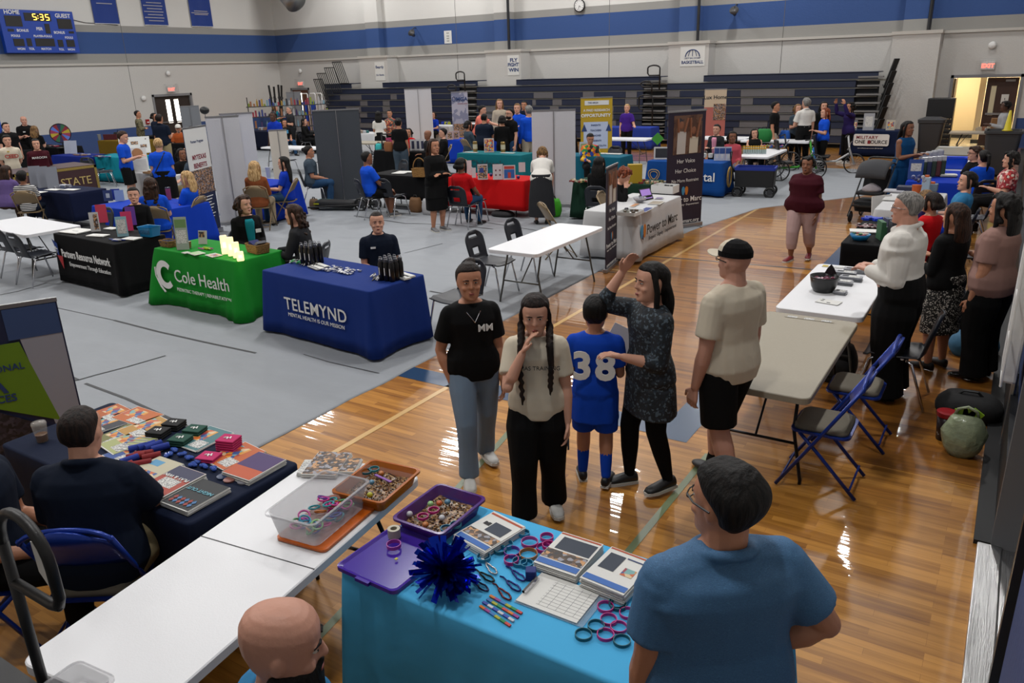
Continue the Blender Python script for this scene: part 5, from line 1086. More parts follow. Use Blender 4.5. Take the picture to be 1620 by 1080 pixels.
for i, (px, py) in enumerate(((800, 957), (795, 963), (788, 968), (783, 975))):
    x, y = on(px, py, ZT); m = M(); cl_ = [PCOL[(i*2+k) % 6] if i != 2 else ['2a3f9a', 'b9b9c0'][k % 2] for k in range(6)]
    for k in range(6): m.k = k; m.box((-.075+.03*k, 0, .004), (.029, .012, .006))
    tag(m.obj('puzzle_pen', [col(c_) for c_ in cl_], None, (x, y, ZT), -.17-.02*i), ('multicoloured segmented stick at the top of the four', 'orange and green segmented stick second from the top', 'blue and white segmented stick third from the top', 'rainbow segmented stick nearest the table edge')[i], 'stick', 'segmented sticks on the blue table')
# blue foil pom pom
FOIL = mat('blue_foil', '0a2fb0', .18, .85); x, y = on(702, 892, ZT+.12); t = thing('pom_pom', 'shiny metallic blue pom pom on the corner of the blue table', 'pom pom', (x, y, ZT+.0)); m = M()
for k in range(190):
    a = rnd.uniform(0, 2*PI); e = math.asin(rnd.uniform(-.35, 1)); d = V((math.cos(a)*math.cos(e), math.sin(a)*math.cos(e), math.sin(e))); c_ = V((0, 0, .085)); s_ = d.cross(V((rnd.uniform(-1, 1), rnd.uniform(-1, 1), rnd.uniform(-1, 1)))).normalized()*.013
    r1 = rnd.uniform(.11, .165); k1 = s_.cross(d).normalized()*rnd.uniform(-.03, .03); P_ = [c_+d*.01, c_+d*r1*.5+k1*.4, c_+d*r1+k1+V((0, 0, -.01))]; P_[2].z = max(P_[2].z, .004); P_[1].z = max(P_[1].z, .004)
    for i in range(2): m.quad(P_[i]-s_, P_[i]+s_, P_[i+1]+s_, P_[i+1]-s_)
m.obj('foil_strips', FOIL, t); M().ball((0, 0, .05), (.035, .035, .05)).obj('core', mat('pom_core', '06123f', .4), t)
# plastic bins
def tub(lab, px, py, z, rot, L, W, H, c, al=.55, name='plastic_bin', lip=.012, tilt=None, up=False, loc=None):
    x, y = on(px, py, z) if loc is None else loc; t = thing(name, lab, 'bin', (x, y, z), rot)
    if tilt: t.rotation_euler = tilt
    mt = mat('tub_'+c, c, .22, alpha=al, spec=.5); P_ = rrect(L, W, .03, 4); Q = rrect(L*.88, W*.88, .03, 4); m = M()
    S_ = lambda poly, k, z_: [V((x_*k, y_*k, z_)) for x_, y_ in poly]
    m.rings([S_(Q, 1, .003), S_(P_, 1, H)], cap=False).add(S_(Q, 1, .003), [tuple(range(len(Q)))]); m.rings([S_(P_, 1, H), [V((a*(1+2*lip/L), b*(1+2*lip/W), H)) for a, b in P_], [V((a*(1+2*lip/L), b*(1+2*lip/W), H-.01)) for a, b in P_]], cap=False)
    o = m.obj('tub', mt, t, smooth=False); sd = o.modifiers.new('thick', 'SOLIDIFY'); sd.thickness = .002; return t
BEADM = patmat('bead_brown', ['4a2f18', '7a5230', '9a7a4e', '35200f'], 'voronoi', 90, .35, bump=1.0)
def beads(lab, loc, rot, L, W, h_, seed=1):
    m = M(); NX_, NY_ = 26, 20; vs = []
    for j in range(NY_+1):
        for i in range(NX_+1): x_ = -L/2+L*i/NX_; y_ = -W/2+W*j/NY_; vs.append((x_, y_, h_+.014*nz(V((x_*14, y_*14, seed)))))
    m.add(vs, [(j*(NX_+1)+i, j*(NX_+1)+i+1, (j+1)*(NX_+1)+i+1, (j+1)*(NX_+1)+i) for j in range(NY_) for i in range(NX_)])
    r_ = random.Random(seed)
    for k in range(240): x_ = r_.uniform(-L/2+.01, L/2-.01); y_ = r_.uniform(-W/2+.01, W/2-.01); m.ball((x_, y_, h_+.014*nz(V((x_*14, y_*14, seed)))+.002), .0048, 5, 4)
    for a, b in ((-L/2, 0), (L/2, 0)): pass
    m.rings([[V((x_, y_, .004)) for x_, y_ in ((-L/2, -W/2), (L/2, -W/2), (L/2, W/2), (-L/2, W/2))], [V((x_, y_, h_*.8)) for x_, y_ in ((-L/2, -W/2), (L/2, -W/2), (L/2, W/2), (-L/2, W/2))]])
    o = m.obj('bean_filling', BEADM, None, loc, rot, smooth=True); tag(o, lab, 'beans', kind='stuff'); return o
pc = on(693, 800, ZT+.03); rp = -.0
tub('purple plastic tray filled with beans and toys on the blue table', 0, 0, ZT, math.radians(90), .36, .28, .075, '4a1a78', .8, loc=(-2.12, 2.6)); beads('bed of dried beans in the purple tray', (-2.12, 2.6, ZT), PI/2, .30, .23, .03, 1)
t = thing('bin_lid', 'purple plastic lid lying beside the pom pom', 'lid', (-2.11, 2.24, ZT), math.radians(88)); mt = mat('tub_lid_purple', '3d1f96', .2, alpha=.85)
P_ = rrect(.4, .36, .03); M().rings([[V((a, b, .002)) for a, b in P_], [V((a, b, .02)) for a, b in P_], [V((a*.96, b*.95, .022)) for a, b in P_], [V((a*.9, b*.88, .012)) for a, b in P_]]).obj('lid_panel', mt, t)
for x_ in (-.205, .205): M().box((x_, 0, .012), (.02, .08, .016)).obj('latch', mt, t)
x, y = on(623, 838, ZT+.06); t = thing('tape_roll', 'roll of clear tape standing on the purple lid', 'tape roll', (x, y, ZT+.024)); M().rings([[V((r_*math.cos(a), r_*math.sin(a), z_)) for a in [2*PI*i/24 for i in range(24)]] for r_, z_ in ((.03, 0), (.03, .045), (.016, .045), (.016, 0), (.03, 0))], cap=False).obj('tape', mat('tape_cream', 'a59f8c', .4), t)
ring_('pink and blue segmented bracelet on the purple lid', 623, 862, 'a0409a', .034, .018, ZT+.024, group='bracelets on the purple lid')
x, y = on(627, 885, ZT+.02); tag(M().box((0, 0, .002), (.012, .014, .003)).obj('sticker', col('b0a820'), None, (x, y, ZT+.0225)), 'tiny yellow sticker on the purple lid', 'sticker')
def toys(lst, z, box, grp):
    for i, (px, py, c, k) in enumerate(lst):
        if k == 'ring': ring_('%s in the %s' % (('pink bracelet', 'second pink bracelet', 'teal bracelet', 'blue bracelet', 'green bracelet', 'bracelet')[min(i, 5)], box), px, py, c, .028, .012, z, group=grp)
        else:
            x, y = on(px, py, z+.01); tag(M().ball((0, 0, .0), (.016, .016, .014), 10, 7).obj('wrapped_toy', col(c, .35), None, (x, y, z+.008)), '%s ball toy in the %s' % ({'8ab87a': 'pale green', 'b8541e': 'orange', '4a7a96': 'blue grey', 'b0b0b4': 'clear wrapped', 'b0682a': 'light orange'}.get(c, 'small'), box), 'toy', grp)
toys([(686, 807, PK, 'ring'), (669, 817, PK, 'ring'), (721, 830, '2a7a86', 'ring'), (706, 836, '1f7896', 'ring'), (695, 795, 'b8541e', 'b'), (681, 796, '8ab87a', 'b'), (708, 793, '4a7a96', 'b'), (648, 812, 'b0b0b4', 'b'), (673, 829, 'b0682a', 'b'), (699, 818, 'b9b9bd', 'b')], ZT+.045, 'purple tray of beans', 'toys in the purple tray')
# white table: orange tray, clear bin with toys, magazines
ZW = .733; r7 = math.radians(7)
tub('orange plastic tray of beans at the far end of the white table', 0, 0, ZW, r7+PI/2, .36, .30, .075, 'b05c08', .75, loc=(-2.6, 2.68)); beads('bed of dried beans in the orange tray', (-2.6, 2.68, ZW), r7+PI/2, .30, .25, .03, 2)
toys([(592, 742, '2a8a96', 'ring'), (580, 746, '11606e', 'ring'), (603, 748, 'b0682a', 'b'), (588, 762, '4a7a96', 'b'), (585, 782, 'a8a820', 'b')], ZW+.045, 'orange tray of beans', 'toys in the orange tray')
x, y = on(606, 757, ZW+.05); tag(M().box((0, 0, 0), (.13, .014, .006)).obj('puzzle_pen', col('7a4a9a'), None, (x, y, ZW+.052), -.15), 'lilac patterned stick lying in the orange tray', 'stick')
t = thing('bin_lid', 'orange plastic lid under the clear bin', 'lid', (-2.62, 2.33, ZW), r7+PI/2); P_ = rrect(.44, .30, .03); M().rings([[V((a, b, .002)) for a, b in P_], [V((a, b, .014)) for a, b in P_], [V((a*.95, b*.94, .016)) for a, b in P_]]).obj('lid_panel', mat('tub_lid_orange', 'c05a08', .25, alpha=.9), t)
tub('clear plastic bin full of bracelets tipped on the orange lid', 0, 0, ZW+.018, r7+math.radians(90), .44, .28, .14, 'b4b4b8', .32, loc=(-2.64, 2.31))
r_ = random.Random(5)
CT = [PK, 'b03a86', '2a8a96', '1f7896', '3a8a4a', '4a4aa0', 'b0641c', '6a2f96', '8ab87a', PK]
for i in range(34):
    a, b = r_.uniform(-.085, .085), r_.uniform(-.14, .14); v = MX.Rotation(r7, 3, 'Z') @ V((a, b, 0)); c_ = CT[i % 10]; z_ = ZW+.03+.0015*i
    o = M().tube([(.027*math.cos(q), .027*math.sin(q), 0) for q in [2*PI*k/14 for k in range(14)]], .005, 5, closed=True).obj('bracelet', col(c_, .4), None, (-2.64+v.x, 2.31+v.y, z_), (r_.uniform(-.5, .5), r_.uniform(-.5, .5), 0))
    tag(o, 'rubber bracelet in the pile inside the clear bin', 'bracelet', 'bracelets inside the clear bin')
for i, (px, py, n_) in enumerate(((518, 738, 8), (540, 740, 7), (503, 742, 6))):
    x, y = on(px, py, ZW); paperstack(('glossy magazine stack at the far edge of the white table', 'magazine stack with dark covers behind the clear bin', 'magazine with red title at the front of the stack')[i], x, y, ZW+.0, r7+.3+.05*i, .2, .16 if i else .27, n_, [(0, 0, .98, .98, PHOTO.name if i != 2 else TEXTM.name)], name='magazine_stack', th=.003)
# navy table goods
ZN = .752
MAG = [('dfd', '')]
mags = [('poster leaflet with orange and purple print at the back of the navy table', 180, 655, 'a5521c', 'PHOTO2'), ('orange leaflet beside the first at the back of the navy table', 218, 660, 'b05a20', 'x'), ('dark leaflet under the orange ones near the seated man', 165, 672, '2a2c34', 'x'), ('golden leaflet below the black socks', 232, 678, 'a9803a', 'x'), ('olive and teal leaflet left on the navy table', 190, 690, '6a6a3a', 'x'), ('pale flyer with pens lying on it', 205, 700, '9aa06a', 'x'), ('blue leaflet under the foam fingers', 212, 716, '2a4a8a', 'x'),
        ('teal leaflet beneath the pink wallets', 322, 695, '3a6a70', 'x'), ('sunset orange leaflet right of the pink wallets', 372, 722, 'b0541e', 'x')]
for i, (lab, px, py, c, _) in enumerate(mags):
    x, y = on(px, py, ZN); paperstack(lab, x, y, ZN, -.1+.12*math.sin(i*2), .28 if i < 2 else .22, .2 if i < 2 else .28, 2+i % 2, [(0, 0, .97, .97, c), (-.15, .1, .5, .5, PHOTO2.name), (.2, -.25, .45, .3, TEXTM.name)], name='leaflet', cat='leaflet')
for lab, px, py, prs, n_, s_ in (('stack of purple and orange posters at the right corner of the navy table', -3.354, 2.5, [(0, 0, .97, .97, 'b04a22'), (0, .18, .97, .6, '3a1f5a')], 9, ''), ('cream leaflet stack with cartoon figures in front of the foam fingers', -3.85, 2.19, [(0, 0, .97, .97, 'b0aa92'), (.1, -.2, .5, .3, PHOTO2.name), (-.2, .25, .4, .2, '4a8ab0')], 6, ''), ('stack of red and navy leaflets in the middle of the table edge', -3.6, 2.15, [(0, 0, .97, .97, '9a3a2a'), (0, .3, .97, .36, '2a2c4a'), (0, -.1, .6, .3, TEXTM.name)], 12, 'PLAY & WIN'), ('stack of black National Night Out leaflets on the front edge', -3.376, 2.13, [(0, 0, .97, .97, '15191d')], 9, 'NIGHT OUT')):
    t = paperstack(lab, px, py, ZN, .03, .216, .272, n_, prs, name='leaflet_stack', cat='leaflets')
    if s_: text(s_, .035, mat('print_cyan', '6aa8b8', .6) if 'NIGHT' in s_ else WTX, t, (0, .03, .0035*n_+.004), (0, 0, PI), bold=.01)
    if 'Night' in lab:
        m = M()
        for k in range(12): m.k = k % 2; cx_, cz_ = -.07+.028*(k % 6), -.095+.03*(k//6); m.prism([(cx_, cz_-.018), (cx_+.014, cz_), (cx_, cz_+.018), (cx_-.014, cz_)], .0035*n_+.003, .0035*n_+.004)
        m.obj('diamond_pattern', [col('8a2a22'), col('3a6a9a')], t)
def koozie(lab, px, py, c, n, grp):
    x, y = on(px, py, ZN+.02); t = thing('can_sleeve_stack', lab, 'can sleeve', (x, y, ZN), .3, grp)
    for k in range(n): M().box((0, .002*k, .008+.014*k), (.12, .1, .012)).obj('sleeve', col(c, .85), t, bevel=.004)
    text('*H', .04, WTX, t, (0, 0, .0165+.014*(n-1)), (0, 0, .4), bold=.04)
koozie('upper pile of folded black can sleeves', 275, 672, '0c0c0e', 3, 'folded can sleeves'); koozie('lower pile of folded black can sleeves', 250, 685, '0c0c0e', 3, 'folded can sleeves'); koozie('upper pile of dark green can sleeves', 308, 682, '0e4236', 3, 'folded can sleeves'); koozie('lower pile of dark green can sleeves', 285, 697, '0e4236', 3, 'folded can sleeves'); koozie('tall pile of pink can sleeves', 362, 705, 'b01f5c', 5, 'folded can sleeves'); koozie('low pile of pink can sleeves', 330, 722, 'b01f5c', 2, 'folded can sleeves')
for i, (px, py, c) in enumerate(((218, 708, '0a2a86'), (232, 705, '0a2a86'), (243, 705, '0a2a86'), (254, 708, '0a2a86'), (215, 722, '7a1218'), (228, 718, '7a1218'), (240, 722, '7a1218'), (205, 727, '0a2a86'), (196, 738, '7a1218'), (180, 736, '0a2a86'), (225, 733, '7a1218'))):
    x, y = on(px, py, ZN+.02); o = M().tube([(-.05, 0, 0), (.05, 0, 0)], .021, 12).tube([(-.051, 0, 0), (-.052, 0, 0)], .012, 8).obj('foam_roll', col(c, .8), None, (x, y, ZN+.022), 1.1+.3*math.sin(i), smooth=False); tag(o, '%s foam roll in the %s of the pile before the seated man' % ('blue' if c[0] == '0' else 'red', ('back left', 'back', 'back middle', 'back right', 'middle left', 'middle', 'middle right', 'left', 'front left', 'far left', 'front')[i]), 'foam roll', 'red and blue foam rolls')
for i, (px, py) in enumerate(((275, 712), (287, 718), (299, 724), (312, 730), (322, 738), (336, 742), (268, 720), (305, 735))):
    x, y = on(px, py, ZN+.01); m = M()
    for k in range(5): m.ball((rnd.uniform(-.02, .02), rnd.uniform(-.02, .02), .012), (.018, .014, .011), 7, 5)
    tag(m.obj('wrapped_giveaway', mat('wrapped_blue_plastic', '2a4a9a', .15, spec=.8), None, (x, y, ZN)), 'clear wrapped blue giveaway in the row across the navy table', 'giveaway', 'row of wrapped blue giveaways')
for i, (px, py, c) in enumerate(((352, 752, '2a3a5a'), (363, 757, '8a5a52'), (385, 760, '7a7a82'))):
    x, y = on(px, py, ZN+.01); t = thing('badge_button', ('round dark badge at the front edge of the navy table', 'round badge with a figure beside the dark one', 'clear wrapped badge nearest the table edge')[i], 'badge', (x, y, ZN)); M().lathe([(.032, 0), (.033, .008), (.0, .013)], 18).obj('button', col(c, .3), t)
for i in range(7):
    x, y = on(198+5*i, 712-4*i, ZN+.01); tag(M().tube([(-.06, 0, 0), (.06, 0, 0)], .004, 6).tube([(.06, 0, 0), (.075, 0, 0)], .0046, 6).obj('pen', col('b4b4b6'), None, (x, y, ZN+.012), .35), 'white pen in the bundle on the pale flyer', 'pen', 'bundle of white pens')
x, y = on(70, 690, .66); t = thing('iced_coffee_cup', 'clear plastic cup of iced coffee behind the seated man', 'cup', (*on(68, 698), .752)); M().lathe([(.032, 0), (.042, .11), (.044, .115), (.04, .13), (.02, .135)], 18).obj('cup', mat('clear_cup', 'b5b0aa', .1, alpha=.4), t, smooth=True); M().lathe([(.03, .004), (.035, .05), (0, .051)], 16).obj('coffee', mat('coffee', '7a5636', .3), t)
# candy bowl table
ZB = .742
x, y = on(1303, 452, ZB+.05); t = thing('candy_bowl', 'black plastic cauldron bowl on the white table at right', 'bowl', (x, y, ZB)); m = M().lathe([(.09, 0), (.115, .05), (.13, .14), (.132, .15), (.126, .15), (.11, .06), (.085, .015), (0, .012)], 30); m.obj('bowl', mat('bowl_black', '111113', .3), t, smooth=True)
M().prism([(-.06, 0), (.06, 0), (.03, .06), (0, .1), (-.03, .06)], 0, .006, lambda p: V((p.x+.03, .12-p.z, .14+p.y))).obj('ear', mat('bowl_black', '111113', .3), t)
m = M()
for k in range(70): a = rnd.uniform(0, 2*PI); q = .105*math.sqrt(rnd.random()); m.k = k % 3; m.box((q*math.cos(a), q*math.sin(a), .105+.02*rnd.random()), (.035, .022, .01), MX.Rotation(rnd.uniform(0, 3), 3, 'Z') @ MX.Rotation(rnd.uniform(-.6, .6), 3, 'X'))
tag(m.obj('wrapped_candy', [col('6d1f3a', .3), col('8a6a78', .3), col('4a1a2a', .3)], None, (x, y, ZB)), 'pink and silver wrapped candy filling the black bowl', 'candy', kind='stuff')
for i, (px, py, n_) in enumerate(((1352, 428, 9), (1338, 433, 10), (1346, 440, 9), (1332, 446, 8), (1330, 461, 6))):
    x, y = on(px, py, ZB+.02); paperstack(('leaflet stack in clear sleeves at the back of the white table', 'second leaflet stack left of the back one', 'third leaflet stack nearer the man in white shirt', 'fourth leaflet stack just behind the bowl', 'small card stack right of the black bowl')[i], x, y, ZB, .1*math.sin(i*3), .2 if i < 4 else .1, .1, n_, [(-.25, .1, .3, .5, '22242c'), (.15, 0, .5, .8, TEXTM.name)], name='leaflet_stack', base=mat('paper_grey', '8a8c92', .4), jit=.01, th=.0045)
x, y = on(1311, 478, ZB); paperstack('card with small dark logos in front of the black bowl', x, y, ZB, -.15, .2, .13, 2, [(-.3, .3, .12, .12, '1a1a1e'), (-.3, 0, .14, .12, '1a1a1e'), (.05, -.3, .16, .12, '1a1a1e')], name='card')
for i, (px, py, c) in enumerate(((1306, 421, 'b09a1a'), (1322, 423, 'b4b4b4'), (1358, 423, 'b09a1a'))): x, y = on(px, py, ZB); paperstack(('yellow sticky note at the back left of the white table', 'strip of printed labels at the back of the white table', 'yellow sticky note at the back right of the white table')[i], x, y, ZB, 0, .06 if i != 1 else .16, .07, 1, [(0, 0, .96, .96, c if i != 1 else TEXTM.name)], name='note', cat='note')
x, y = on(1322, 508, ZB); paperstack('strip of printed tape at the far end of the beige table', -1.27, 6.7, ZB, 0, .4, .05, 1, [(-.35, 0, .2, .9, TEXTM.name), (0, 0, .2, .9, TEXTM.name), (.35, 0, .2, .9, TEXTM.name)], name='tape_strip', cat='tape', th=.001, base=PG)
# ---------------------------------------------------------------- the people
p_ = person
# -- walking visitors on the wood floor
A1 = p_('woman walking in a plain black tee and light flared jeans', 741, 418, 1.62, face=12, skin='tan', top=('tee', 'black'), bot=('pants+flare', 'ldenim'), hair=('short+topbun+high', 'dbrown'), aL='down', aR='pocket', step=.1, fem=1, b=1.15, q=2, shoe='white', hyaw=-4)
text('MM', .07, WTX, A1['root'], A1['tp'](-.042, .094, .2), (PI/2, 0, PI), bold=.02, ex=.002, name='shirt_print'); M().tube([A1['tp'](-.03, .062, .268), A1['tp'](0, .085, .225), A1['tp'](.03, .062, .268)], .003, 5).obj('necklace', CHR, A1['root'])
A2 = p_('woman with two long dark braids in a cream tee and wide black trousers', 846, 468, 1.58, face=-2, skin='light', top=('tee', 'cream'), bot=('pants+wide', 'black'), hair=('short+braids+high', 'dbrown'), aL='down', aR='chin', step=.05, fem=1, b=1.08, q=2, hpit=12, shoe='white')
text('MAMAS TRAINING', .036, INK, A2['root'], A2['tp'](0, .100, .19), (PI/2-.05, 0, PI), ex=.002, name='shirt_print')
j = A2['j'][-1]; w = j[2]+j[4]*.09; M().box((w.x-.0, w.y, w.z-.02), (.012, .075, .15), MX.Rotation(.5, 3, 'X')).obj('phone', mat('phone_dark', '0c1220', .15), None).parent = A2['root']
A3 = p_('boy in a blue football jersey and shorts seen from behind, number 38', 942, 467, 1.40, face=176, skin='tan', top=('tee+tunic', 'jersey'), bot=('shorts+socks', 'jersey'), hair=('short+buzz', 'black'), aL='hold', aR='hold', b=1.1, q=2, hs=1.12, shoe='vans', step=-.04)
text('38', .27, WTX, A3['root'], A3['tp'](0, -.088, .145), (PI/2, 0, 0), bold=.035, ex=.004, name='jersey_number', space=1.15)
j = A3['j'][1]; q_ = j[1].lerp(j[0], .45); patchm = M().box((q_.x+.055, q_.y-.01, q_.z), (.006, .07, .045)); patchm.obj('flag_patch', mat('patch_red_white', '8a5a60', .7), A3['root'])
A4 = p_('woman with long black hair and dark speckled blouse, hand raised to her head', 1030, 417, 1.66, face=-62, skin='light', top=('34+tunic', 'lace'), bot=('pants+slim', 'black'), hair=('short+long', 'black'), aL='hold', aR='head', step=.06, fem=1, b=1.25, q=2, shoe='vans', hyaw=0)
x_, y_ = A3['j'][1][2], 0; v = A3['root'].matrix_basis @ (A3['j'][1][2]+V((.02, .1, .05)))
t = thing('flyer_sheet', 'white sheet of paper held between the boy and the woman', 'paper', (v.x, v.y, v.z), .6); M().box((0, 0, 0), (.2, .004, .27), MX.Rotation(.5, 3, 'Y')).obj('sheet', PAP, t)
A5 = p_('man in a black and cream cap, cream tee and black shorts', 1163, 382, 1.83, face=-128, skin='pink', top=('tee', 'cream'), bot=('shorts+ankle', 'black'), hair=('bald', 'dbrown'), aL='down', aR='down', q=2, b=1.3, hs=.9, step=.1, shoe='black')
cap(A5, CL['black'], CL['cream'], CL['cream']); glasses(A5)
A6 = p_('grey haired man in a white dress shirt and black trousers at the candy table', 1437, 305, 1.84, face=-100, skin='pink', top=('long+shirt', 'white'), bot=('pants+wide', 'black'), hair=('short', 'grey'), aL=((.1, -.05, -1), (-.45, .8, .1)), aR=((.1, -.05, -1), (-.45, .8, .1)), q=2, b=1.75, hs=.92, tuck=1, shoe='patent', belly=.25, lean=3); glasses(A6, CHR)
A7 = p_('woman with curly black hair in a dusty pink blouse at the right edge', 1592, 307, 1.72, face=-112, skin='tan', top=('tee', 'blush'), bot=('pants+wide', 'black'), hair=('short+long+curly+mid', 'black'), aL='down', aR='hold', fem=1, b=1.5, q=2, shoe='patent', belly=.15)
A8 = p_('woman with long brown hair in a black top and speckled skirt', 1514, 322, 1.6, face=-125, skin='tan', top=('34', 'black'), bot=('skirt', 'speck'), hair=('short+long', 'brown'), aL='hold', aR='hold', fem=1, b=1.15, q=1, shoe='black')
A9 = p_('woman in a maroon polo and pale pink cropped trousers walking on the wood floor', 1279, 248, 1.54, face=-18, skin='brown', top=('tee+polo', 'maroon'), bot=('pants+crop', 'wpants'), hair=('short+curly', 'black'), aL='down', aR='swingb', step=.08, fem=1, b=1.75, q=1, shoe='red', belly=.1)
patch(A9, .03, .22, .05, .018, WTX, 'name_tag')
A10 = p_('woman bending over the red table in a white blouse and grey skirt', 858, 234, 1.62, face=176, lean=50, skin='light', top=('tee', 'white'), bot=('skirt+longskirt', 'charcoal'), hair=('short+mid+back', 'sandy'), aL='drop', aR='drop', q=1, fem=1, b=1.2, hpit=10)
# -- nearest figures
B1 = p_('black haired man in a heathered blue polo, back turned, at bottom right', 1150, 737, 1.72, face=-152, skin='tan', top=('tee+polo', 'heather'), bot=('pants', 'charcoal'), hair=('short+vol', 'black'), aL='down', aR='hip', q=2, b=1.6, hs=.98, hyaw=28, belly=.1); glasses(B1)
B2 = p_('bald bearded man in a blue shirt seated at the bottom edge', 440, 958, 1.75, face=78, sit=1, skin='pink', top=('tee', 'sky'), bot=('shorts', 'navy'), hair=('bald+longbeard', 'black'), aL='kneef', aR='kneef', q=2, b=1.25, hs=1.12, hpit=0, lean=20)
j = B2['j'][-1]; w_ = j[2]; M().tube([w_-j[4]*.035, w_+j[4]*.0], .036, 16).obj('wrist_band', BLK, B2['root'])
B3 = p_('man with buzzed dark hair in a navy polo seated with his back to the camera', 122, 647, 1.78, face=150, sit=1, skin='light', top=('tee+polo', 'navy'), bot=('pants', 'khaki'), hair=('short+buzz', 'dbrown'), aL='lap', aR='kneef', q=2, b=1.4, lean=8, hpit=5, hs=.94)
j = B3['j'][1]; q_ = j[1].lerp(j[0], .4); M().box((q_.x+.062, q_.y, q_.z), (.006, .06, .05)).obj('flag_patch', MC['patch_red_white'], B3['root'])
B4 = p_('person in a navy uniform shirt cut off by the left edge of the photo', -62, 656, 1.75, face=60, sit=1, skin='tan', top=('tee+polo', 'navy'), bot=('pants', 'black'), hair=('short', 'dbrown'), aL='lap', aR='lap', q=1, b=1.1)
chair('blue', 'blue folding chair under the man in the navy polo', *(B3['root'].location.xy), B3['root'].rotation_euler.z, 'blue folding chairs in the foreground'); chair('blue', 'blue folding chair under the person cut off at the left', *(B4['root'].location.xy), B4['root'].rotation_euler.z, 'blue folding chairs in the foreground')
def seated(lab, px, py, kind='shell', cl=None, **k):
    a = p_(lab, px, py, sit=1, **k)
    if cl: r = a['root'].rotation_euler.z; l = a['root'].location; off = MX.Rotation(r, 3, 'Z') @ V((0, .05, 0)); chair(kind, cl, l.x+off.x, l.y+off.y, r)
    return a
# -- front booths
C1 = seated('man with cropped dark hair in a navy polo seated behind the TELEMYND table', 595, 336, cl='navy shell chair under the man at the TELEMYND table', yy=6.95, h=1.84, face=8, skin='light', top=('tee+polo', 'navy'), bot=('pants', 'black'), hair=('short+buzz', 'dbrown'), aL='lap', aR='lap', q=2, b=1.1, legdir=-38, hyaw=-4); patch(C1, .055, .215, .06, .022, WTX, 'name_tag')
C2 = seated('woman with curly brown hair and black cardigan over teal, wearing an ID badge', 384, 310, cl='navy shell chair under the curly haired woman', yy=7.15, h=1.7, face=18, skin='light', top=('long+jacket+inner+teal', 'black'), bot=('pants', 'black'), hair=('short+curly+mid', 'brown'), aL='lap', aR='lap', q=2, fem=1, b=1.15, hyaw=22, legdir=-50); patch(C2, -.065, .17, .075, .05, WTX, 'id_badge')
C3 = seated('woman in a charcoal sweater with long wavy brown hair leaning on the green table', 462, 324, cl='navy shell chair under the woman in the charcoal sweater', h=1.68, face=-112, skin='light', top=('long', 'charcoal'), bot=('pants', 'black'), hair=('short+long+wavy', 'brown'), aL='table', aR='table', q=1, fem=1, b=1.15, lean=12)
C4 = seated('woman with pulled back black hair in a black jacket behind the Partners table', 209, 297, cl='navy shell chair under the woman behind the Partners table', yy=7.2, h=1.64, face=-6, skin='light', top=('long+jacket', 'black'), bot=('pants', 'black'), hair=('short+bun', 'black'), aL='lap', aR='lap', q=2, fem=1, b=1.05, legdir=-45)
C5 = seated('woman with long brown hair in a blue tee seated on a brown folding chair', 236, 281, 'brown', 'brown folding chair under the brown haired woman in blue', h=1.7, face=168, skin='light', top=('tee', 'blue'), bot=('pants', 'denim'), hair=('short+long+wavy', 'brown'), aL='table', aR='table', q=1, fem=1, b=1.25)
C6 = seated('woman with long blonde hair in a blue tee facing left, on a brown folding chair', 293, 271, 'brown', 'brown folding chair under the blonde woman in blue', h=1.68, face=-122, skin='light', top=('tee', 'blue'), bot=('pants', 'denim'), hair=('short+long', 'blonde'), aL='table', aR='table', q=1, fem=1, b=1.1)
C7 = seated('woman with long ash blonde hair in a rust top seen from behind', 401, 255, 'brown', 'brown folding chair under the woman in the rust top', yy=10.2, h=1.68, face=165, skin='light', top=('long', 'rust'), bot=('pants', 'tan'), hair=('short+long', 'blonde'), aL='table', aR='table', q=1, fem=1, b=1.1)
C8 = seated('woman with long straight black hair in a blue tee turned left at the blue table', 447, 248, 'brown', 'brown folding chair under the black haired woman in blue', h=1.68, face=-105, skin='light', top=('tee', 'royal'), bot=('pants', 'denim'), hair=('short+long+vlong', 'black'), aL='table', aR='table', q=1, fem=1, b=1.05)
C9 = seated('person in a dark grey tee and jeans seated beside the grey banner', 488, 231, cl='navy shell chair under the person in the grey tee', h=1.72, face=88, skin='tan', top=('tee', 'slate'), bot=('pants', 'denim'), hair=('short+bun', 'black'), aL='lap', aR='lap', q=1, b=1.45)
C10 = seated('man in a royal blue tee seated facing right with grey shoes', 580, 240, cl='navy shell chair under the man in the royal blue tee', h=1.74, face=110, skin='brown', top=('tee', 'blue'), bot=('shorts', 'black'), hair=('short+buzz', 'black'), aL='kneef', aR='kneef', q=1, b=1.35, shoe='grey')
C11 = p_('woman in a long black cardigan and black dress standing with folded arms', 686, 220, 1.7, face=35, skin='tan', top=('long+tunic+jacket', 'black'), bot=('skirt', 'black'), hair=('short+long', 'brown'), aL='fold', aR='fold', q=1, fem=1, b=1.2, shoe='grey')
C12 = seated('woman with black bob hair in a red tee seated at the red table', 729, 250, cl='navy shell chair under the woman in the red tee', h=1.66, face=150, skin='brown', top=('tee', 'red'), bot=('pants', 'denim'), hair=('short+mid', 'black'), aL='lap', aR='kneef', q=1, fem=1, b=1.1)
C13 = seated('dark haired woman in a black jacket seen from behind beside the white banner back', 948, 248, cl='navy shell chair under the woman in black by the white banner back', h=1.66, face=165, skin='light', top=('long', 'black'), bot=('pants', 'black'), hair=('short+long', 'black'), aL='table', aR='table', q=1, fem=1, b=1.1)
C14 = seated('ginger haired person writing behind the Power to Marc table', 988, 267, 'brown', 'brown folding chair under the ginger haired person', h=1.66, face=75, skin='light', top=('long', 'black'), bot=('pants', 'black'), hair=('short+curly', 'auburn'), aL='table', aR='chin', q=1, b=1.05, hpit=22, lean=16)
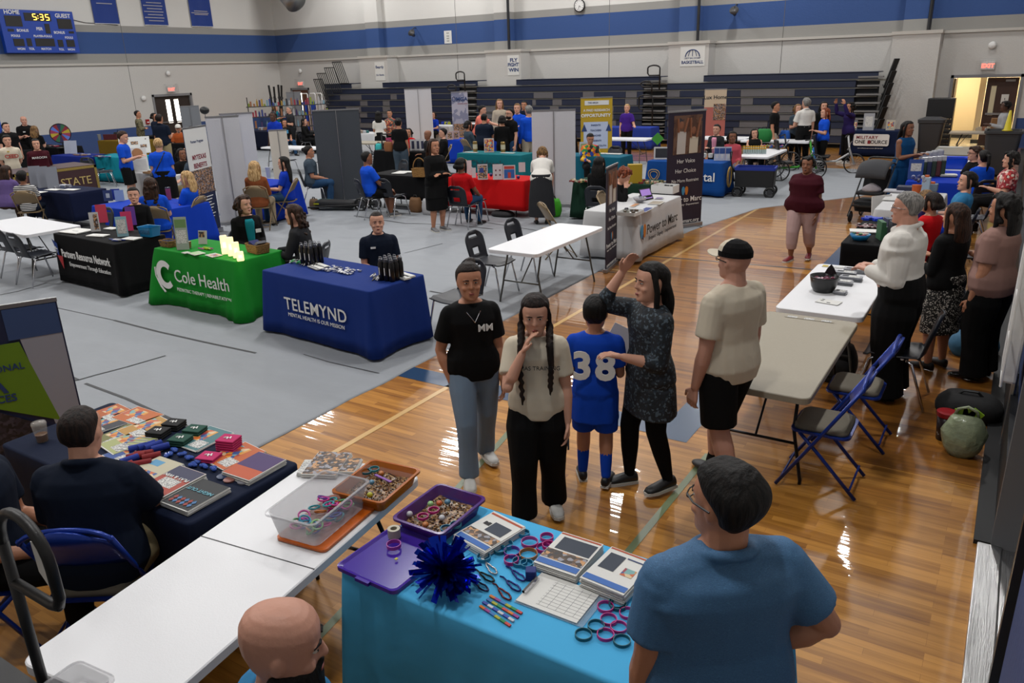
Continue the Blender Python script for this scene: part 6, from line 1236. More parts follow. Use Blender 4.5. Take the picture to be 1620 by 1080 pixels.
C15 = seated('person in a shirt of bright coloured patches seated below the yellow banner', 934, 212, h=1.64, face=10, skin='tan', top=('long', 'rainbow'), bot=('pants', 'black'), hair=('short', 'black'), aL='table', aR='table', q=0, b=1.2, hpit=20)
# -- dental booth and to its right
D1 = p_('woman in a pink top and charcoal cardigan behind the Dental table', 1134, 197, 1.64, yy=18.1, face=-22, skin='light', top=('long+jacket+inner+pink', 'charcoal'), bot=('pants', 'black'), hair=('short+bun', 'black'), aL='hold', aR='hold', q=1, fem=1, b=1.1)
D2 = seated('woman with dark hair in a coral top seated right of the Dental table', 1159, 208, cl='navy shell chair under the woman in coral', h=1.66, yy=18.3, face=10, skin='brown', top=('34', 'coral'), bot=('pants', 'ldenim'), hair=('short+mid', 'black'), aL='lap', aR='lap', q=1, fem=1, b=1.15)
D3 = seated('woman with long black hair in a black tank top behind the yellow bottles', 1194, 204, cl='navy shell chair under the woman in the tank top', h=1.66, yy=20.3, face=12, skin='light', top=('tank', 'black'), bot=('pants', 'black'), hair=('short+long', 'black'), aL='table', aR='table', q=1, fem=1, b=1.25, roll=8)
D4 = p_('man in a black tee standing beyond the hand cycles, turned right', 1228, 161, 1.76, face=80, skin='tan', top=('tee', 'black'), bot=('pants', 'stone'), hair=('short', 'black'), aL='down', aR='down', q=0, b=1.2)
D5 = p_('blonde woman in a grey shirt half hidden behind the white haired mans shirt', 1263, 165, 1.66, face=25, skin='light', top=('tee', 'slate'), bot=('pants', 'black'), hair=('short+mid', 'sandy'), aL='hold', aR='hold', q=0, fem=1)
D6 = p_('tall man with grey hair in a white polo standing beside the hand cycles', 1276, 155, 1.86, face=-150, skin='light', top=('tee+polo', 'white'), bot=('pants', 'black'), hair=('short', 'grey'), aL='fold', aR='down', q=1, b=1.15, tuck=1)
D7 = p_('woman with dark hair standing behind the red haired woman near the bleachers', 1304, 161, 1.7, face=15, skin='light', top=('long', 'black'), bot=('pants', 'black'), hair=('short+long', 'black'), aL='down', aR='down', q=0, fem=1)
D8 = p_('woman with long red hair in a bright blue tee facing left', 1306, 171, 1.64, face=-70, skin='light', top=('tee', 'blue'), bot=('pants', 'black'), hair=('short+long', 'auburn'), aL='hold', aR='down', q=1, fem=1, b=1.15)
D9 = p_('woman with dark curly hair in a deep purple jacket taking a photo', 1346, 162, 1.68, face=-60, skin='tan', top=('long', 'plum'), bot=('pants', 'black'), hair=('short+curly+mid', 'black'), aL='up', aR='up', q=1, fem=1, b=1.2, shoe='white')
# -- right column
E1 = p_('woman with long dark braids in a sleeveless blue dress standing by the right booths', 1438, 192, 1.72, face=55, skin='brown', top=('tank+dress+maxi', 'dress'), bot=('none', 'black'), hair=('short+long+vlong', 'black'), aL='hold', aR='hold', q=1, fem=1, b=1.25)
E2 = p_('person in a light grey jacket standing at the corridor doorway table', 1592, 160, 1.7, face=-80, skin='dark', top=('long', 'lgrey'), bot=('pants', 'black'), hair=('short+curly', 'black'), aL='hold', aR='hold', q=0, b=1.1)
E3 = seated('person with round glasses and dark curly hair at the far right booth', 1543, 232, cl='navy shell chair under the person with glasses on the right', yy=16.4, h=1.68, face=-70, skin='light', top=('tee', 'black'), bot=('pants', 'black'), hair=('short+curly', 'brown'), aL='table', aR='table', q=1, b=1.1); glasses(E3)
E4 = seated('woman in a blue tee with a black ponytail seen from behind on the right', 1558, 238, cl='navy shell chair under the woman with the ponytail', h=1.62, face=-150, skin='light', top=('tee', 'blue'), bot=('pants', 'black'), hair=('short+pony', 'black'), aL='table', aR='lap', q=1, fem=1, b=1.1)
E5 = seated('person with black hair in a teal blue tee lounging back at the white booth', 1532, 272, cl='navy shell chair under the person in the teal blue tee', h=1.7, face=-95, skin='light', top=('tee', 'sky'), bot=('pants', 'royal'), hair=('short+mid+back', 'black'), aL='table', aR='table', q=1, b=1.2, hyaw=22, lean=-8)
E6 = seated('woman with dark hair in a red top seated beside the white shirted man', 1476, 305, cl='navy shell chair under the woman in the red top', h=1.62, face=-125, skin='tan', top=('34', 'red'), bot=('pants', 'black'), hair=('short+mid+back', 'dbrown'), aL='table', aR='table', q=1, fem=1, b=1.1)
E7 = seated('child with light brown hair hidden behind the woman in red', 1466, 301, h=1.45, face=-150, skin='light', top=('tee', 'plum'), bot=('pants', 'denim'), hair=('short+mid', 'sandy'), aL='table', aR='table', q=0, fem=1, hs=1.1, seat=.42)
E8 = p_('woman with curly black hair in a red and white floral blouse at the right edge', 1601, 240, 1.66, face=-85, skin='light', top=('tee', 'floral'), bot=('pants', 'black'), hair=('short+curly+mid', 'black'), aL='hold', aR='down', q=1, fem=1, b=1.45, seat=.5, sit=1)
# -- back, centre
F1 = p_('dark haired woman in a black top and grey wide trousers with a tan handbag', 630, 187, 1.68, face=165, skin='tan', top=('tee', 'black'), bot=('pants+wide', 'slate'), hair=('short+bun', 'black'), aL='hold', aR='down', q=1, fem=1, b=1.1)
F2 = p_('woman in a white tee and black skirt with long black hair seen from behind', 598, 176, 1.66, face=175, skin='tan', top=('tee', 'white'), bot=('skirt+longskirt', 'black'), hair=('short+long', 'black'), aL='hold', aR='hold', q=0, fem=1)
F3 = p_('woman in an orange patterned blouse facing the camera beside the white panel', 616, 174, 1.64, face=-15, skin='tan', top=('34', 'orangefloral'), bot=('pants', 'black'), hair=('short+bun', 'black'), aL='hold', aR='hold', q=0, fem=1)
F4 = seated('girl with braids in a red tee behind the tan handbag', 646, 203, h=1.6, face=-20, skin='tan', top=('tee', 'red'), bot=('pants', 'black'), hair=('short+mid', 'black'), aL='lap', aR='lap', q=0, fem=1)
F5 = seated('person in a light grey sweater with a black bun facing left', 562, 177, h=1.66, face=-95, skin='tan', top=('long', 'lgrey'), bot=('pants', 'black'), hair=('short+bun', 'black'), aL='table', aR='table', q=0, fem=1)
F6 = p_('person in black sitting on the bleachers, left of a pair', 517, 163, 1.7, face=10, skin='brown', top=('long', 'black'), bot=('pants', 'black'), hair=('short', 'black'), aL='lap', aR='lap', q=0, seat=.45, sit=1)
F7 = p_('person in black sitting on the bleachers, right of a pair', 540, 162, 1.7, face=5, skin='brown', top=('long', 'black'), bot=('pants', 'black'), hair=('short', 'black'), aL='lap', aR='lap', q=0, seat=.45, sit=1)
F8 = p_('man in a royal blue polo standing left of the short cream banner back', 431, 177, 1.8, face=-40, skin='dark', top=('tee+polo', 'royal'), bot=('pants', 'black'), hair=('short+buzz', 'black'), aL='down', aR='down', q=0, b=1.15)
F9 = p_('person in a teal top facing away near the black volleyball posts', 435, 166, 1.62, face=60, skin='light', top=('tee', 'teal'), bot=('pants', 'black'), hair=('short+mid', 'sandy'), aL='hold', aR='hold', q=0, fem=1)
F10 = p_('older man in a charcoal polo near the far corner', 457, 168, 1.76, face=-75, skin='light', top=('tee+polo', 'charcoal'), bot=('pants', 'charcoal'), hair=('short+high', 'grey'), aL='hold', aR='hold', q=0, b=1.25)
F11 = seated('woman in a black tee with a pale blue print and jeans, seated', 449, 189, h=1.66, face=20, skin='tan', top=('tee', 'black'), bot=('pants', 'denim'), hair=('short+long', 'black'), aL='lap', aR='lap', q=0, fem=1, b=1.15, cl='navy shell chair under the woman with the pale blue print'); patch(F11, 0, .2, .14, .12, TLB, 'shirt_print')
F12 = seated('woman with long black hair in a black top turned right, seated', 481, 187, h=1.66, face=70, skin='light', top=('long', 'black'), bot=('pants', 'black'), hair=('short+long+vlong', 'black'), aL='table', aR='table', q=0, fem=1, cl='navy shell chair under the long haired woman in black')
F13 = seated('woman in a blue shirt at the white table before the bleachers', 685, 177, h=1.66, face=-20, skin='light', top=('tee', 'royal'), bot=('pants', 'black'), hair=('short+mid', 'brown'), aL='table', aR='table', q=0, fem=1)
F14 = seated('person with a bronze shaved head near the black booth', 676, 206, h=1.66, face=-60, skin='brown', top=('tee', 'charcoal'), bot=('pants', 'black'), hair=('bald', 'black'), aL='table', aR='lap', q=0)
F15 = seated('man in a black shirt in profile facing left by the blue covered table', 700, 203, 'brown', 'brown folding chair under the man in the black shirt', h=1.7, face=-85, skin='light', top=('long', 'black'), bot=('pants', 'black'), hair=('short', 'black'), aL='table', aR='table', q=0)
F16 = p_('woman in a salmon pink top bending to the right', 763, 167, 1.68, yy=20, face=70, lean=18, skin='light', top=('tee', 'salmon'), bot=('pants', 'black'), hair=('short+bun', 'black'), aL='reach', aR='drop', q=0, fem=1)
F17 = p_('large man in navy seen from behind among the group', 766, 180, 1.8, yy=18.7, face=160, lean=12, skin='tan', top=('tee', 'navy'), bot=('pants', 'black'), hair=('short+buzz', 'black'), aL='hold', aR='hold', q=0, b=1.5)
F18 = p_('woman with long blonde hair and a taupe blazer facing the camera', 790, 157, 1.72, yy=22, face=5, skin='light', top=('long+jacket', 'stone'), bot=('pants', 'black'), hair=('short+long', 'sandy'), aL='down', aR='down', q=0, fem=1)
F19 = p_('person in black with black hair seen from behind beside the man with glasses', 794, 183, 1.66, yy=18.5, face=175, skin='tan', top=('long', 'black'), bot=('pants', 'black'), hair=('short+mid', 'black'), aL='hold', aR='hold', q=0)
F20 = seated('woman with black hair in a grey cardigan in front of the MGA banner', 741, 191, 'brown', 'brown folding chair under the woman in the grey cardigan', h=1.68, yy=19.8, face=120, skin='tan', top=('long', 'slate'), bot=('pants', 'black'), hair=('short+mid', 'black'), aL='table', aR='table', q=0, fem=1, b=1.1)
F21 = p_('bearded man with glasses in a black polo and jeans', 806, 172, 1.8, yy=18.7, face=-50, skin='light', top=('tee+polo', 'black'), bot=('pants', 'denim'), hair=('short+beard', 'black'), aL='down', aR='down', q=0, b=1.1); glasses(F21)
F22 = p_('man in a blue polo facing the camera behind the grey haired man', 818, 164, 1.8, yy=20.5, face=-10, skin='light', top=('tee+polo', 'blue'), bot=('pants', 'black'), hair=('short', 'sandy'), aL='hold', aR='hold', q=0, b=1.15)
F23 = p_('man in dark clothes with black hair behind the two men in blue', 829, 160, 1.8, face=-15, skin='tan', top=('long', 'navy'), bot=('pants', 'black'), hair=('short', 'black'), aL='down', aR='down', q=0)
F24 = p_('grey haired man in a blue jacket and khaki trousers with his back turned', 836, 167, 1.82, yy=19.2, face=-160, skin='light', top=('long', 'blue'), bot=('pants', 'stone'), hair=('short', 'grey'), aL='down', aR='hold', q=1, b=1.2)
F25 = p_('person in a brown wide brimmed hat behind the yellow banner', 905, 152, 1.74, face=20, skin='dark', top=('tee', 'brown'), bot=('pants', 'black'), hair=('short+long', 'black'), aL='hold', aR='hold', q=0, fem=1)
M().rings([[F25['TH'] @ (V((math.cos(a)*r_, math.sin(a)*r_, z_))*F25['HH']) for a in [2*PI*i/20 for i in range(20)]] for r_, z_ in ((.4, .2), (.8, .2), (.8, .23), (.42, .25), (.36, .58), (.05, .6))]).obj('hat', CL['rust'], F25['root'])
F26 = p_('woman with short blonde hair in a purple polo at the periwinkle table', 992, 165, 1.66, face=-12, skin='light', top=('tee+polo', 'purple'), bot=('pants', 'black'), hair=('short', 'blonde'), aL='out', aR='down', q=0, fem=1, b=1.15)
# -- left side
G1 = p_('soldier in camouflage uniform standing sideways against the left wall', 217, 175, 1.78, face=80, skin='tan', top=('long', 'camo'), bot=('pants', 'camo'), hair=('short+buzz', 'black'), aL='fold', aR='fold', q=1, b=1.1)
G2 = p_('man in a navy polo and khaki trousers seen from behind by the bright doors', 251, 181, 1.84, face=150, skin='tan', top=('tee+polo', 'navy'), bot=('pants', 'khaki'), hair=('short', 'dbrown'), aL='hold', aR='hold', q=1, b=1.3)
G3 = p_('person with dark hair partly hidden behind the man in navy', 243, 179, 1.7, face=60, skin='tan', top=('tee', 'navy'), bot=('pants', 'black'), hair=('short+mid', 'black'), aL='hold', aR='hold', q=0)
G4 = seated('man in a white cap and burnt orange shirt with folded arms', 281, 197, h=1.76, face=-5, skin='tan', top=('tee+polo', 'orange'), bot=('pants', 'black'), hair=('short+goatee', 'grey'), aL='fold', aR='fold', q=1, b=1.25, cl='navy shell chair under the man in burnt orange'); cap(G4, CL['white'], CL['white'])
G5 = seated('woman with pulled back black hair in a black top beside the man in orange', 301, 200, h=1.66, face=-50, skin='light', top=('tank', 'black'), bot=('pants', 'black'), hair=('short+bun', 'black'), aL='lap', aR='lap', q=0, fem=1)
G6 = p_('man in a bright blue tee and black shorts reading his phone', 193, 208, 1.76, face=72, skin='light', top=('tee', 'blue'), bot=('shorts', 'black'), hair=('short', 'brown'), aL='hold', aR='hold', q=1, b=1.15, hpit=14)
G7 = p_('woman with short blonde hair in a blue tee carrying a black shoulder bag', 249, 219, 1.68, face=172, skin='light', top=('tee', 'blue'), bot=('skirt', 'black'), hair=('short', 'blonde'), aL='down', aR='hold', q=1, fem=1, b=1.35)
M().tube([G7['tp'](.06, -.05, .29), G7['tp'](.0, -.105, .18), G7['tp'](-.09, -.09, .04)], .012, 6).obj('bag_strap', BLK, G7['root']); M().ball(G7['tp'](-.13, -.03, .0), (.05, .1, .09)).obj('shoulder_bag', BLK, G7['root'])
G8 = seated('balding bearded man in a slate blue polo seated beside the narrow banner', 304, 235, h=1.78, face=-40, skin='light', top=('tee+polo', 'slate'), bot=('pants', 'khaki'), hair=('bald+beard', 'dbrown'), aL='table', aR='table', q=1, b=1.35, cl='navy shell chair under the man in the slate blue polo')
G9 = seated('person with black hair in dark clothes left of the balding bearded man', 286, 235, h=1.68, face=30, skin='brown', top=('long', 'black'), bot=('pants', 'black'), hair=('short+mid', 'black'), aL='lap', aR='lap', q=0)
G10 = p_('bald man in a black polo leaning over near the prize wheel', 36, 184, 1.84, face=15, skin='pink', top=('tee+polo', 'black'), bot=('pants', 'black'), hair=('bald', 'black'), aL='fold', aR='hold', q=1, b=1.3, lean=6); patch(G10, .05, .2, .07, .03, WTX, 'name_tag')
G11 = p_('woman with long blonde hair in black, back turned, in front of the bald man', 53, 199, 1.64, face=160, skin='light', top=('tee', 'black'), bot=('pants', 'black'), hair=('short+long', 'sandy'), aL='hold', aR='hold', q=0, fem=1)
G12 = p_('heavy man in a black polo at the left edge behind the boy in cream', 8, 194, 1.78, face=25, skin='light', top=('tee+polo', 'black'), bot=('pants', 'black'), hair=('short', 'black'), aL='down', aR='down', q=0, b=1.5); patch(G12, .03, .2, .07, .03, WTX, 'name_tag')
G13 = p_('teenage boy with fluffy black hair in a cream tee with red print', 9, 214, 1.7, face=10, skin='light', top=('tee', 'cream'), bot=('pants', 'ldenim'), hair=('short+vol', 'black'), aL='back', aR='back', q=1)
text('CEED', .12, mat('print_red_dark2', 'a03a30', .6), G13['root'], G13['tp'](0, .078, .17), (PI/2, 0, PI), bold=.03, ex=.003, name='shirt_print'); patch(G13, .03, .24, .05, .025, col('b0982a'), 'name_tag')
G14 = p_('person in a dark maroon sweatshirt and blue jeans standing at the State booth', 55, 220, 1.62, face=5, skin='light', top=('long', 'maroon'), bot=('pants', 'denim'), hair=('short+mid', 'black'), aL='back', aR='back', q=1, b=1.3)
text('MAROON', .07, WTX, G14['root'], G14['tp'](0, .086, .2), (PI/2, 0, PI), bold=.01, ex=.003, name='shirt_print')
G15 = seated('child in a navy and white striped tee seated with the back to the camera', 33, 270, 'brown', 'brown folding chair under the child in stripes', h=1.5, face=160, skin='brown', top=('tee', 'stripes'), bot=('pants', 'navy'), hair=('short', 'black'), aL='table', aR='table', q=1, hs=1.1)
G16 = seated('woman in a lilac tee with long dark hair at the left edge', 8, 262, h=1.66, face=140, skin='tan', top=('tee', 'lilac'), bot=('pants', 'brown'), hair=('short+long', 'brown'), aL='table', aR='table', q=1, fem=1, b=1.2, lean=15)
# ---------------------------------------------------------------- empty chairs
def ch(kind, lab, px, py, rot, z=0, xy=None):
    x, y = (at(px, py, 0).xy if xy is None else xy); return chair(kind, lab, x, y, rot)
ch('shell', 'empty navy shell chair right of the TELEMYND table', 0, 0, PI*.95, xy=(-5.05, 6.75))
ch('shell', 'empty navy shell chair on the near left side of the bare white table', 0, 0, -PI/2, xy=(-5.62, 8.35)); ch('shell', 'empty navy shell chair on the far left side of the bare white table', 0, 0, -PI/2, xy=(-5.62, 9.3))
ch('shell', 'navy shell chair with a black bag in front of the red table', 0, 0, .15, xy=(-8.75, 12.35)); ch('shell', 'empty navy shell chair in front of the black covered table', 0, 0, .05, xy=(-10.75, 12.35))
ch('brown', 'empty brown folding chair behind the bare white table', 0, 0, -.7, xy=(-5.9, 10.6)); ch('shell', 'navy shell chair pushed under the white table at the far left', 0, 0, 0, xy=(-12.75, 5.95)); ch('shell', 'second navy shell chair beside the Partners table', 0, 0, 0, xy=(-12.1, 5.85))
ch('shell', 'navy shell chair behind the far left white table', 0, 0, PI, xy=(-12.9, 7.2)); ch('shell', 'navy shell chair behind the white table, nearer the Partners booth', 0, 0, PI, xy=(-12.1, 7.1))
ch('blue', 'nearer blue padded folding chair at the beige table', 0, 0, PI/2, xy=(-.83, 5.3)); ch('blue', 'farther blue padded folding chair at the beige table', 0, 0, PI/2, xy=(-.76, 6.1)); 
ch('shell', 'empty navy shell chair under the white table behind the man in white', 0, 0, PI/2, xy=(-.62, 7.1)); ch('shell', 'empty navy shell chair behind the woman in blush at right', 0, 0, PI/2, xy=(-.35, 11.2)); ch('shell', 'empty navy shell chair beside the floral blouse woman', 0, 0, PI/2, xy=(-.45, 13.9))
ch('shell', 'navy shell chair in front of the white table near the yellow banner', 0, 0, 0, xy=(-10.2, 21.3)); ch('shell', 'low navy shell chair behind the teal table by the yellow banner', 0, 0, PI, xy=(-8.9, 18.9))
ch('shell', 'navy shell chair beside the royal blue covered table on the left', 0, 0, 0, xy=(-23.7, 12.6)); ch('shell', 'navy shell chair in front of the turquoise table', 0, 0, -.6, xy=(-21.6, 12.7)); ch('shell', 'second navy shell chair in front of the turquoise table', 0, 0, .5, xy=(-22.4, 12.9))
ch('shell', 'navy shell chair behind the white table by the grey banner', 0, 0, PI, xy=(-18.2, 18.2)); ch('shell', 'navy shell chair facing the white table by the cream banner', 0, 0, 0, xy=(-18.4, 16.5)); ch('brown', 'brown folding chair near the blue covered table by the MGA banner', 0, 0, PI, xy=(-14.0, 19.7)); ch('shell', 'black chair between the two black covered tables', 0, 0, PI*.9, xy=(-12.6, 14.6))
# ---------------------------------------------------------------- TELEMYND table
ZC = .757
def bottles(cx, cy, n1, n2, grp, w0):
    r_ = random.Random(int(cx*10))
    for i in range(n1):
        for j in range(n2):
            x, y = cx+(i-(n1-1)/2)*.072, cy+(j-(n2-1)/2)*.072; t = thing('water_bottle', 'black water bottle in the cluster at the %s end of the TELEMYND table' % w0, 'water bottle', (x, y, ZC), 0, grp)
            M().lathe([(.031, 0), (.033, .005), (.033, .17), (.022, .2), (.022, .205), (0, .206)], 14).obj('bottle', mat('bottle_black', '08080b', .3), t, smooth=True); M().lathe([(.024, .2), (.024, .225), (.016, .232), (0, .233)], 12).obj('lid', mat('lid_smoke', '3a3d46', .25), t)
            M().tube([(-.02, 0, .225), (-.015, 0, .25), (.015, 0, .25), (.02, 0, .225)], .004, 5).obj('carry_loop', mat('loop_grey', '8a8c92', .3), t); M().box((0, -.0335, .1), (.012, .001, .08)).obj('print', WTX, t)
bottles(-6.78, 6.28, 3, 3, 'bottles at the left end of the TELEMYND table', 'left'); bottles(-5.44, 6.13, 3, 3, 'bottles at the right end of the TELEMYND table', 'right')
t = thing('juice_bottle', 'clear bottle with a red label beside the right bottle cluster', 'bottle', (-5.6, 6.25, ZC)); M().lathe([(.03, 0), (.03, .14), (.012, .18), (.012, .2), (0, .2)], 14).obj('bottle', mat('clear_plastic', '9a8a8a', .15, alpha=.6), t, smooth=True); M().lathe([(.031, .05), (.031, .11)], 14).obj('label', col('8a3a3a'), t)
for i, (px, py) in enumerate(((508, 421), (500, 424), (642, 436), (635, 439))): x, y = on(px, py, ZC); paperstack(('upper leaflet stack left of the middle cards', 'lower leaflet stack left of the middle cards', 'upper leaflet stack right of the middle cards', 'lower leaflet stack right of the middle cards')[i]+' on the TELEMYND table', x, y, ZC, -.3, .24, .09, 5, [(0, -.3, .96, .2, '1a1c24')], name='leaflet_stack')
def scatter(lab, px, py, cs, n, rx, ry, z, name, kindw, sz=(.03, .018, .006), grp=None, rot=None):
    c_ = at(px, py, z); m = M()
    for k in range(n): m.k = k % len(cs); m.box((rnd.uniform(-rx, rx), rnd.uniform(-ry, ry), .005+rnd.uniform(0, .012)), sz, MX.Rotation(rnd.uniform(0, 3) if rot is None else rot+rnd.uniform(-.1, .1), 3, 'Z') @ MX.Rotation(rnd.uniform(-.3, .3), 3, 'X'))
    tag(m.obj(name, [col(q, .5) for q in cs], None, (c_.x, c_.y, z)), lab, kindw, kind='stuff')
scatter('heap of green and white wrapped mints at the left of the TELEMYND table', 471, 415, ['1c7a3a', 'b9b9b9', '2a9a4a'], 46, .12, .07, ZC, 'wrapped_mints', 'mints'); scatter('heap of green and white wrapped mints at the right of the TELEMYND table', 616, 438, ['1c7a3a', 'b9b9b9', '2a9a4a'], 46, .12, .07, ZC, 'wrapped_mints', 'mints')
scatter('spread of small navy and white cards in the middle of the TELEMYND table', 540, 428, ['c4c4c6', '1a2a5a', 'c4c4c6'], 110, .23, .1, ZC, 'small_cards', 'cards', (.035, .02, .003))
for px, py, w_ in ((490, 419, 'left'), (596, 440, 'right')): scatter('row of white and black pens at the %s of the TELEMYND table' % w_, px, py, ['b4b4b6', '15161a'], 16, .11, .05, ZC, 'pens', 'pens', (.012, .11, .008), rot=.5)
# ---------------------------------------------------------------- Cole Health table
def basket(lab, x, y, z, L, W, H, rot=0, fill=None, handle=False, c='7a5a30'):
    t = thing('wicker_basket', lab, 'basket', (x, y, z), rot); P_ = rrect(L, W, .03, 4); m = M(); mw = mat('wicker_'+c, c, .8, bump=1.2, bs=55, var=.5)
    S_ = lambda k, z_: [V((a*k, b*k, z_)) for a, b in P_]
    m.rings([S_(.9, 0), S_(.96, H*.5), S_(1, H), S_(1.04, H+.008), S_(1.0, H+.014), S_(.95, H), S_(.88, .02), S_(.1, .015)]); m.obj('basket_body', mw, t, smooth=False)
    if fill:
        m = M(); cs = fill
        for k in range(26): m.k = k % len(cs); m.box((rnd.uniform(-L*.36, L*.36), rnd.uniform(-W*.33, W*.33), H*.7+rnd.uniform(0, H*.35)), (.06, .035, .015), MX.Rotation(rnd.uniform(0, 3), 3, 'Z') @ MX.Rotation(rnd.uniform(-.6, .6), 3, 'X'))
        m.obj('contents', [col(q) for q in cs], t)
    if handle: M().tube([(L*.48*math.cos(a), 0, H+.22*math.sin(a)) for a in [PI*i/14 for i in range(15)]], .011, 7).obj('handle', mw, t, smooth=True)
    return t
ZG = .757
basket('wicker basket with dark wrapped goods at the left of the green table', *on(267, 384, .8), ZG, .24, .15, .07, 0, ['1a1c3a', '2a2440']); basket('small wicker basket with red and white candy on the green table', *on(290, 387, .8), ZG, .18, .14, .07, .1, ['b4a4a4', '9a3a3a', 'b4a4a4'])
b_ = basket('wicker basket with blue and grey folded cloths at the right of the green table', *on(408, 393, .8), ZG, .3, .2, .1, -.2, None); M().box((-.03, 0, .09), (.16, .12, .05), MX.Rotation(.3, 3, 'Y')).obj('blue_cloth', col('141c50', .9), b_); M().box((.06, 0, .11), (.13, .12, .03), MX.Rotation(-.5, 3, 'Y')).obj('grey_cloth', col('6a6c74', .9), b_)
easel_sign('tall pale leaflet stand on the green table', *on(290, 395, ZG), ZG, .6, .16, .42, '8a968c', [(0, .3, .9, .25, '5a7a4a'), (.0, -.1, .8, .4, TEXTM.name)], .12); easel_sign('small patterned card stand on the green table', *on(321, 386, ZG), ZG, .3, .13, .18, 'b0aea6', [(-.1, .2, .7, .4, PHOTO.name)], .2)
ws = mat('lit_letter_cream', (1, .8, .42), em=.75); q = [at(357, 402, ZG), at(367, 405, ZG), at(375, 408, ZG), at(381, 413, ZG)]
for i, (ch_, hh) in enumerate((('K', .24), ('I', .24), ('D', .2), ('S', .12))):
    p3 = q[i]; t = thing('marquee_letter', ('tallest glowing cream letter block at the left of the row', 'second glowing cream letter block', 'third glowing cream letter block', 'shortest glowing cream letter block at the table edge')[i], 'lit letter', (p3.x, p3.y, ZG), .95, 'glowing letter blocks on the green table')
    M().box((0, 0, hh/2), (.085, .035, hh)).obj('letter_block', ws, t, bevel=.012); M().box((0, -.02, hh*.5), (.04, .004, hh*.3)).obj('letter_face', mat('lit_letter_pale', (1, .9, .62), em=.6), t)
    ld = bpy.data.lights.new('lamp', 'POINT'); ld.energy = .3; ld.color = (1, .75, .3); ld.shadow_soft_size = .05; lo = bpy.data.objects.new('lamp', ld); COL.objects.link(lo); lo.parent = t; lo.location = (0, -.08, hh*.45)
scatter('fan of pink, purple and lime highlighter pens on the green table', 325, 394, ['b03a8a', '8ab01a', '6a3a9a', 'a0b81a'], 9, .06, .05, ZG, 'highlighter_pens', 'highlighters', (.13, .016, .012), rot=-.1)
for lab, px, py, c in (('small white card at the front of the green table', 294, 400, 'b9b9b0'), ('pale green leaflet at the front of the green table', 311, 401, '9ab08a'), ('leaflet with an orange and blue picture on the green table', 338, 404, 'b0b0a8')):
    x, y = on(px, py, ZG); paperstack(lab, x, y, ZG, -.2, .1 if 'small' in lab else .2, .08 if 'small' in lab else .14, 2, [(0, 0, .9, .9, c)] + ([(.15, 0, .6, .7, PHOTO2.name)] if 'picture' in lab else []), name='leaflet', cat='leaflet')
# ---------------------------------------------------------------- Partners table and blue table behind it
def holder(lab, x, y, z, rot, c, w_=.1, h_=.24, prints=()): return easel_sign(lab, x, y, z, rot, w_, h_, c, prints, .1, 'brochure_holder', 'brochure holder')
for lab, px, py, c, w_, h_, pr in (('white brochure holder with photo leaflets on the black Partners table', 152, 366, 'b0b0b0', .13, .28, [(.15, 0, .45, .8, PHOTO.name)]), ('red brochures standing behind the white holder', 163, 352, 'b0304a', .16, .28, []), ('pale blue leaflet standing in front of the pink ones', 195, 374, '7aa0aa', .15, .28, [(0, 0, .8, .7, TEXTM.name)]), ('pink brochures standing in the middle of the Partners table', 203, 365, 'b82a5a', .15, .28, []), ('purple brochures standing furthest back on the Partners table', 209, 356, '5a2f8a', .14, .28, [])):
    x, y = on(px, py, ZG); holder(lab, x, y, ZG, .75, c, w_, h_, pr)
for lab, px, py, w_, l_, rr in (('stack of white paper at the left of the Partners table', 121, 366, .42, .3, .1), ('white sheet with a pen at the front of the Partners table', 155, 373, .3, .14, .25), ('white booklets right of the pale blue leaflet', 208, 378, .24, .16, .2), ('small papers behind the brochure holders', 176, 362, .2, .12, .1)):
    x, y = on(px, py, ZG); paperstack(lab, x, y, ZG, rr, w_, l_, 4, [(.05, -.1, .3, .04, '2a2a30')], name='paper_stack')
scatter('pile of blue and white pens on the Partners table', 184, 380, ['16307a', 'b0b0b8'], 12, .08, .04, ZG, 'pens', 'pens', (.12, .012, .01), rot=.2)
t = thing('plastic_basket', 'bright blue perforated plastic basket on the Partners table', 'basket', (*on(237, 368, .8), ZG), .1); P_ = rrect(.27, .2, .03, 3); S_ = lambda k, z_: [V((a*k, b*k, z_)) for a, b in P_]; o = M().rings([S_(.85, 0), S_(1, .13), S_(1.05, .135), S_(.97, .13), S_(.8, .01)]).obj('basket_body', mat('plastic_azure', '0a6a9a', .35), t)
m = M()
for k in range(7): m.box((-.1+.033*k, -.094, .07), (.014, .006, .06))
m.obj('slots', mat('plastic_azure_dark', '063a5a', .5), t)
for lab, px, py, c in (('navy booklet with a pale emblem on the bright blue table', 172, 318, '1c3060'), ('pale blue tissue box with a blue bag on the bright blue table', 190, 318, '7a90b8'), ('deep blue gift bag on the bright blue table', 184, 316, '0c2a8a')): x, y = on(px, py, ZG); easel_sign(lab, x, y, ZG, .7, .16, .2, c, [(0, 0, .4, .4, 'a0a8b0')] if 'emblem' in lab else [], .1, 'booklet' if 'booklet' in lab else 'gift_bag', 'goods')
t = thing('tumbler', 'pink insulated tumbler behind the blonde woman in blue', 'tumbler', (*on(268, 315, .76), ZG)); M().lathe([(.04, 0), (.045, .2), (0, .2)], 14).obj('cup', mat('tumbler_pink', '8a3a5a', .4), t); M().lathe([(.047, .2), (.047, .22), (0, .225)], 14).obj('lid', mat('lid_smoke', '3a3d46', .25), t)
t = thing('soft_drink_cup', 'large white drink cup with straw on the blue table behind the tall white banner', 'cup', (*on(425, 278, .8), ZG)); M().lathe([(.04, 0), (.055, .22), (.06, .225), (0, .23)], 14).obj('cup', mat('cup_white', 'a0a6b4', .4), t); M().tube([(0, 0, .22), (.02, 0, .33)], .005, 6).obj('straw', col('b0b0b0'), t)
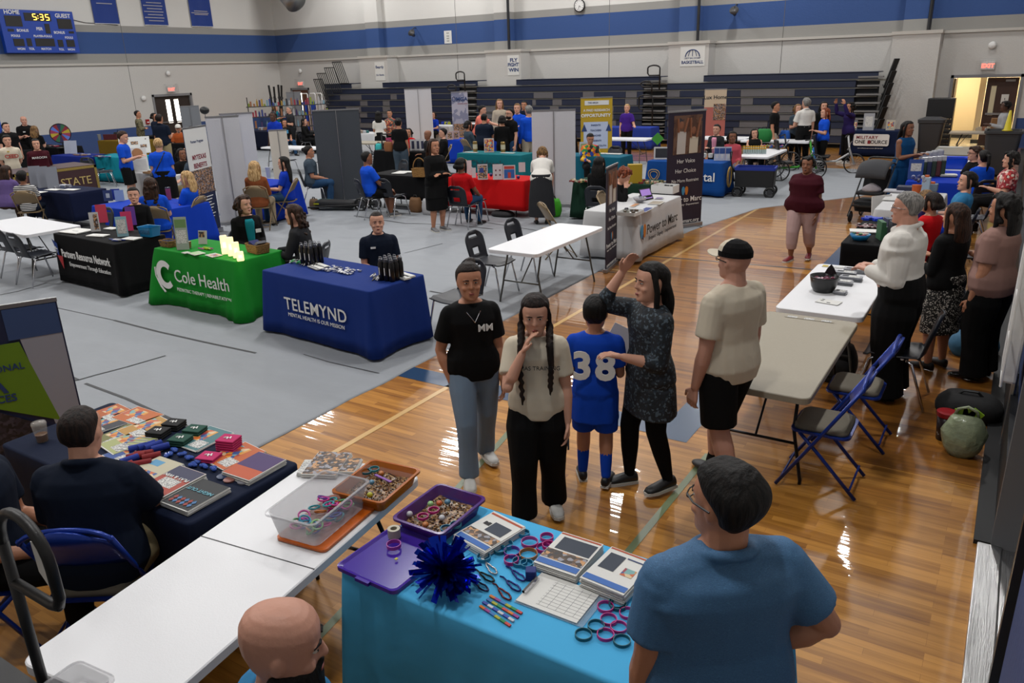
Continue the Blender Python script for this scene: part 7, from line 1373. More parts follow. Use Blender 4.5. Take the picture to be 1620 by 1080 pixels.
# ---------------------------------------------------------------- Power to Marc table
for lab, px, py, L_, W_, H_ in (('white tray of small items at the near end of the white booth', 997, 336, .34, .3, .05), ('white box of black items at the far end of the white booth', 1052, 302, .3, .4, .13)):
    x, y = on(px, py, .78); t = thing('display_box', lab, 'box', (x, y, ZG), PI/2); P_ = rrect(L_, W_, .01, 1); S_ = lambda k, z_: [V((a*k, b*k, z_)) for a, b in P_]; M().rings([S_(1, 0), S_(1, H_), S_(.96, H_), S_(.94, .01)]).obj('box', WHT, t)
    m = M()
    for k in range(14): m.k = k % 3; m.box((rnd.uniform(-L_*.4, L_*.4), rnd.uniform(-W_*.4, W_*.4), H_*.6+.02), (.05, .03, .03), MX.Rotation(rnd.uniform(0, 3), 3, 'Z'))
    m.obj('contents', [col(q_) for q_ in (['0c0c0e', '141416', '0c0c0e'] if H_ > .1 else ['5a4a3a', '9a9a90', '3a3a42'])], t)
for lab, px, py, c, w_, l_ in (('blue folder on the white booth', 1022, 332, '1c3070', .12, .4), ('pack of pens on the white booth', 1004, 325, 'a06a3a', .08, .3), ('scattered printed cards on the white booth', 1038, 321, '8a8070', .2, .3), ('purple leaflet at the far part of the white booth', 1043, 314, '5a4a7a', .12, .14)):
    x, y = on(px, py, ZG); paperstack(lab, x, y, ZG, .1, w_, l_, 2, [(0, 0, .9, .9, c)], name='leaflet', cat='papers')
x, y = on(1025, 316, ZG); t = thing('tablet_computer', 'tablet with a purple screen propped on the white booth', 'tablet', (x, y, ZG), 1.2); R_ = MX.Rotation(-.5, 3, 'X'); up = R_ @ V((0, 0, 1)); M().box(up*.1, (.26, .012, .2), R_).obj('case', BLK, t); M().box(up*.1+R_ @ V((0, -.007, 0)), (.22, .002, .16), R_).obj('screen', mat('screen_purple', (.25, .15, .4), .2, em=.6), t); M().box((0, .06, .04), (.2, .1, .06)).obj('stand', BLK, t)
x, y = on(1012, 320, ZG); t = thing('glass_bowl', 'clear bowl of small goods on the white booth', 'bowl', (x, y, ZG)); M().lathe([(.05, 0), (.1, .05), (.11, .08), (.1, .08), (.09, .05), (.04, .01), (0, .01)], 20).obj('bowl', mat('clear_bowl', 'a8aab4', .1, alpha=.45), t, smooth=True); M().lathe([(.05, .012), (.09, .05), (0, .06)], 14).obj('contents', PHOTO, t)
# ---------------------------------------------------------------- red table signs, basket table
for i, (px, py, w_, h_, pr, lab) in enumerate(((703, 277, .12, .3, [], 'narrow pale sign stand at the left of the red table'), (750, 281, .08, .2, [], 'small blank white card on the red table'), (764, 284, .2, .3, [(0, 0, .85, .85, PHOTO.name), (-.1, .1, .4, .3, '1c3070')], 'framed sheet with four dark pictures on the red table'), (788, 284, .2, .3, [(-.2, .1, .15, .1, '5a1a2a'), (.2, .1, .15, .1, '5a1a2a'), (-.2, -.2, .15, .1, '5a1a2a'), (.2, -.2, .15, .1, '5a1a2a')], 'white sheet with four small dark prints on the red table'), (806, 284, .24, .28, [(0, .33, .85, .2, '9a2a22'), (0, -.1, .85, .6, '1c4a8a'), (0, -.2, .25, .4, '9a2a22')], 'sheet with blue and red picture on the red table'), (826, 272, .14, .2, [], 'pale card at the back right of the red table'))):
    x, y = on(px if i else 742, py, ZG); easel_sign(lab, x, y, ZG, .55, w_, h_, 'b0a4a6', pr, .12)
for k, (px, py) in enumerate(((757, 279), (777, 279), (820, 283))): x, y = on(px, py, ZG); t = thing('stress_ball', ('dark blue ball between the blank card and the first sheet', 'dark blue ball between the two middle sheets', 'dark blue ball at the right end of the red table')[k], 'ball', (x, y, ZG)); M().ball((0, 0, .035), .035).obj('ball', col('121a5a', .4), t, smooth=True)
basket('honey coloured wicker basket with a tall handle on the black table', *on(664, 272, .85), ZG, .3, .22, .16, .3, None, True, '8a6430')
for lab, px, py, w_, l_ in (('spread of white papers on the black table by the basket', 645, 272, .5, .18), ('white papers at the left of the black table', 632, 274, .3, .16)): x, y = on(px, py, ZG); paperstack(lab, x, y, ZG, .2, w_, l_, 3, [], name='paper_stack')
# Children's table
for lab, px, py, c in (('gold cylinder canister at the left of the teal Children table', 752, 240, '8a7340'), ('gold cylinder canister at the right of the teal Children table', 796, 241, '8a7340')): x, y = on(px, py, ZG); t = thing('canister', lab, 'canister', (x, y, ZG)); M().lathe([(.06, 0), (.06, .26), (.05, .27), (0, .27)], 14).obj('can', mat('canister_gold', c, .35, .6), t); M().lathe([(.062, .08), (.062, .2)], 14).obj('label', col('b0a890'), t)
x, y = on(774, 241, ZG); easel_sign('colourful picture sign in the middle of the teal Children table', x, y, ZG, .5, .26, .36, 'b0a4a0', [(0, 0, .85, .85, PHOTO2.name)], .1)
for lab, px, py in (('papers at the left of the teal Children table', 745, 241), ('papers at the right of the teal Children table', 803, 242)): x, y = on(px, py, ZG); paperstack(lab, x, y, ZG, 0, .4, .14, 2, [(0, 0, .8, .7, TEXTM.name)], name='paper_stack')
x, y = on(926, 244, ZG); easel_sign('small framed sheet on the petrol teal table', x, y, ZG, .4, .3, .3, 'a0a8b0', [(0, 0, .8, .7, '7a8a5a')], .15)
for lab, px, py in (('papers on the petrol teal table', 960, 243),): x, y = on(px, py, ZG); paperstack(lab, x, y, ZG, 0, .8, .2, 2, [(0, 0, .9, .8, TEXTM.name)], name='paper_stack')
scatter('rows of small goods spread on the dark green table', 1010, 288, ['b0a890', '7a2a2a', '3a5a3a', 'a08a5a'], 70, .5, .2, ZG, 'small_goods', 'goods', (.04, .04, .03)); scatter('rows of small goods at the left of the dark green table', 925, 287, ['b0a890', '7a2a2a', '3a5a3a', 'a08a5a'], 40, .3, .15, ZG, 'small_goods', 'goods', (.04, .04, .03))
x, y = on(1004, 289, ZG); tag(M().box((0, 0, .17), (.26, .16, .34)).obj('yellow_box', col('a08410'), None, (x, y, ZG), .5), 'plain yellow box standing on the dark green table', 'box')
# dental table
for i, px in enumerate((1134, 1142, 1152)): x, y = on(px, 254, ZG); holder('%s of three blue and white brochure holders on the Dental table' % ('leftmost', 'middle', 'rightmost')[i], x, y, ZG, .4, 'a4aabc', .13, .3, [(0, .2, .9, .4, '1c3c7a'), (0, -.2, .4, .3, 'b9b9bd')])
x, y = on(1046, 252, ZG); t = easel_sign('white framed dark picture at the left end of the Dental table', x, y, ZG, .35, .34, .28, 'b4b4b4', [(0, 0, .8, .75, '1a1c22')], .1); x, y = on(1041, 236, ZG); M().box((-.1, .12, .45), (.2, .02, .2), MX.Rotation(PI/4, 3, 'Y')).obj('green_diamond_card', col('3a8a2a'), t); M().tube([(-.1, .12, .0), (-.1, .12, .6)], .006, 5).obj('card_stick', DKG, t)
for k, px in enumerate((1114, 1124)): x, y = on(px, 249, ZG); t = thing('paper_cup_stack', 'white cups beside the plum banner on the Dental table', 'cups', (x, y, ZG), 0, 'cups on the Dental table'); M().lathe([(.05, 0), (.06, .09), (0, .1)], 12).obj('cups', WTX, t)
x, y = at(1100, 240, 0).xy; t = thing('royal_chair', 'royal blue high backed seat behind the plum banner', 'chair', (-7.3, 19.6, 0), PI+.5); M().box((0, 0, .45), (.55, .5, .12)).obj('seat', col('0c2a7a', .8), t, bevel=.03); M().box((0, -.24, .9), (.55, .1, .85)).obj('backrest', col('0c2a7a', .8), t, bevel=.05)
for sx_ in (-1, 1):
    for sy in (-1, 1): M().tube([(sx_*.24, sy*.2, 0), (sx_*.24, sy*.2, .4)], .015, 6).obj('leg', LEGB, t)
# bottles tray table
x0, y0 = at(1177, 240, .75).xy
for i in range(10):
    for j in range(2):
        p3 = at(1177+3.7*i, 243-3.5*j, .745); t = thing('yellow_bottle', 'yellow capped bottle in the tray on the white table', 'bottle', (p3.x, p3.y, .743), 0, 'tray of yellow capped bottles'); M().lathe([(.026, 0), (.026, .1), (.015, .12), (0, .12)], 9).obj('bottle', mat('bottle_pale', '8fa0a0', .3), t); M().lathe([(.024, .095), (.024, .135), (0, .14)], 9).obj('cap', mat('cap_yellow', 'b88a10', .4), t)
scatter('colourful small toys in a box on the bottle table', 1222, 232, ['9a2a5a', '2a5a9a', '3a8a3a', 'a0641c', '6a3a8a'], 50, .25, .18, .745, 'small_toys', 'toys', (.05, .04, .04))
# framed signs on Military table
for px, w_, c, lab in ((1352, .12, '6a6c74', 'grey leaflet holder at the left of the Military table'), (1373, .3, '8a8c92', 'tall printed sign in the middle of the Military table'), (1408, .24, 'a8a090', 'small yellow printed sign at the right of the Military table')): x, y = on(px, 206, ZG); easel_sign(lab, x, y, ZG, .15, w_, .5 if w_ > .25 else .3, c, [(0, 0, .7, .6, TEXTM.name if w_ > .25 else PHOTO2.name)], .25)
# ---------------------------------------------------------------- right column
ZR = .757
x, y = on(1405, 372, ZR); 
for lab, px, py, c in (('green book standing on the black table at right', 1392, 378, '2a5a3a'), ('slate blue box of supplies on the black table', 1402, 374, '2a3a5a'), ('grey organiser with pens on the black table', 1408, 378, '3a3c44')):
    x, y = on(px, py, ZR); tag(M().box((0, 0, .11), (.05, .2, .22)).box((.03, 0, .08), (.03, .18, .16)).obj('supply_box', col(c), None, (x, y, ZR), .4), lab, 'box')
scatter('heap of dark red and white wrapped candy at the back of the black table', 1373, 358, ['5a1a26', '9a8a8a', '1a1a20'], 60, .13, .12, ZR, 'wrapped_candy', 'candy', (.04, .025, .01))
t = thing('goody_bowl', 'blue plastic bowl of snacks on the black table', 'bowl', (*on(1360, 379, ZR), ZR)); M().lathe([(.08, 0), (.12, .07), (.11, .07), (.07, .01), (0, .01)], 18).obj('bowl', mat('plastic_azure', '0a6a9a', .35), t, smooth=True); m = M()
for k in range(22): m.k = k % 4; m.box((rnd.uniform(-.07, .07), rnd.uniform(-.07, .07), .06+rnd.random()*.02), (.05, .035, .012), MX.Rotation(rnd.uniform(0, 3), 3, 'Z'))
m.obj('snacks', [col(q) for q in ('a0803a', 'b0b0a8', '8a3a3a', '3a6a4a')], t)
scatter('royal blue tissue crumpled at the back edge of the black table', 1381, 347, ['0c2a9a', '0e34b0'], 16, .1, .06, ZR, 'blue_tissue', 'tissue', (.08, .06, .03))
x, y = on(1366, 366, ZR); paperstack('white sheets on the black table', x, y, ZR, .2, .32, .2, 4, [], name='paper_stack')
t = thing('poster_board', 'white board with two square codes leaning on the white cloth', 'sign', (*at(1392, 347, .4)[:2], .4), PI/2-.6); M().box((0, 0, .2), (.42, .01, .36), MX.Rotation(-.12, 3, 'X')).obj('board', WHT, t)
x, y = on(1444, 326, ZR); t = thing('orange_cup', 'orange cup with spotted pinwheels on the white booth', 'cup', (*on(1448, 313, ZR), ZR)); M().lathe([(.05, 0), (.07, .2), (0, .2)], 14).obj('cup', col('a84a10'), t); m = M()
for k in range(9): m.k = k % 2; m.ball((rnd.uniform(-.09, .09), rnd.uniform(-.09, .09), .24+rnd.random()*.1), .03, 6, 5)
m.obj('pinwheels', [col('1c2a6a'), col('9a9aa4')], t)
for lab, px, py, L_, W_, H_, c in (('navy pencil cases piled on the white booth', 1435, 303, .3, .2, .09, '1a1f3a'), ('clear bottle with orange cap on the white booth', 1463, 306, .12, .12, .26, '8a9aaa'), ('box with an orange lid on the white booth', 1472, 302, .2, .14, .12, '5a6a7a'), ('white papers at the near end of the white booth', 1420, 316, .4, .3, .02, 'b0b0ae'), ('white papers at the left edge of the white booth', 1415, 303, .3, .25, .03, '9a9aa0')):
    x, y = on(px, py, ZR); t = thing('supplies', lab, 'supplies', (x, y, ZR)); M().box((0, 0, H_/2), (L_, W_, H_)).obj('body', col(c), t, bevel=.01)
    if 'orange' in lab: M().box((0, 0, H_+.015), (L_*.5, W_*.5, .03)).obj('lid', col('b0501a'), t)
# shirts in bags on the royal blue booth
ROLC = ['0e2a1c', '0c1c44', '0e2a1c', '4a1018', '0e2a1c']
for i in range(5):
    x, y = on(1459+7.5*i, 281-.6*i, ZR); t = thing('bagged_shirt', 'bagged %s shirt standing in the front row, %s' % (('dark green', 'navy', 'second dark green', 'dark red', 'last dark green')[i], ('leftmost', 'second', 'middle', 'fourth', 'rightmost')[i]), 'shirt', (x, y, ZR), .12, 'rolled shirts in clear bags on the royal blue booth')
    M().box((0, 0, .14), (.1, .07, .28), MX.Rotation(-.15, 3, 'X')).obj('rolled_shirt', col(ROLC[i], .6), t, bevel=.02); M().box((0, .03, .31), (.1, .05, .1), MX.Rotation(-.15, 3, 'X')).obj('bag_top', mat('clear_bag_white', '9a9ca2', .2), t, bevel=.015)
for i in range(4):
    x, y = on(1457+9*i, 270-2*i, ZR); t = thing('bagged_shirt', 'clear bag of white shirts in the back row of the royal blue booth', 'shirt', (x, y, ZR), .1, 'white shirts in clear bags behind the dark ones'); M().box((0, 0, .17), (.13, .1, .34)).obj('bag', mat('clear_bag_white', '9a9ca2', .2), t, bevel=.03)
x, y = on(1447, 283, ZR); easel_sign('blue printed sign at the left of the bagged shirts', x, y, ZR, .2, .24, .34, '1c3c80', [(0, .1, .7, .4, TEXTM.name)], .1)
x, y = on(1500, 279, ZR); paperstack('white leaflets right of the bagged shirts', x, y, ZR, .2, .24, .2, 12, [], name='paper_stack', jit=.02)
t = thing('storage_tub', 'bright blue plastic tub on the white table behind the shirts', 'tub', (*on(1508, 266, .742), .743), .1); P_ = rrect(.46, .36, .06, 4); S_ = lambda k, z_: [V((a*k, b*k, z_)) for a, b in P_]; M().rings([S_(.85, 0), S_(1, .2), S_(1.05, .21), S_(.97, .2), S_(.8, .02)]).obj('tub', mat('plastic_royal', '0a3fc0', .35), t)
x, y = on(1497, 228, .8); tag(M().box((0, 0, .002), (.5, .12, .003)).obj('paper_strip', PAP, None, (-1.3, 21.72, .741)), 'white paper strip at the far edge of the grey table', 'paper')
# paper bags and food on the doorway table
t = thing('paper_bag', 'brown paper bag on the table before the corridor doorway', 'bag', (*on(1575, 206, .75), .742), .2); M().box((0, 0, .17), (.28, .18, .34)).obj('bag', mat('kraft_paper', '7a5634', .9, bump=.4, bs=10), t, bevel=.01)
for i, (px, c) in enumerate(((1548, 'a89880'), (1556, '8a5a40'), (1561, 'b0a898'))): x, y = on(px, 206, .75); tag(M().box((0, 0, .04), (.16, .12, .08)).box((.02, .0, .09), (.1, .1, .03)).obj('food_box', col(c), None, (x, y, .742), .3*i), 'small food package left of the paper bag, %s' % ('leftmost', 'middle', 'nearest the bag')[i], 'food package', 'food packages on the doorway table')
# trash cans, equipment rack, cone
def trash(lab, x, y, h_=.9, w_=.3, c=DKG, lid=True):
    t = thing('trash_can', lab, 'trash can', (x, y, 0)); P_ = rrect(w_*2, w_*2, .08, 4); S_ = lambda k, z_: [V((a*k, b*k, z_)) for a, b in P_]; M().rings([S_(.78, .06), S_(.98, h_-.08), S_(1.06, h_-.06), S_(1.06, h_), S_(.95, h_), S_(.7, .1)]).obj('bin', c, t)
    if lid: M().rings([S_(1.08, h_), S_(1.08, h_+.03), S_(.6, h_+.09)]).obj('lid', c, t)
    for s in (-1, 1): o = M().lathe([(.07, -.03), (.07, .03)], 14).obj('wheel', BLK, t, (s*w_*.7, -w_*.7, .07)); o.rotation_euler = (0, PI/2, 0)
    return t
q = aY(1461, 236, 26.9); trash('dark grey wheeled trash can left of the equipment rack near the corridor doorway', -2.2, 26.9, 1.0, .34)
trash('charcoal trash can in front of the doorway table at the right edge', -.28, 22.6, 1.08, .38, lid=False)
t = thing('equipment_rack', 'tall black equipment cart against the wall left of the corridor doorway', 'cart', (-2.15, 28.6, 0)); M().box((0, 0, 1.25), (.75, .5, .6)).obj('top_case', mat('cart_black', '101114', .4), t, bevel=.02)
for k in range(6): M().box((0, 0, .1+.15*k), (.7, .46, .1)).obj('tray', BLK, t, bevel=.01)
for s in (-1, 1): M().box((s*.36, 0, .5), (.03, .46, .95)).obj('side_frame', BLK, t)
t = thing('floor_cone', 'yellow caution cone on the charcoal trash can at right', 'cone', (-.22, 22.3, 1.085)); M().lathe([(.11, 0), (.11, .02), (.08, .02), (.025, .46), (0, .47)], 16).obj('cone', mat('cone_yellow', 'b0a010', .4), t, smooth=True)
# white wire stand / cabinet on the right wall, bags on the floor beneath
t = thing('display_stand', 'white board with a wire rack at the right edge behind the plastic bag', 'stand', (.16, 6.45, .62)); M().box((.05, 0, .55), (.1, .55, 1.1)).obj('white_board', WTX, t, bevel=.02); m = M()
for y_ in (-.3, -.62): m.tube([(-.0, y_, .1), (.0, y_, 1.0)], .008, 6)
for z_ in (.1, .4, .7, 1.0): m.tube([(0, -.62, z_), (0, -.2, z_)], .006, 6)
m.obj('wire_rack', WTX, t); M().tube([(.1, .0, -.62), (.1, .0, .0)], .02, 6).obj('post', STL, t)
t = thing('red_cup', 'dark tumbler with a red lid on the floor beside the plastic bag', 'cup', (-.13, 6.42, 0)); M().lathe([(.055, 0), (.07, .2), (0, .2)], 18).obj('cup', mat('cup_dark_maroon', '1a090c', .35), t, smooth=True); M().lathe([(.075, .2), (.077, .235), (.05, .24), (0, .24)], 18).obj('lid', mat('lid_red', '8a0c18', .35), t); text('Q', .07, WTX, t, (.0, -.072, .11), (PI/2, 0, .0), bold=.02)
t = thing('plastic_bag', 'green and white plastic shopping bag full of goods on the floor at right', 'bag', (.0, 6.2, 0)); m = M(); R = []
for i in range(10):
    z_ = .0+.036*i; rr = .15*math.sin(PI*(i+1.6)/12)**.6; R.append([V((rr*math.cos(a)*(1+.10*nz(V((math.cos(a)*2, math.sin(a)*2, i*.5)))), rr*.8*math.sin(a)*(1+.12*nz(V((math.cos(a)*3, math.sin(a)*2, i*.6)))), z_)) for a in [2*PI*k/26 for k in range(26)]])
m.rings(R); m.tube([(-.08, 0, .3), (-.06, -.02, .37), (.0, -.03, .4), (.06, -.02, .37), (.08, 0, .3)], .012, 6); m.obj('bag', mat('thin_plastic_green', '8c9678', .25, bump=.7, bs=14, var=.45), t, smooth=True)
for k in range(3): M().box((.04*k-.03, .0, .33), (.08, .015, .09), MX.Rotation(.5*k-.4, 3, 'Y')).obj('lime_wrapper', col('7aa01a', .4), t)
def slump(lab, x, y, L, W, H, c, name='backpack', rot=0, cat='bag'):
    t = thing(name, lab, cat, (x, y, 0), rot); m = M(); R = []
    for i in range(7):
        k = math.sin(PI*(i+2)/9.5)**.5; R.append([V((L/2*k*math.copysign(abs(math.cos(a))**.7, math.cos(a))*(1+.08*nz(V((math.cos(a)*2, math.sin(a), i)))), W/2*k*math.copysign(abs(math.sin(a))**.7, math.sin(a)), H*i/6)) for a in [2*PI*q/20 for q in range(20)]])
    m.rings(R).obj('body', mat('fabric_'+c, c, .8, bump=.6, bs=6), t, smooth=True); M().tube([(-L*.2, 0, H*.9), (-L*.1, 0, H*1.15), (L*.1, 0, H*1.15), (L*.2, 0, H*.9)], .012, 6).obj('strap', BLK, t); return t
slump('black backpack lying behind the plastic bag at right', .0, 6.95, .5, .35, .2, '0b0b0d'); slump('light blue tote bag on the floor behind the woman in blush', -.05, 8.6, .45, .35, .22, '2a5a78', 'tote_bag'); slump('dark blue open bag behind the speckled skirt woman', -.15, 9.6, .4, .3, .25, '0e1f55', 'tote_bag'); slump('black bag standing by the speckled skirt woman', -.3, 9.1, .3, .25, .5, '0c0c0f', 'backpack')
slump('black bag under the white table behind the beige one', -1.1, 7.3, .35, .3, .35, '0c0c0f'); slump('brown paper bag under the black table by the empty chair', -10.6, 12.9, .3, .2, .32, '6a4a2c', 'paper_bag'); slump('white shopping bag under the basket table', -10.15, 12.75, .28, .18, .34, '9a9a9c', 'shopping_bag'); slump('lime green bag on the floor beside the bending woman', -7.65, 13.6, .34, .26, .36, '3aa014', 'tote_bag'); slump('brown tote under the chair of the person in grey', -13.0, 12.3, .22, .18, .24, '5a4630', 'tote_bag')
slump('small dark bag under the red table', -8.6, 13.2, .5, .3, .12, '101014'); slump('green cloth bag on the white table behind the hand cycles', *on(1208, 224, .75), .42, .3, .34, '0e6a2a', 'tote_bag').location.z = .745
t = slump('large tan handbag of the woman in grey trousers', *at(643, 262, 0).xy, .3, .14, .26, '7a4a26', 'handbag'); q = F1['root'].matrix_basis @ V((-.36, .1, .78)); t.location = q
t = slump('turquoise pail hanging from a stroller at the back', *at(600, 240, .6).xy, .2, .2, .24, '2aa0a0', 'pail'); t.location = (*at(600, 240, .6).xy, .6); 
q = at(1317, 232, .4); t = slump('blue plastic bag carried by the red haired woman', q.x, q.y, .3, .2, .38, '1a6ab8', 'plastic_bag'); w_ = D8['root'].matrix_basis @ D8['j'][1][2]; t.location = (w_.x, w_.y, w_.z-.52)
# stroller
def wheel(par, c, r_, axis=(0, PI/2, 0), tw=.03, spokes=0, name='wheel', n=24):
    o = M().tube([(r_*math.cos(a), r_*math.sin(a), 0) for a in [2*PI*i/n for i in range(n)]], tw/2, 7, closed=True).obj(name, BLK, par, c, axis, smooth=True)
    m = M(); m.lathe([(.02, -.02), (.02, .02)], 8)
    for k in range(spokes or 6): a = 2*PI*k/(spokes or 6); m.tube([(0, 0, 0), (r_*math.cos(a), r_*math.sin(a), 0)], .004 if spokes else .01, 5)
    if not spokes: m.lathe([(r_*.62, -.012), (r_*.62, .012)], 16)
    m.obj('hub', STL if spokes else DKG, o); return o
q = at(1392, 322, 0); t = thing('stroller', 'charcoal baby stroller with canopy parked on the wood floor', 'stroller', (-2.1, 15.6, 0), PI*.95)
for sx_ in (-.25, .25):
    wheel(t, (sx_, -.36, .14), .13); wheel(t, (sx_*.8, .4, .1), .09); M().tube([(sx_, -.36, .14), (sx_, -.05, .55), (sx_, .3, .95), (sx_, .48, 1.02)], .014, 7).obj('side_frame', DKG, t, smooth=True) if False else M().tube([(sx_, .4, .1), (sx_, .05, .5), (sx_, -.3, .92), (sx_, -.46, 1.05)], .014, 7).obj('side_frame', DKG, t, smooth=True)
    M().tube([(sx_, -.36, .14), (sx_, .0, .5)], .013, 7).obj('rear_leg', DKG, t)
M().tube([(-.25, -.46, 1.05), (-.2, -.52, 1.07), (.2, -.52, 1.07), (.25, -.46, 1.05)], .018, 8).obj('push_handle', BLK, t, smooth=True)
m = M(); R = []
for i in range(9): a = PI*.05+PI*.62*i/8; R.append([V((u*.26, -.18+.36*math.cos(a)*1.0, .72+.34*math.sin(a)*(1-.15*u*u))) for u in [-1+2*k/10 for k in range(11)]])
vs = [p for r in R for p in r]; m.add(vs, [(i*11+j, i*11+j+1, (i+1)*11+j+1, (i+1)*11+j) for i in range(8) for j in range(10)]); o = m.obj('canopy', mat('canopy_grey', '2c2d31', .85), t, smooth=True); o.modifiers.new('t', 'SOLIDIFY').thickness = .015
M().box((0, .0, .5), (.44, .42, .06)).box((0, -.22, .7), (.44, .06, .42), MX.Rotation(.3, 3, 'X')).obj('seat', mat('stroller_fabric', '17181b', .85), t, bevel=.02); M().box((0, .3, .3), (.4, .2, .03)).obj('footrest', BLK, t); M().rings([[V((a, b, .18)) for a, b in rrect(.4, .5, .05)], [V((a, b, .36)) for a, b in rrect(.46, .56, .05)]]).obj('basket', mat('stroller_fabric', '17181b', .85), t)
o = M(); R = []
for i in range(5): k = (1, 1.05, .9, .6, .2)[i]; R.append([V((.16*k*math.cos(a)*(1+.2*nz(V((math.cos(a)*3, math.sin(a)*3, i)))), .15*k*math.sin(a), .0+.035*i)) for a in [2*PI*q_/18 for q_ in range(18)]])
tag(o.rings(R).obj('blanket', mat('blanket_grey', '8a8488', .9, bump=1, bs=10), None, (-2.1, 15.55, .53), smooth=True), 'crumpled pale grey blanket in the stroller seat', 'blanket')
# hand cycles and wagon by the bottle table
def bike(lab, x, y, rot, fc, hand=True, sc=1):
    t = thing('hand_cycle', lab, 'tricycle', (x, y, 0), rot); fm = mat('frame_'+fc, fc, .35, .2)
    wheel(t, (0, .55, .25), .24, (0, PI/2, 0), .035, 16); wheel(t, (-.3, -.4, .25), .24, (0, PI/2+.12, 0), .035, 16); wheel(t, (.3, -.4, .25), .24, (0, PI/2-.12, 0), .035, 16)
    M().tube([(0, .55, .25), (0, .4, .62), (0, .34, .95)], .024, 8).obj('fork_post', fm, t, smooth=True); M().tube([(0, .4, .5), (0, .1, .3), (0, -.4, .28)], .026, 8).obj('main_tube', fm, t, smooth=True); M().tube([(-.3, -.4, .25), (.3, -.4, .25)], .018, 8).obj('axle', fm, t)
    M().tube([(-.2, .28, .92), (0, .34, .95), (.2, .28, .92)], .014, 7).obj('handlebar', BLK, t); M().box((0, -.22, .42), (.36, .34, .06)).box((0, -.42, .7), (.36, .06, .55), MX.Rotation(.2, 3, 'X')).obj('seat', BLK, t, bevel=.02); M().tube([(0, .4, .7), (.1, .4, .66), (.1, .36, .6)], .012, 6).tube([(0, .4, .7), (-.1, .4, .74), (-.1, .44, .8)], .012, 6).obj('crank', STL, t)
    return t
bike('hand cycle with a bright green frame beside the bottle table', -4.6, 20.4, -PI/2+.45, '2a8a14'); bike('hand cycle with a white frame and black wheels on the wood floor', -4.0, 21.9, -PI/2+.1, 'a8a8a8'); bike('dark adaptive cycle behind the green one', -5.6, 22.0, -PI/2, '121318')
slump('bright blue jacket hung over the dark cycle', *at(1240, 232, .5).xy, .3, .2, .4, '1050a8', 'jacket', cat='clothing').location.z = .55
t = thing('utility_wagon', 'black folding wagon with a blue lining beside the Dental booth', 'wagon', (-4.75, 17.55, 0), .15); P_ = rrect(.85, .5, .03, 3); S_ = lambda k, z_: [V((a*k, b*k, z_)) for a, b in P_]; M().rings([S_(.96, .22), S_(1, .6), S_(.97, .6), S_(.93, .25)]).obj('body', mat('wagon_black', '0d0e11', .7), t); M().rings([S_(1.01, .58), S_(1.02, .64), S_(.95, .64), S_(.94, .58)]).obj('blue_rim', mat('wagon_blue', '0a2a8a', .7), t)
for sx_ in (-.34, .34):
    for sy in (-.24, .24): wheel(t, (sx_, sy, .11), .1, (PI/2, 0, 0), .05)
M().tube([(-.45, 0, .3), (-.55, -.03, .8), (-.55, -.12, .95), (-.55, .1, .95), (-.55, .03, .8)], .014, 7).obj('pull_handle', BLK, t)
# folded black stroller heap beside the grey banner
q = at(540, 322, 0); t = thing('folded_stroller', 'folded black stroller lying on the floor below the grey banner', 'stroller', (-12.3, 12.55, 0), .35)
for c_ in ((.42, -.15, .14), (.42, .15, .14), (.7, 0, .14)): wheel(t, c_, .13, (PI/2, 0, 0), .045)
M().tube([(-.8, -.2, .08), (.4, -.18, .14), (.7, 0, .14)], .02, 7).tube([(-.8, .2, .1), (.4, .18, .16), (.7, 0, .14)], .02, 7).obj('frame', BLK, t); M().box((-.2, 0, .14), (.9, .36, .14), MX.Rotation(.03, 3, 'Y')).obj('folded_fabric', mat('stroller_fabric', '17181b', .85), t, bevel=.04); M().box((-.6, -.19, .16), (.12, .01, .03)).box((-.6, -.19, .1), (.12, .01, .02)).obj('reflector', col('a0a010'), t); M().box((-.55, .12, .18), (.25, .2, .06)).obj('teal_panel', col('0a5a5a'), t)
t = thing('upright_stroller', 'tall black stroller frame in front of the white tablecloth behind the basket', 'stroller', (*at(620, 272, 0).xy, 0), facing(-12, 13)); 
for s in (-.22, .22): M().tube([(s, -.3, .1), (s, .0, .6), (s, .1, 1.1)], .022, 7).obj('side_frame', BLK, t); wheel(t, (s, -.3, .1), .1); wheel(t, (s, .25, .1), .1); M().tube([(s, .25, .1), (s, 0, .6)], .018, 7).obj('rear_leg', BLK, t)
M().tube([(-.22, .1, 1.1), (.22, .1, 1.1)], .02, 7).obj('push_handle', BLK, t); M().box((0, -.02, .55), (.4, .3, .1)).obj('seat', BLK, t)
M().box((0, .03, .85), (.2, .02, .3)).obj('pink_bag', col('a02a5a'), t)
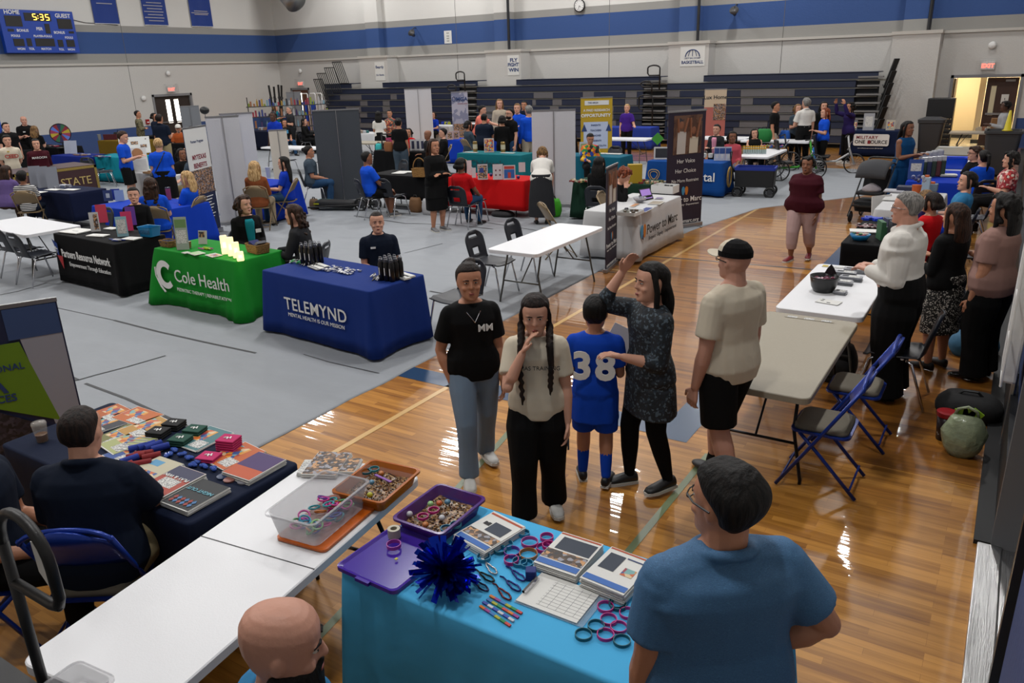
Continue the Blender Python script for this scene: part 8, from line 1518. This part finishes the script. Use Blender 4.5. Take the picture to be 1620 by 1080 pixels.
# ---------------------------------------------------------------- left side goods
t = thing('poster_board', 'big white tilted poster board with brown and blue pictures', 'poster', (*on(215, 243), .757), facing(-18.6, 13.2, -4)); R_ = MX.Rotation(-.35, 3, 'X'); up = R_ @ V((0, 0, 1)); M().box(up*.25, (.85, .02, .5), R_).obj('board', WHT, t)
m = M(); 
for k, (cx_, cz_, w_, h_) in enumerate(((0, .45, .34, .14), (-.45, .32, .3, .12), (.42, .3, .3, .14), (-.6, .55, .06, .05), (.55, .6, .06, .05), (-.3, .15, .2, .1))): m.k = k % 2; m.box(up*cz_*.7+R_ @ V((cx_*.58, -.012, 0)), (w_*.6, .003, h_*.7), R_)
m.obj('pictures', [PHOTO, col('3a5a8a')], t); M().box((0, .25, .17), (.6, .02, .36), MX.Rotation(.5, 3, 'X')).obj('easel_back', DKG, t)
t = thing('poster_board', 'white sign board with a round brown emblem on the white booth', 'poster', (*on(223, 272), .757), facing(-17.1, 11.75, 6)); R_ = MX.Rotation(-.15, 3, 'X'); up = R_ @ V((0, 0, 1)); M().box(up*.28, (.4, .02, .56), R_).obj('board', WHT, t)
o = M().lathe([(.12, 0), (.12, .01), (.07, .012)], 24).obj('emblem', col('9a6a42'), t, tuple(up*.43+V((0, -.012, 0)))); o.rotation_euler = (PI/2-.15, 0, 0); m = M()
for k in range(8): m.box(up*(.27-.033*k)+R_ @ V((0, -.012, 0)), (.32, .002, .01), R_)
m.obj('text_lines', col('8a8a8c'), t); M().box((0, .12, .15), (.3, .02, .3), MX.Rotation(.4, 3, 'X')).obj('easel_back', DKG, t)
x, y = on(238, 274, ZR); tag(M().box((0, 0, .02), (.3, .2, .04)).box((.05, .0, .05), (.15, .1, .03)).obj('snack_tray', col('8a6a4a'), None, (x, y, ZR)), 'brown tray of small goods on the white booth', 'tray')
for i, (px, py, lab) in enumerate(((58, 296, 'leftmost leaning grey display card on the State booth'), (70, 297, 'second leaning grey display card on the State booth'), (85, 298, 'widest leaning grey display card on the State booth'))): x, y = on(px, py, ZR); easel_sign(lab, x, y, ZR, .9, .22, .45, '6a6e78', [], .3, 'display_card')
for i, (px, py) in enumerate(((60, 304), (85, 300), (112, 300))): x, y = on(px, py, ZR); paperstack('white papers on the State booth, %s' % ('left', 'middle', 'right end')[i], x, y, ZR, .2, .35, .18, 2, [], name='paper_stack')
x, y = on(92, 288, .9); scatter('crumpled silver wrapped goods on the State booth', 95, 296, ['8a8c96', 'a8aab0', '5a6478'], 26, .15, .12, ZR, 'wrapped_goods', 'goods', (.09, .07, .06))
for i, (px, py, lab) in enumerate(((108, 243, 'left of two grey folded cards on the dark royal blue table'), (117, 243, 'right of two grey folded cards on the dark royal blue table'))): x, y = on(px, py, ZR); easel_sign(lab, x, y, ZR, .7, .2, .4, '8a90a0', [], .3, 'display_card')
for lab, px, py, c in (('small goods on the turquoise table', 160, 248, ['1c4a7a', '9a9aa0', '5a2a4a']), ('small goods on the dark royal blue table', 128, 245, ['9a9aa0', '7a5a4a', '3a3a5a']), ('small goods on the black table by the prize wheel', 86, 231, ['8a1a3a', '1a1a22', '9a9aa0'])): scatter(lab, px, py, c, 26, .35, .12, ZR, 'small_goods', 'goods', (.09, .06, .02))
x, y = on(175, 221, ZR); t = thing('sign_box', 'low maroon sign on the gold table', 'sign', (x, y, ZR), .5); M().box((0, 0, .1), (.5, .06, .2)).obj('board', col('4a0c18'), t)
x, y = on(158, 221, ZR); t = thing('pitcher', 'clear pitcher on the gold table', 'pitcher', (x, y, ZR)); M().lathe([(.05, 0), (.06, .16), (.07, .2), (0, .2)], 12).obj('jug', mat('clear_pitcher', '8a8a84', .2, alpha=.7), t)
t = slump('black bag on the wall side of the gold table', -29.6, 18.3, .5, .4, .45, '0c0d12'); t.location.z = .5; tag(M().box((0, 0, .25), (.5, .5, .5)).obj('storage_box', DKG, None, (-29.6, 18.3, 0), bevel=.02), 'dark box under the black bag by the gold table', 'box')
# volleyball standards, product rack in the far left corner
for i, (px0, px1, yb, yt) in enumerate(((439, 425, 215, 135), (441, 433, 212, 137), (446, 440, 205, 134), (446, 445, 205, 135))):
    a = aY(px0, yb, 27.8); b = aY(px1, yt, 27.8); t = thing('net_post', 'black padded volleyball post, %s of the four in the far corner' % ('leftmost', 'second', 'third', 'rightmost')[i], 'post', (a.x, 27.8, 0), 0, 'volleyball posts in the far corner'); M().tube([(0, 0, .05), (b.x-a.x, 0, b.z)], .05, 9).obj('post', BLK, t); M().lathe([(.1, 0), (.1, .05), (0, .06)], 12).obj('base', BLK, t)
    for zf in (.5, .75): M().lathe([(.07, -.05), (.07, .05)], 9).obj('collar', DKG, t, ((b.x-a.x)*zf, 0, b.z*zf))
for i, (px, c, wd) in enumerate(((489, '0a3a9a', .1), (501, '0a3a9a', .28), (511, 'b4b4b8', .08))):
    a = aY(px, 212, 27.0); t = thing('goal_frame', ('blue padded post left of the far corner goal', 'wide blue pad of the far corner goal', 'white framed blue pad nearest the bleachers')[i], 'goal post', (a.x, 27.0, 0)); M().box((0, 0, .85), (wd, .12, 1.6)).obj('pad', mat('pad_'+c, c, .6), t, bevel=.03); M().tube([(-.18, 0, .02), (-.18, 0, 1.95), (-.14, 0, 2.0), (.14, 0, 2.0), (.18, 0, 1.95), (.18, 0, .02)], .025, 7).obj('white_frame', WTX, t, smooth=True)
t = thing('product_shelf', 'tall wire shelf packed with colourful products behind the tall white banner back', 'shelf', (-26.4, 24.15, 0), facing(-25, 22.9)); 
for z_ in (.3, .75, 1.2, 1.62): M().box((0, 0, z_), (3.4, .5, .03)).obj('shelf_board', DKG, t)
for s in (-1.65, -.55, .55, 1.65): M().tube([(s, .2, 0), (s, .2, 2.0)], .02, 6).obj('upright', BLK, t)
PC_ = ['7a8a2a', '2a3a7a', '8a2a3a', 'a0a0a4', '9a7a2a', '3a2a5a', '1a1a20', '6a8a9a', '8a5a3a']
for z_, n_ in ((1.635, 30), (1.215, 26), (.765, 16)):
    for k in range(n_):
        x_ = -1.6+3.2*k/(n_-1)+rnd.uniform(-.02, .02); hh = rnd.uniform(.1, .3); c = rnd.choice(PC_); d = MX.Rotation(t.rotation_euler.z, 3, 'Z') @ V((x_, -.1, 0)); m = M()
        if k % 3: m.box((0, 0, hh/2), (.07, .08, hh))
        else: m.lathe([(.035, 0), (.035, hh*.7), (.014, hh*.85), (.014, hh), (0, hh)], 8)
        tag(m.obj('product', col(c), None, (-26.4+d.x, 24.15+d.y, z_), t.rotation_euler.z), 'small packaged product on the %s shelf of the wire rack' % {1.635: 'top', 1.215: 'middle', .765: 'lower'}[z_], 'product', 'products on the wire shelf')
t = thing('black_hat_stand', 'round black pad on a thin stem above the white banner backs', 'stand', (*aY(326, 190, 13.5).xy, 0)); M().tube([(0, 0, 0), (0, 0, 1.98)], .012, 6).obj('stem', STL, t); M().ball((0, 0, 2.05), (.12, .12, .1), 12, 8).obj('pad', BLK, t, smooth=True); M().lathe([(.2, 0), (.2, .02), (0, .025)], 14).obj('base', BLK, t)
for lab, px, py, c in (('orange and yellow cups on the white cloth near the grey banner', 561, 209, ['b0701a', '8a2a3a']), ('white and teal parcels on the white cloth near the grey banner', 575, 210, ['a0a0a4', '1a5a5a', '8a7a6a']), ('goods on the navy booth behind the man in royal blue', 416, 205, ['5a6a8a', '7a5a4a', '9a9aa0']), ('blue and yellow toys on the black table left of the MGA banner', 706, 196, ['0c2aa0', 'a0a02a'])): scatter(lab, px, py, c, 16, .2, .1, ZR, 'small_goods', 'goods', (.1, .1, .14))
for i, (px, py) in enumerate(((653, 238), (661, 238), (668, 238))): x, y = on(px, py, ZR); holder('%s white brochure holder right of the tan handbag' % ('left', 'middle', 'right')[i], x, y, ZR, .6, 'b4b4b6', .14, .3, [(.1, 0, .5, .7, '1a2040')])
for i, (px, py) in enumerate(((712, 221), (722, 220))): x, y = on(px, py, ZR); easel_sign(('pink patterned box near the brown folding chair', 'pale jar of goods near the brown folding chair')[i], x, y, ZR, .6, .2, .26, 'a08a8a', [(0, 0, .7, .7, PHOTO.name)], .1, 'goods_box', 'box')
x, y = on(782, 199, ZR); tag(M().box((0, 0, .25), (.9, .3, .5)).obj('white_case', WHT, None, (-17.9, 25.2, 0)), 'white case low behind the crowd before the bleachers', 'case')
for lab, px, py, w_, c in (('white easel card above the white banner back', 858, 187, .3, 'b0aca0'), ('yellow and white card left of the hat', 897, 187, .3, 'a0a020')):
    q = aY(px, py, 22.6); easel_sign(lab, q.x, 22.6, .757, .4, w_, max(.2, q.z-.62), c, [(0, .2, .7, .3, '3a3a40')], .1)
t = slump('red cooler bag at the left of the white banner back', *at(846, 203, .8).xy, .3, .3, .35, '7a0c14', 'cooler_bag'); t.location.z = .757
# ---------------------------------------------------------------- bleacher structure at the camera, handrail, sign, bin
Y7 = .98; f7 = lambda px, py: aY(px, py, Y7)
A_, B_ = f7(22, 918), f7(100, 968); zt_ = f7(60, 832).z; xl, xr, zb_ = A_.x, B_.x, (A_.z+B_.z)/2; rr = (xr-xl)/2
deckz = .62; da = at(0, 1038, deckz)
t = thing('handrail', 'big black looped handrail at the lower left beside the white table', 'handrail', (xl, Y7, deckz))
pts = [(0, 0, zt_-rr-deckz)] + [(rr-rr*math.cos(a), 0, zt_-rr-deckz+rr*math.sin(a)) for a in [PI*i/12 for i in range(1, 12)]] + [(2*rr, 0, zt_-rr-deckz), (2*rr, 0, zb_+.05-deckz), (2*rr-.02, 0, zb_+.01-deckz), (2*rr-.06, 0, zb_-deckz), (0, 0, zb_-deckz)]
M().tube(pts, .0185, 12, ball=True).obj('loop_rail', BLK, t, smooth=True); M().tube([(0, 0, 0), (0, 0, zt_-rr-deckz)], .0185, 12).obj('post', BLK, t, smooth=True); M().lathe([(.05, 0), (.05, .012), (0, .014)], 14).obj('foot_plate', BLK, t)
struct('trim_30', M().b2(-6, 1.2, -3.9, da.y, deckz-.06, deckz).b2(-6, 1.2, da.y-.05, da.y-.02, 0, deckz-.06), mat('near_deck', '2a2a2c', .5))
q = aY(66, 893, 1.3); t = thing('hanging_notice', 'white sheet of paper seen through the looped handrail, hung on a blue chair', 'paper', (q.x, 1.3, q.z-.11), -.1); M().add([(-.07, 0, .2), (.02, .01, .21), (.08, 0, .13), (.08, .0, -.03), (.0, .01, 0), (-.06, 0, .05)], [(0, 5, 4, 3, 2, 1)]).obj('sheet', PAP, t).modifiers.new('t', 'SOLIDIFY').thickness = .002
tub('corner of a clear plastic box at the bottom edge of the white table', 0, 0, .733, .1, .2, .14, .07, 'b4b4b8', .32, loc=at(128, 1102, .74)[:2])
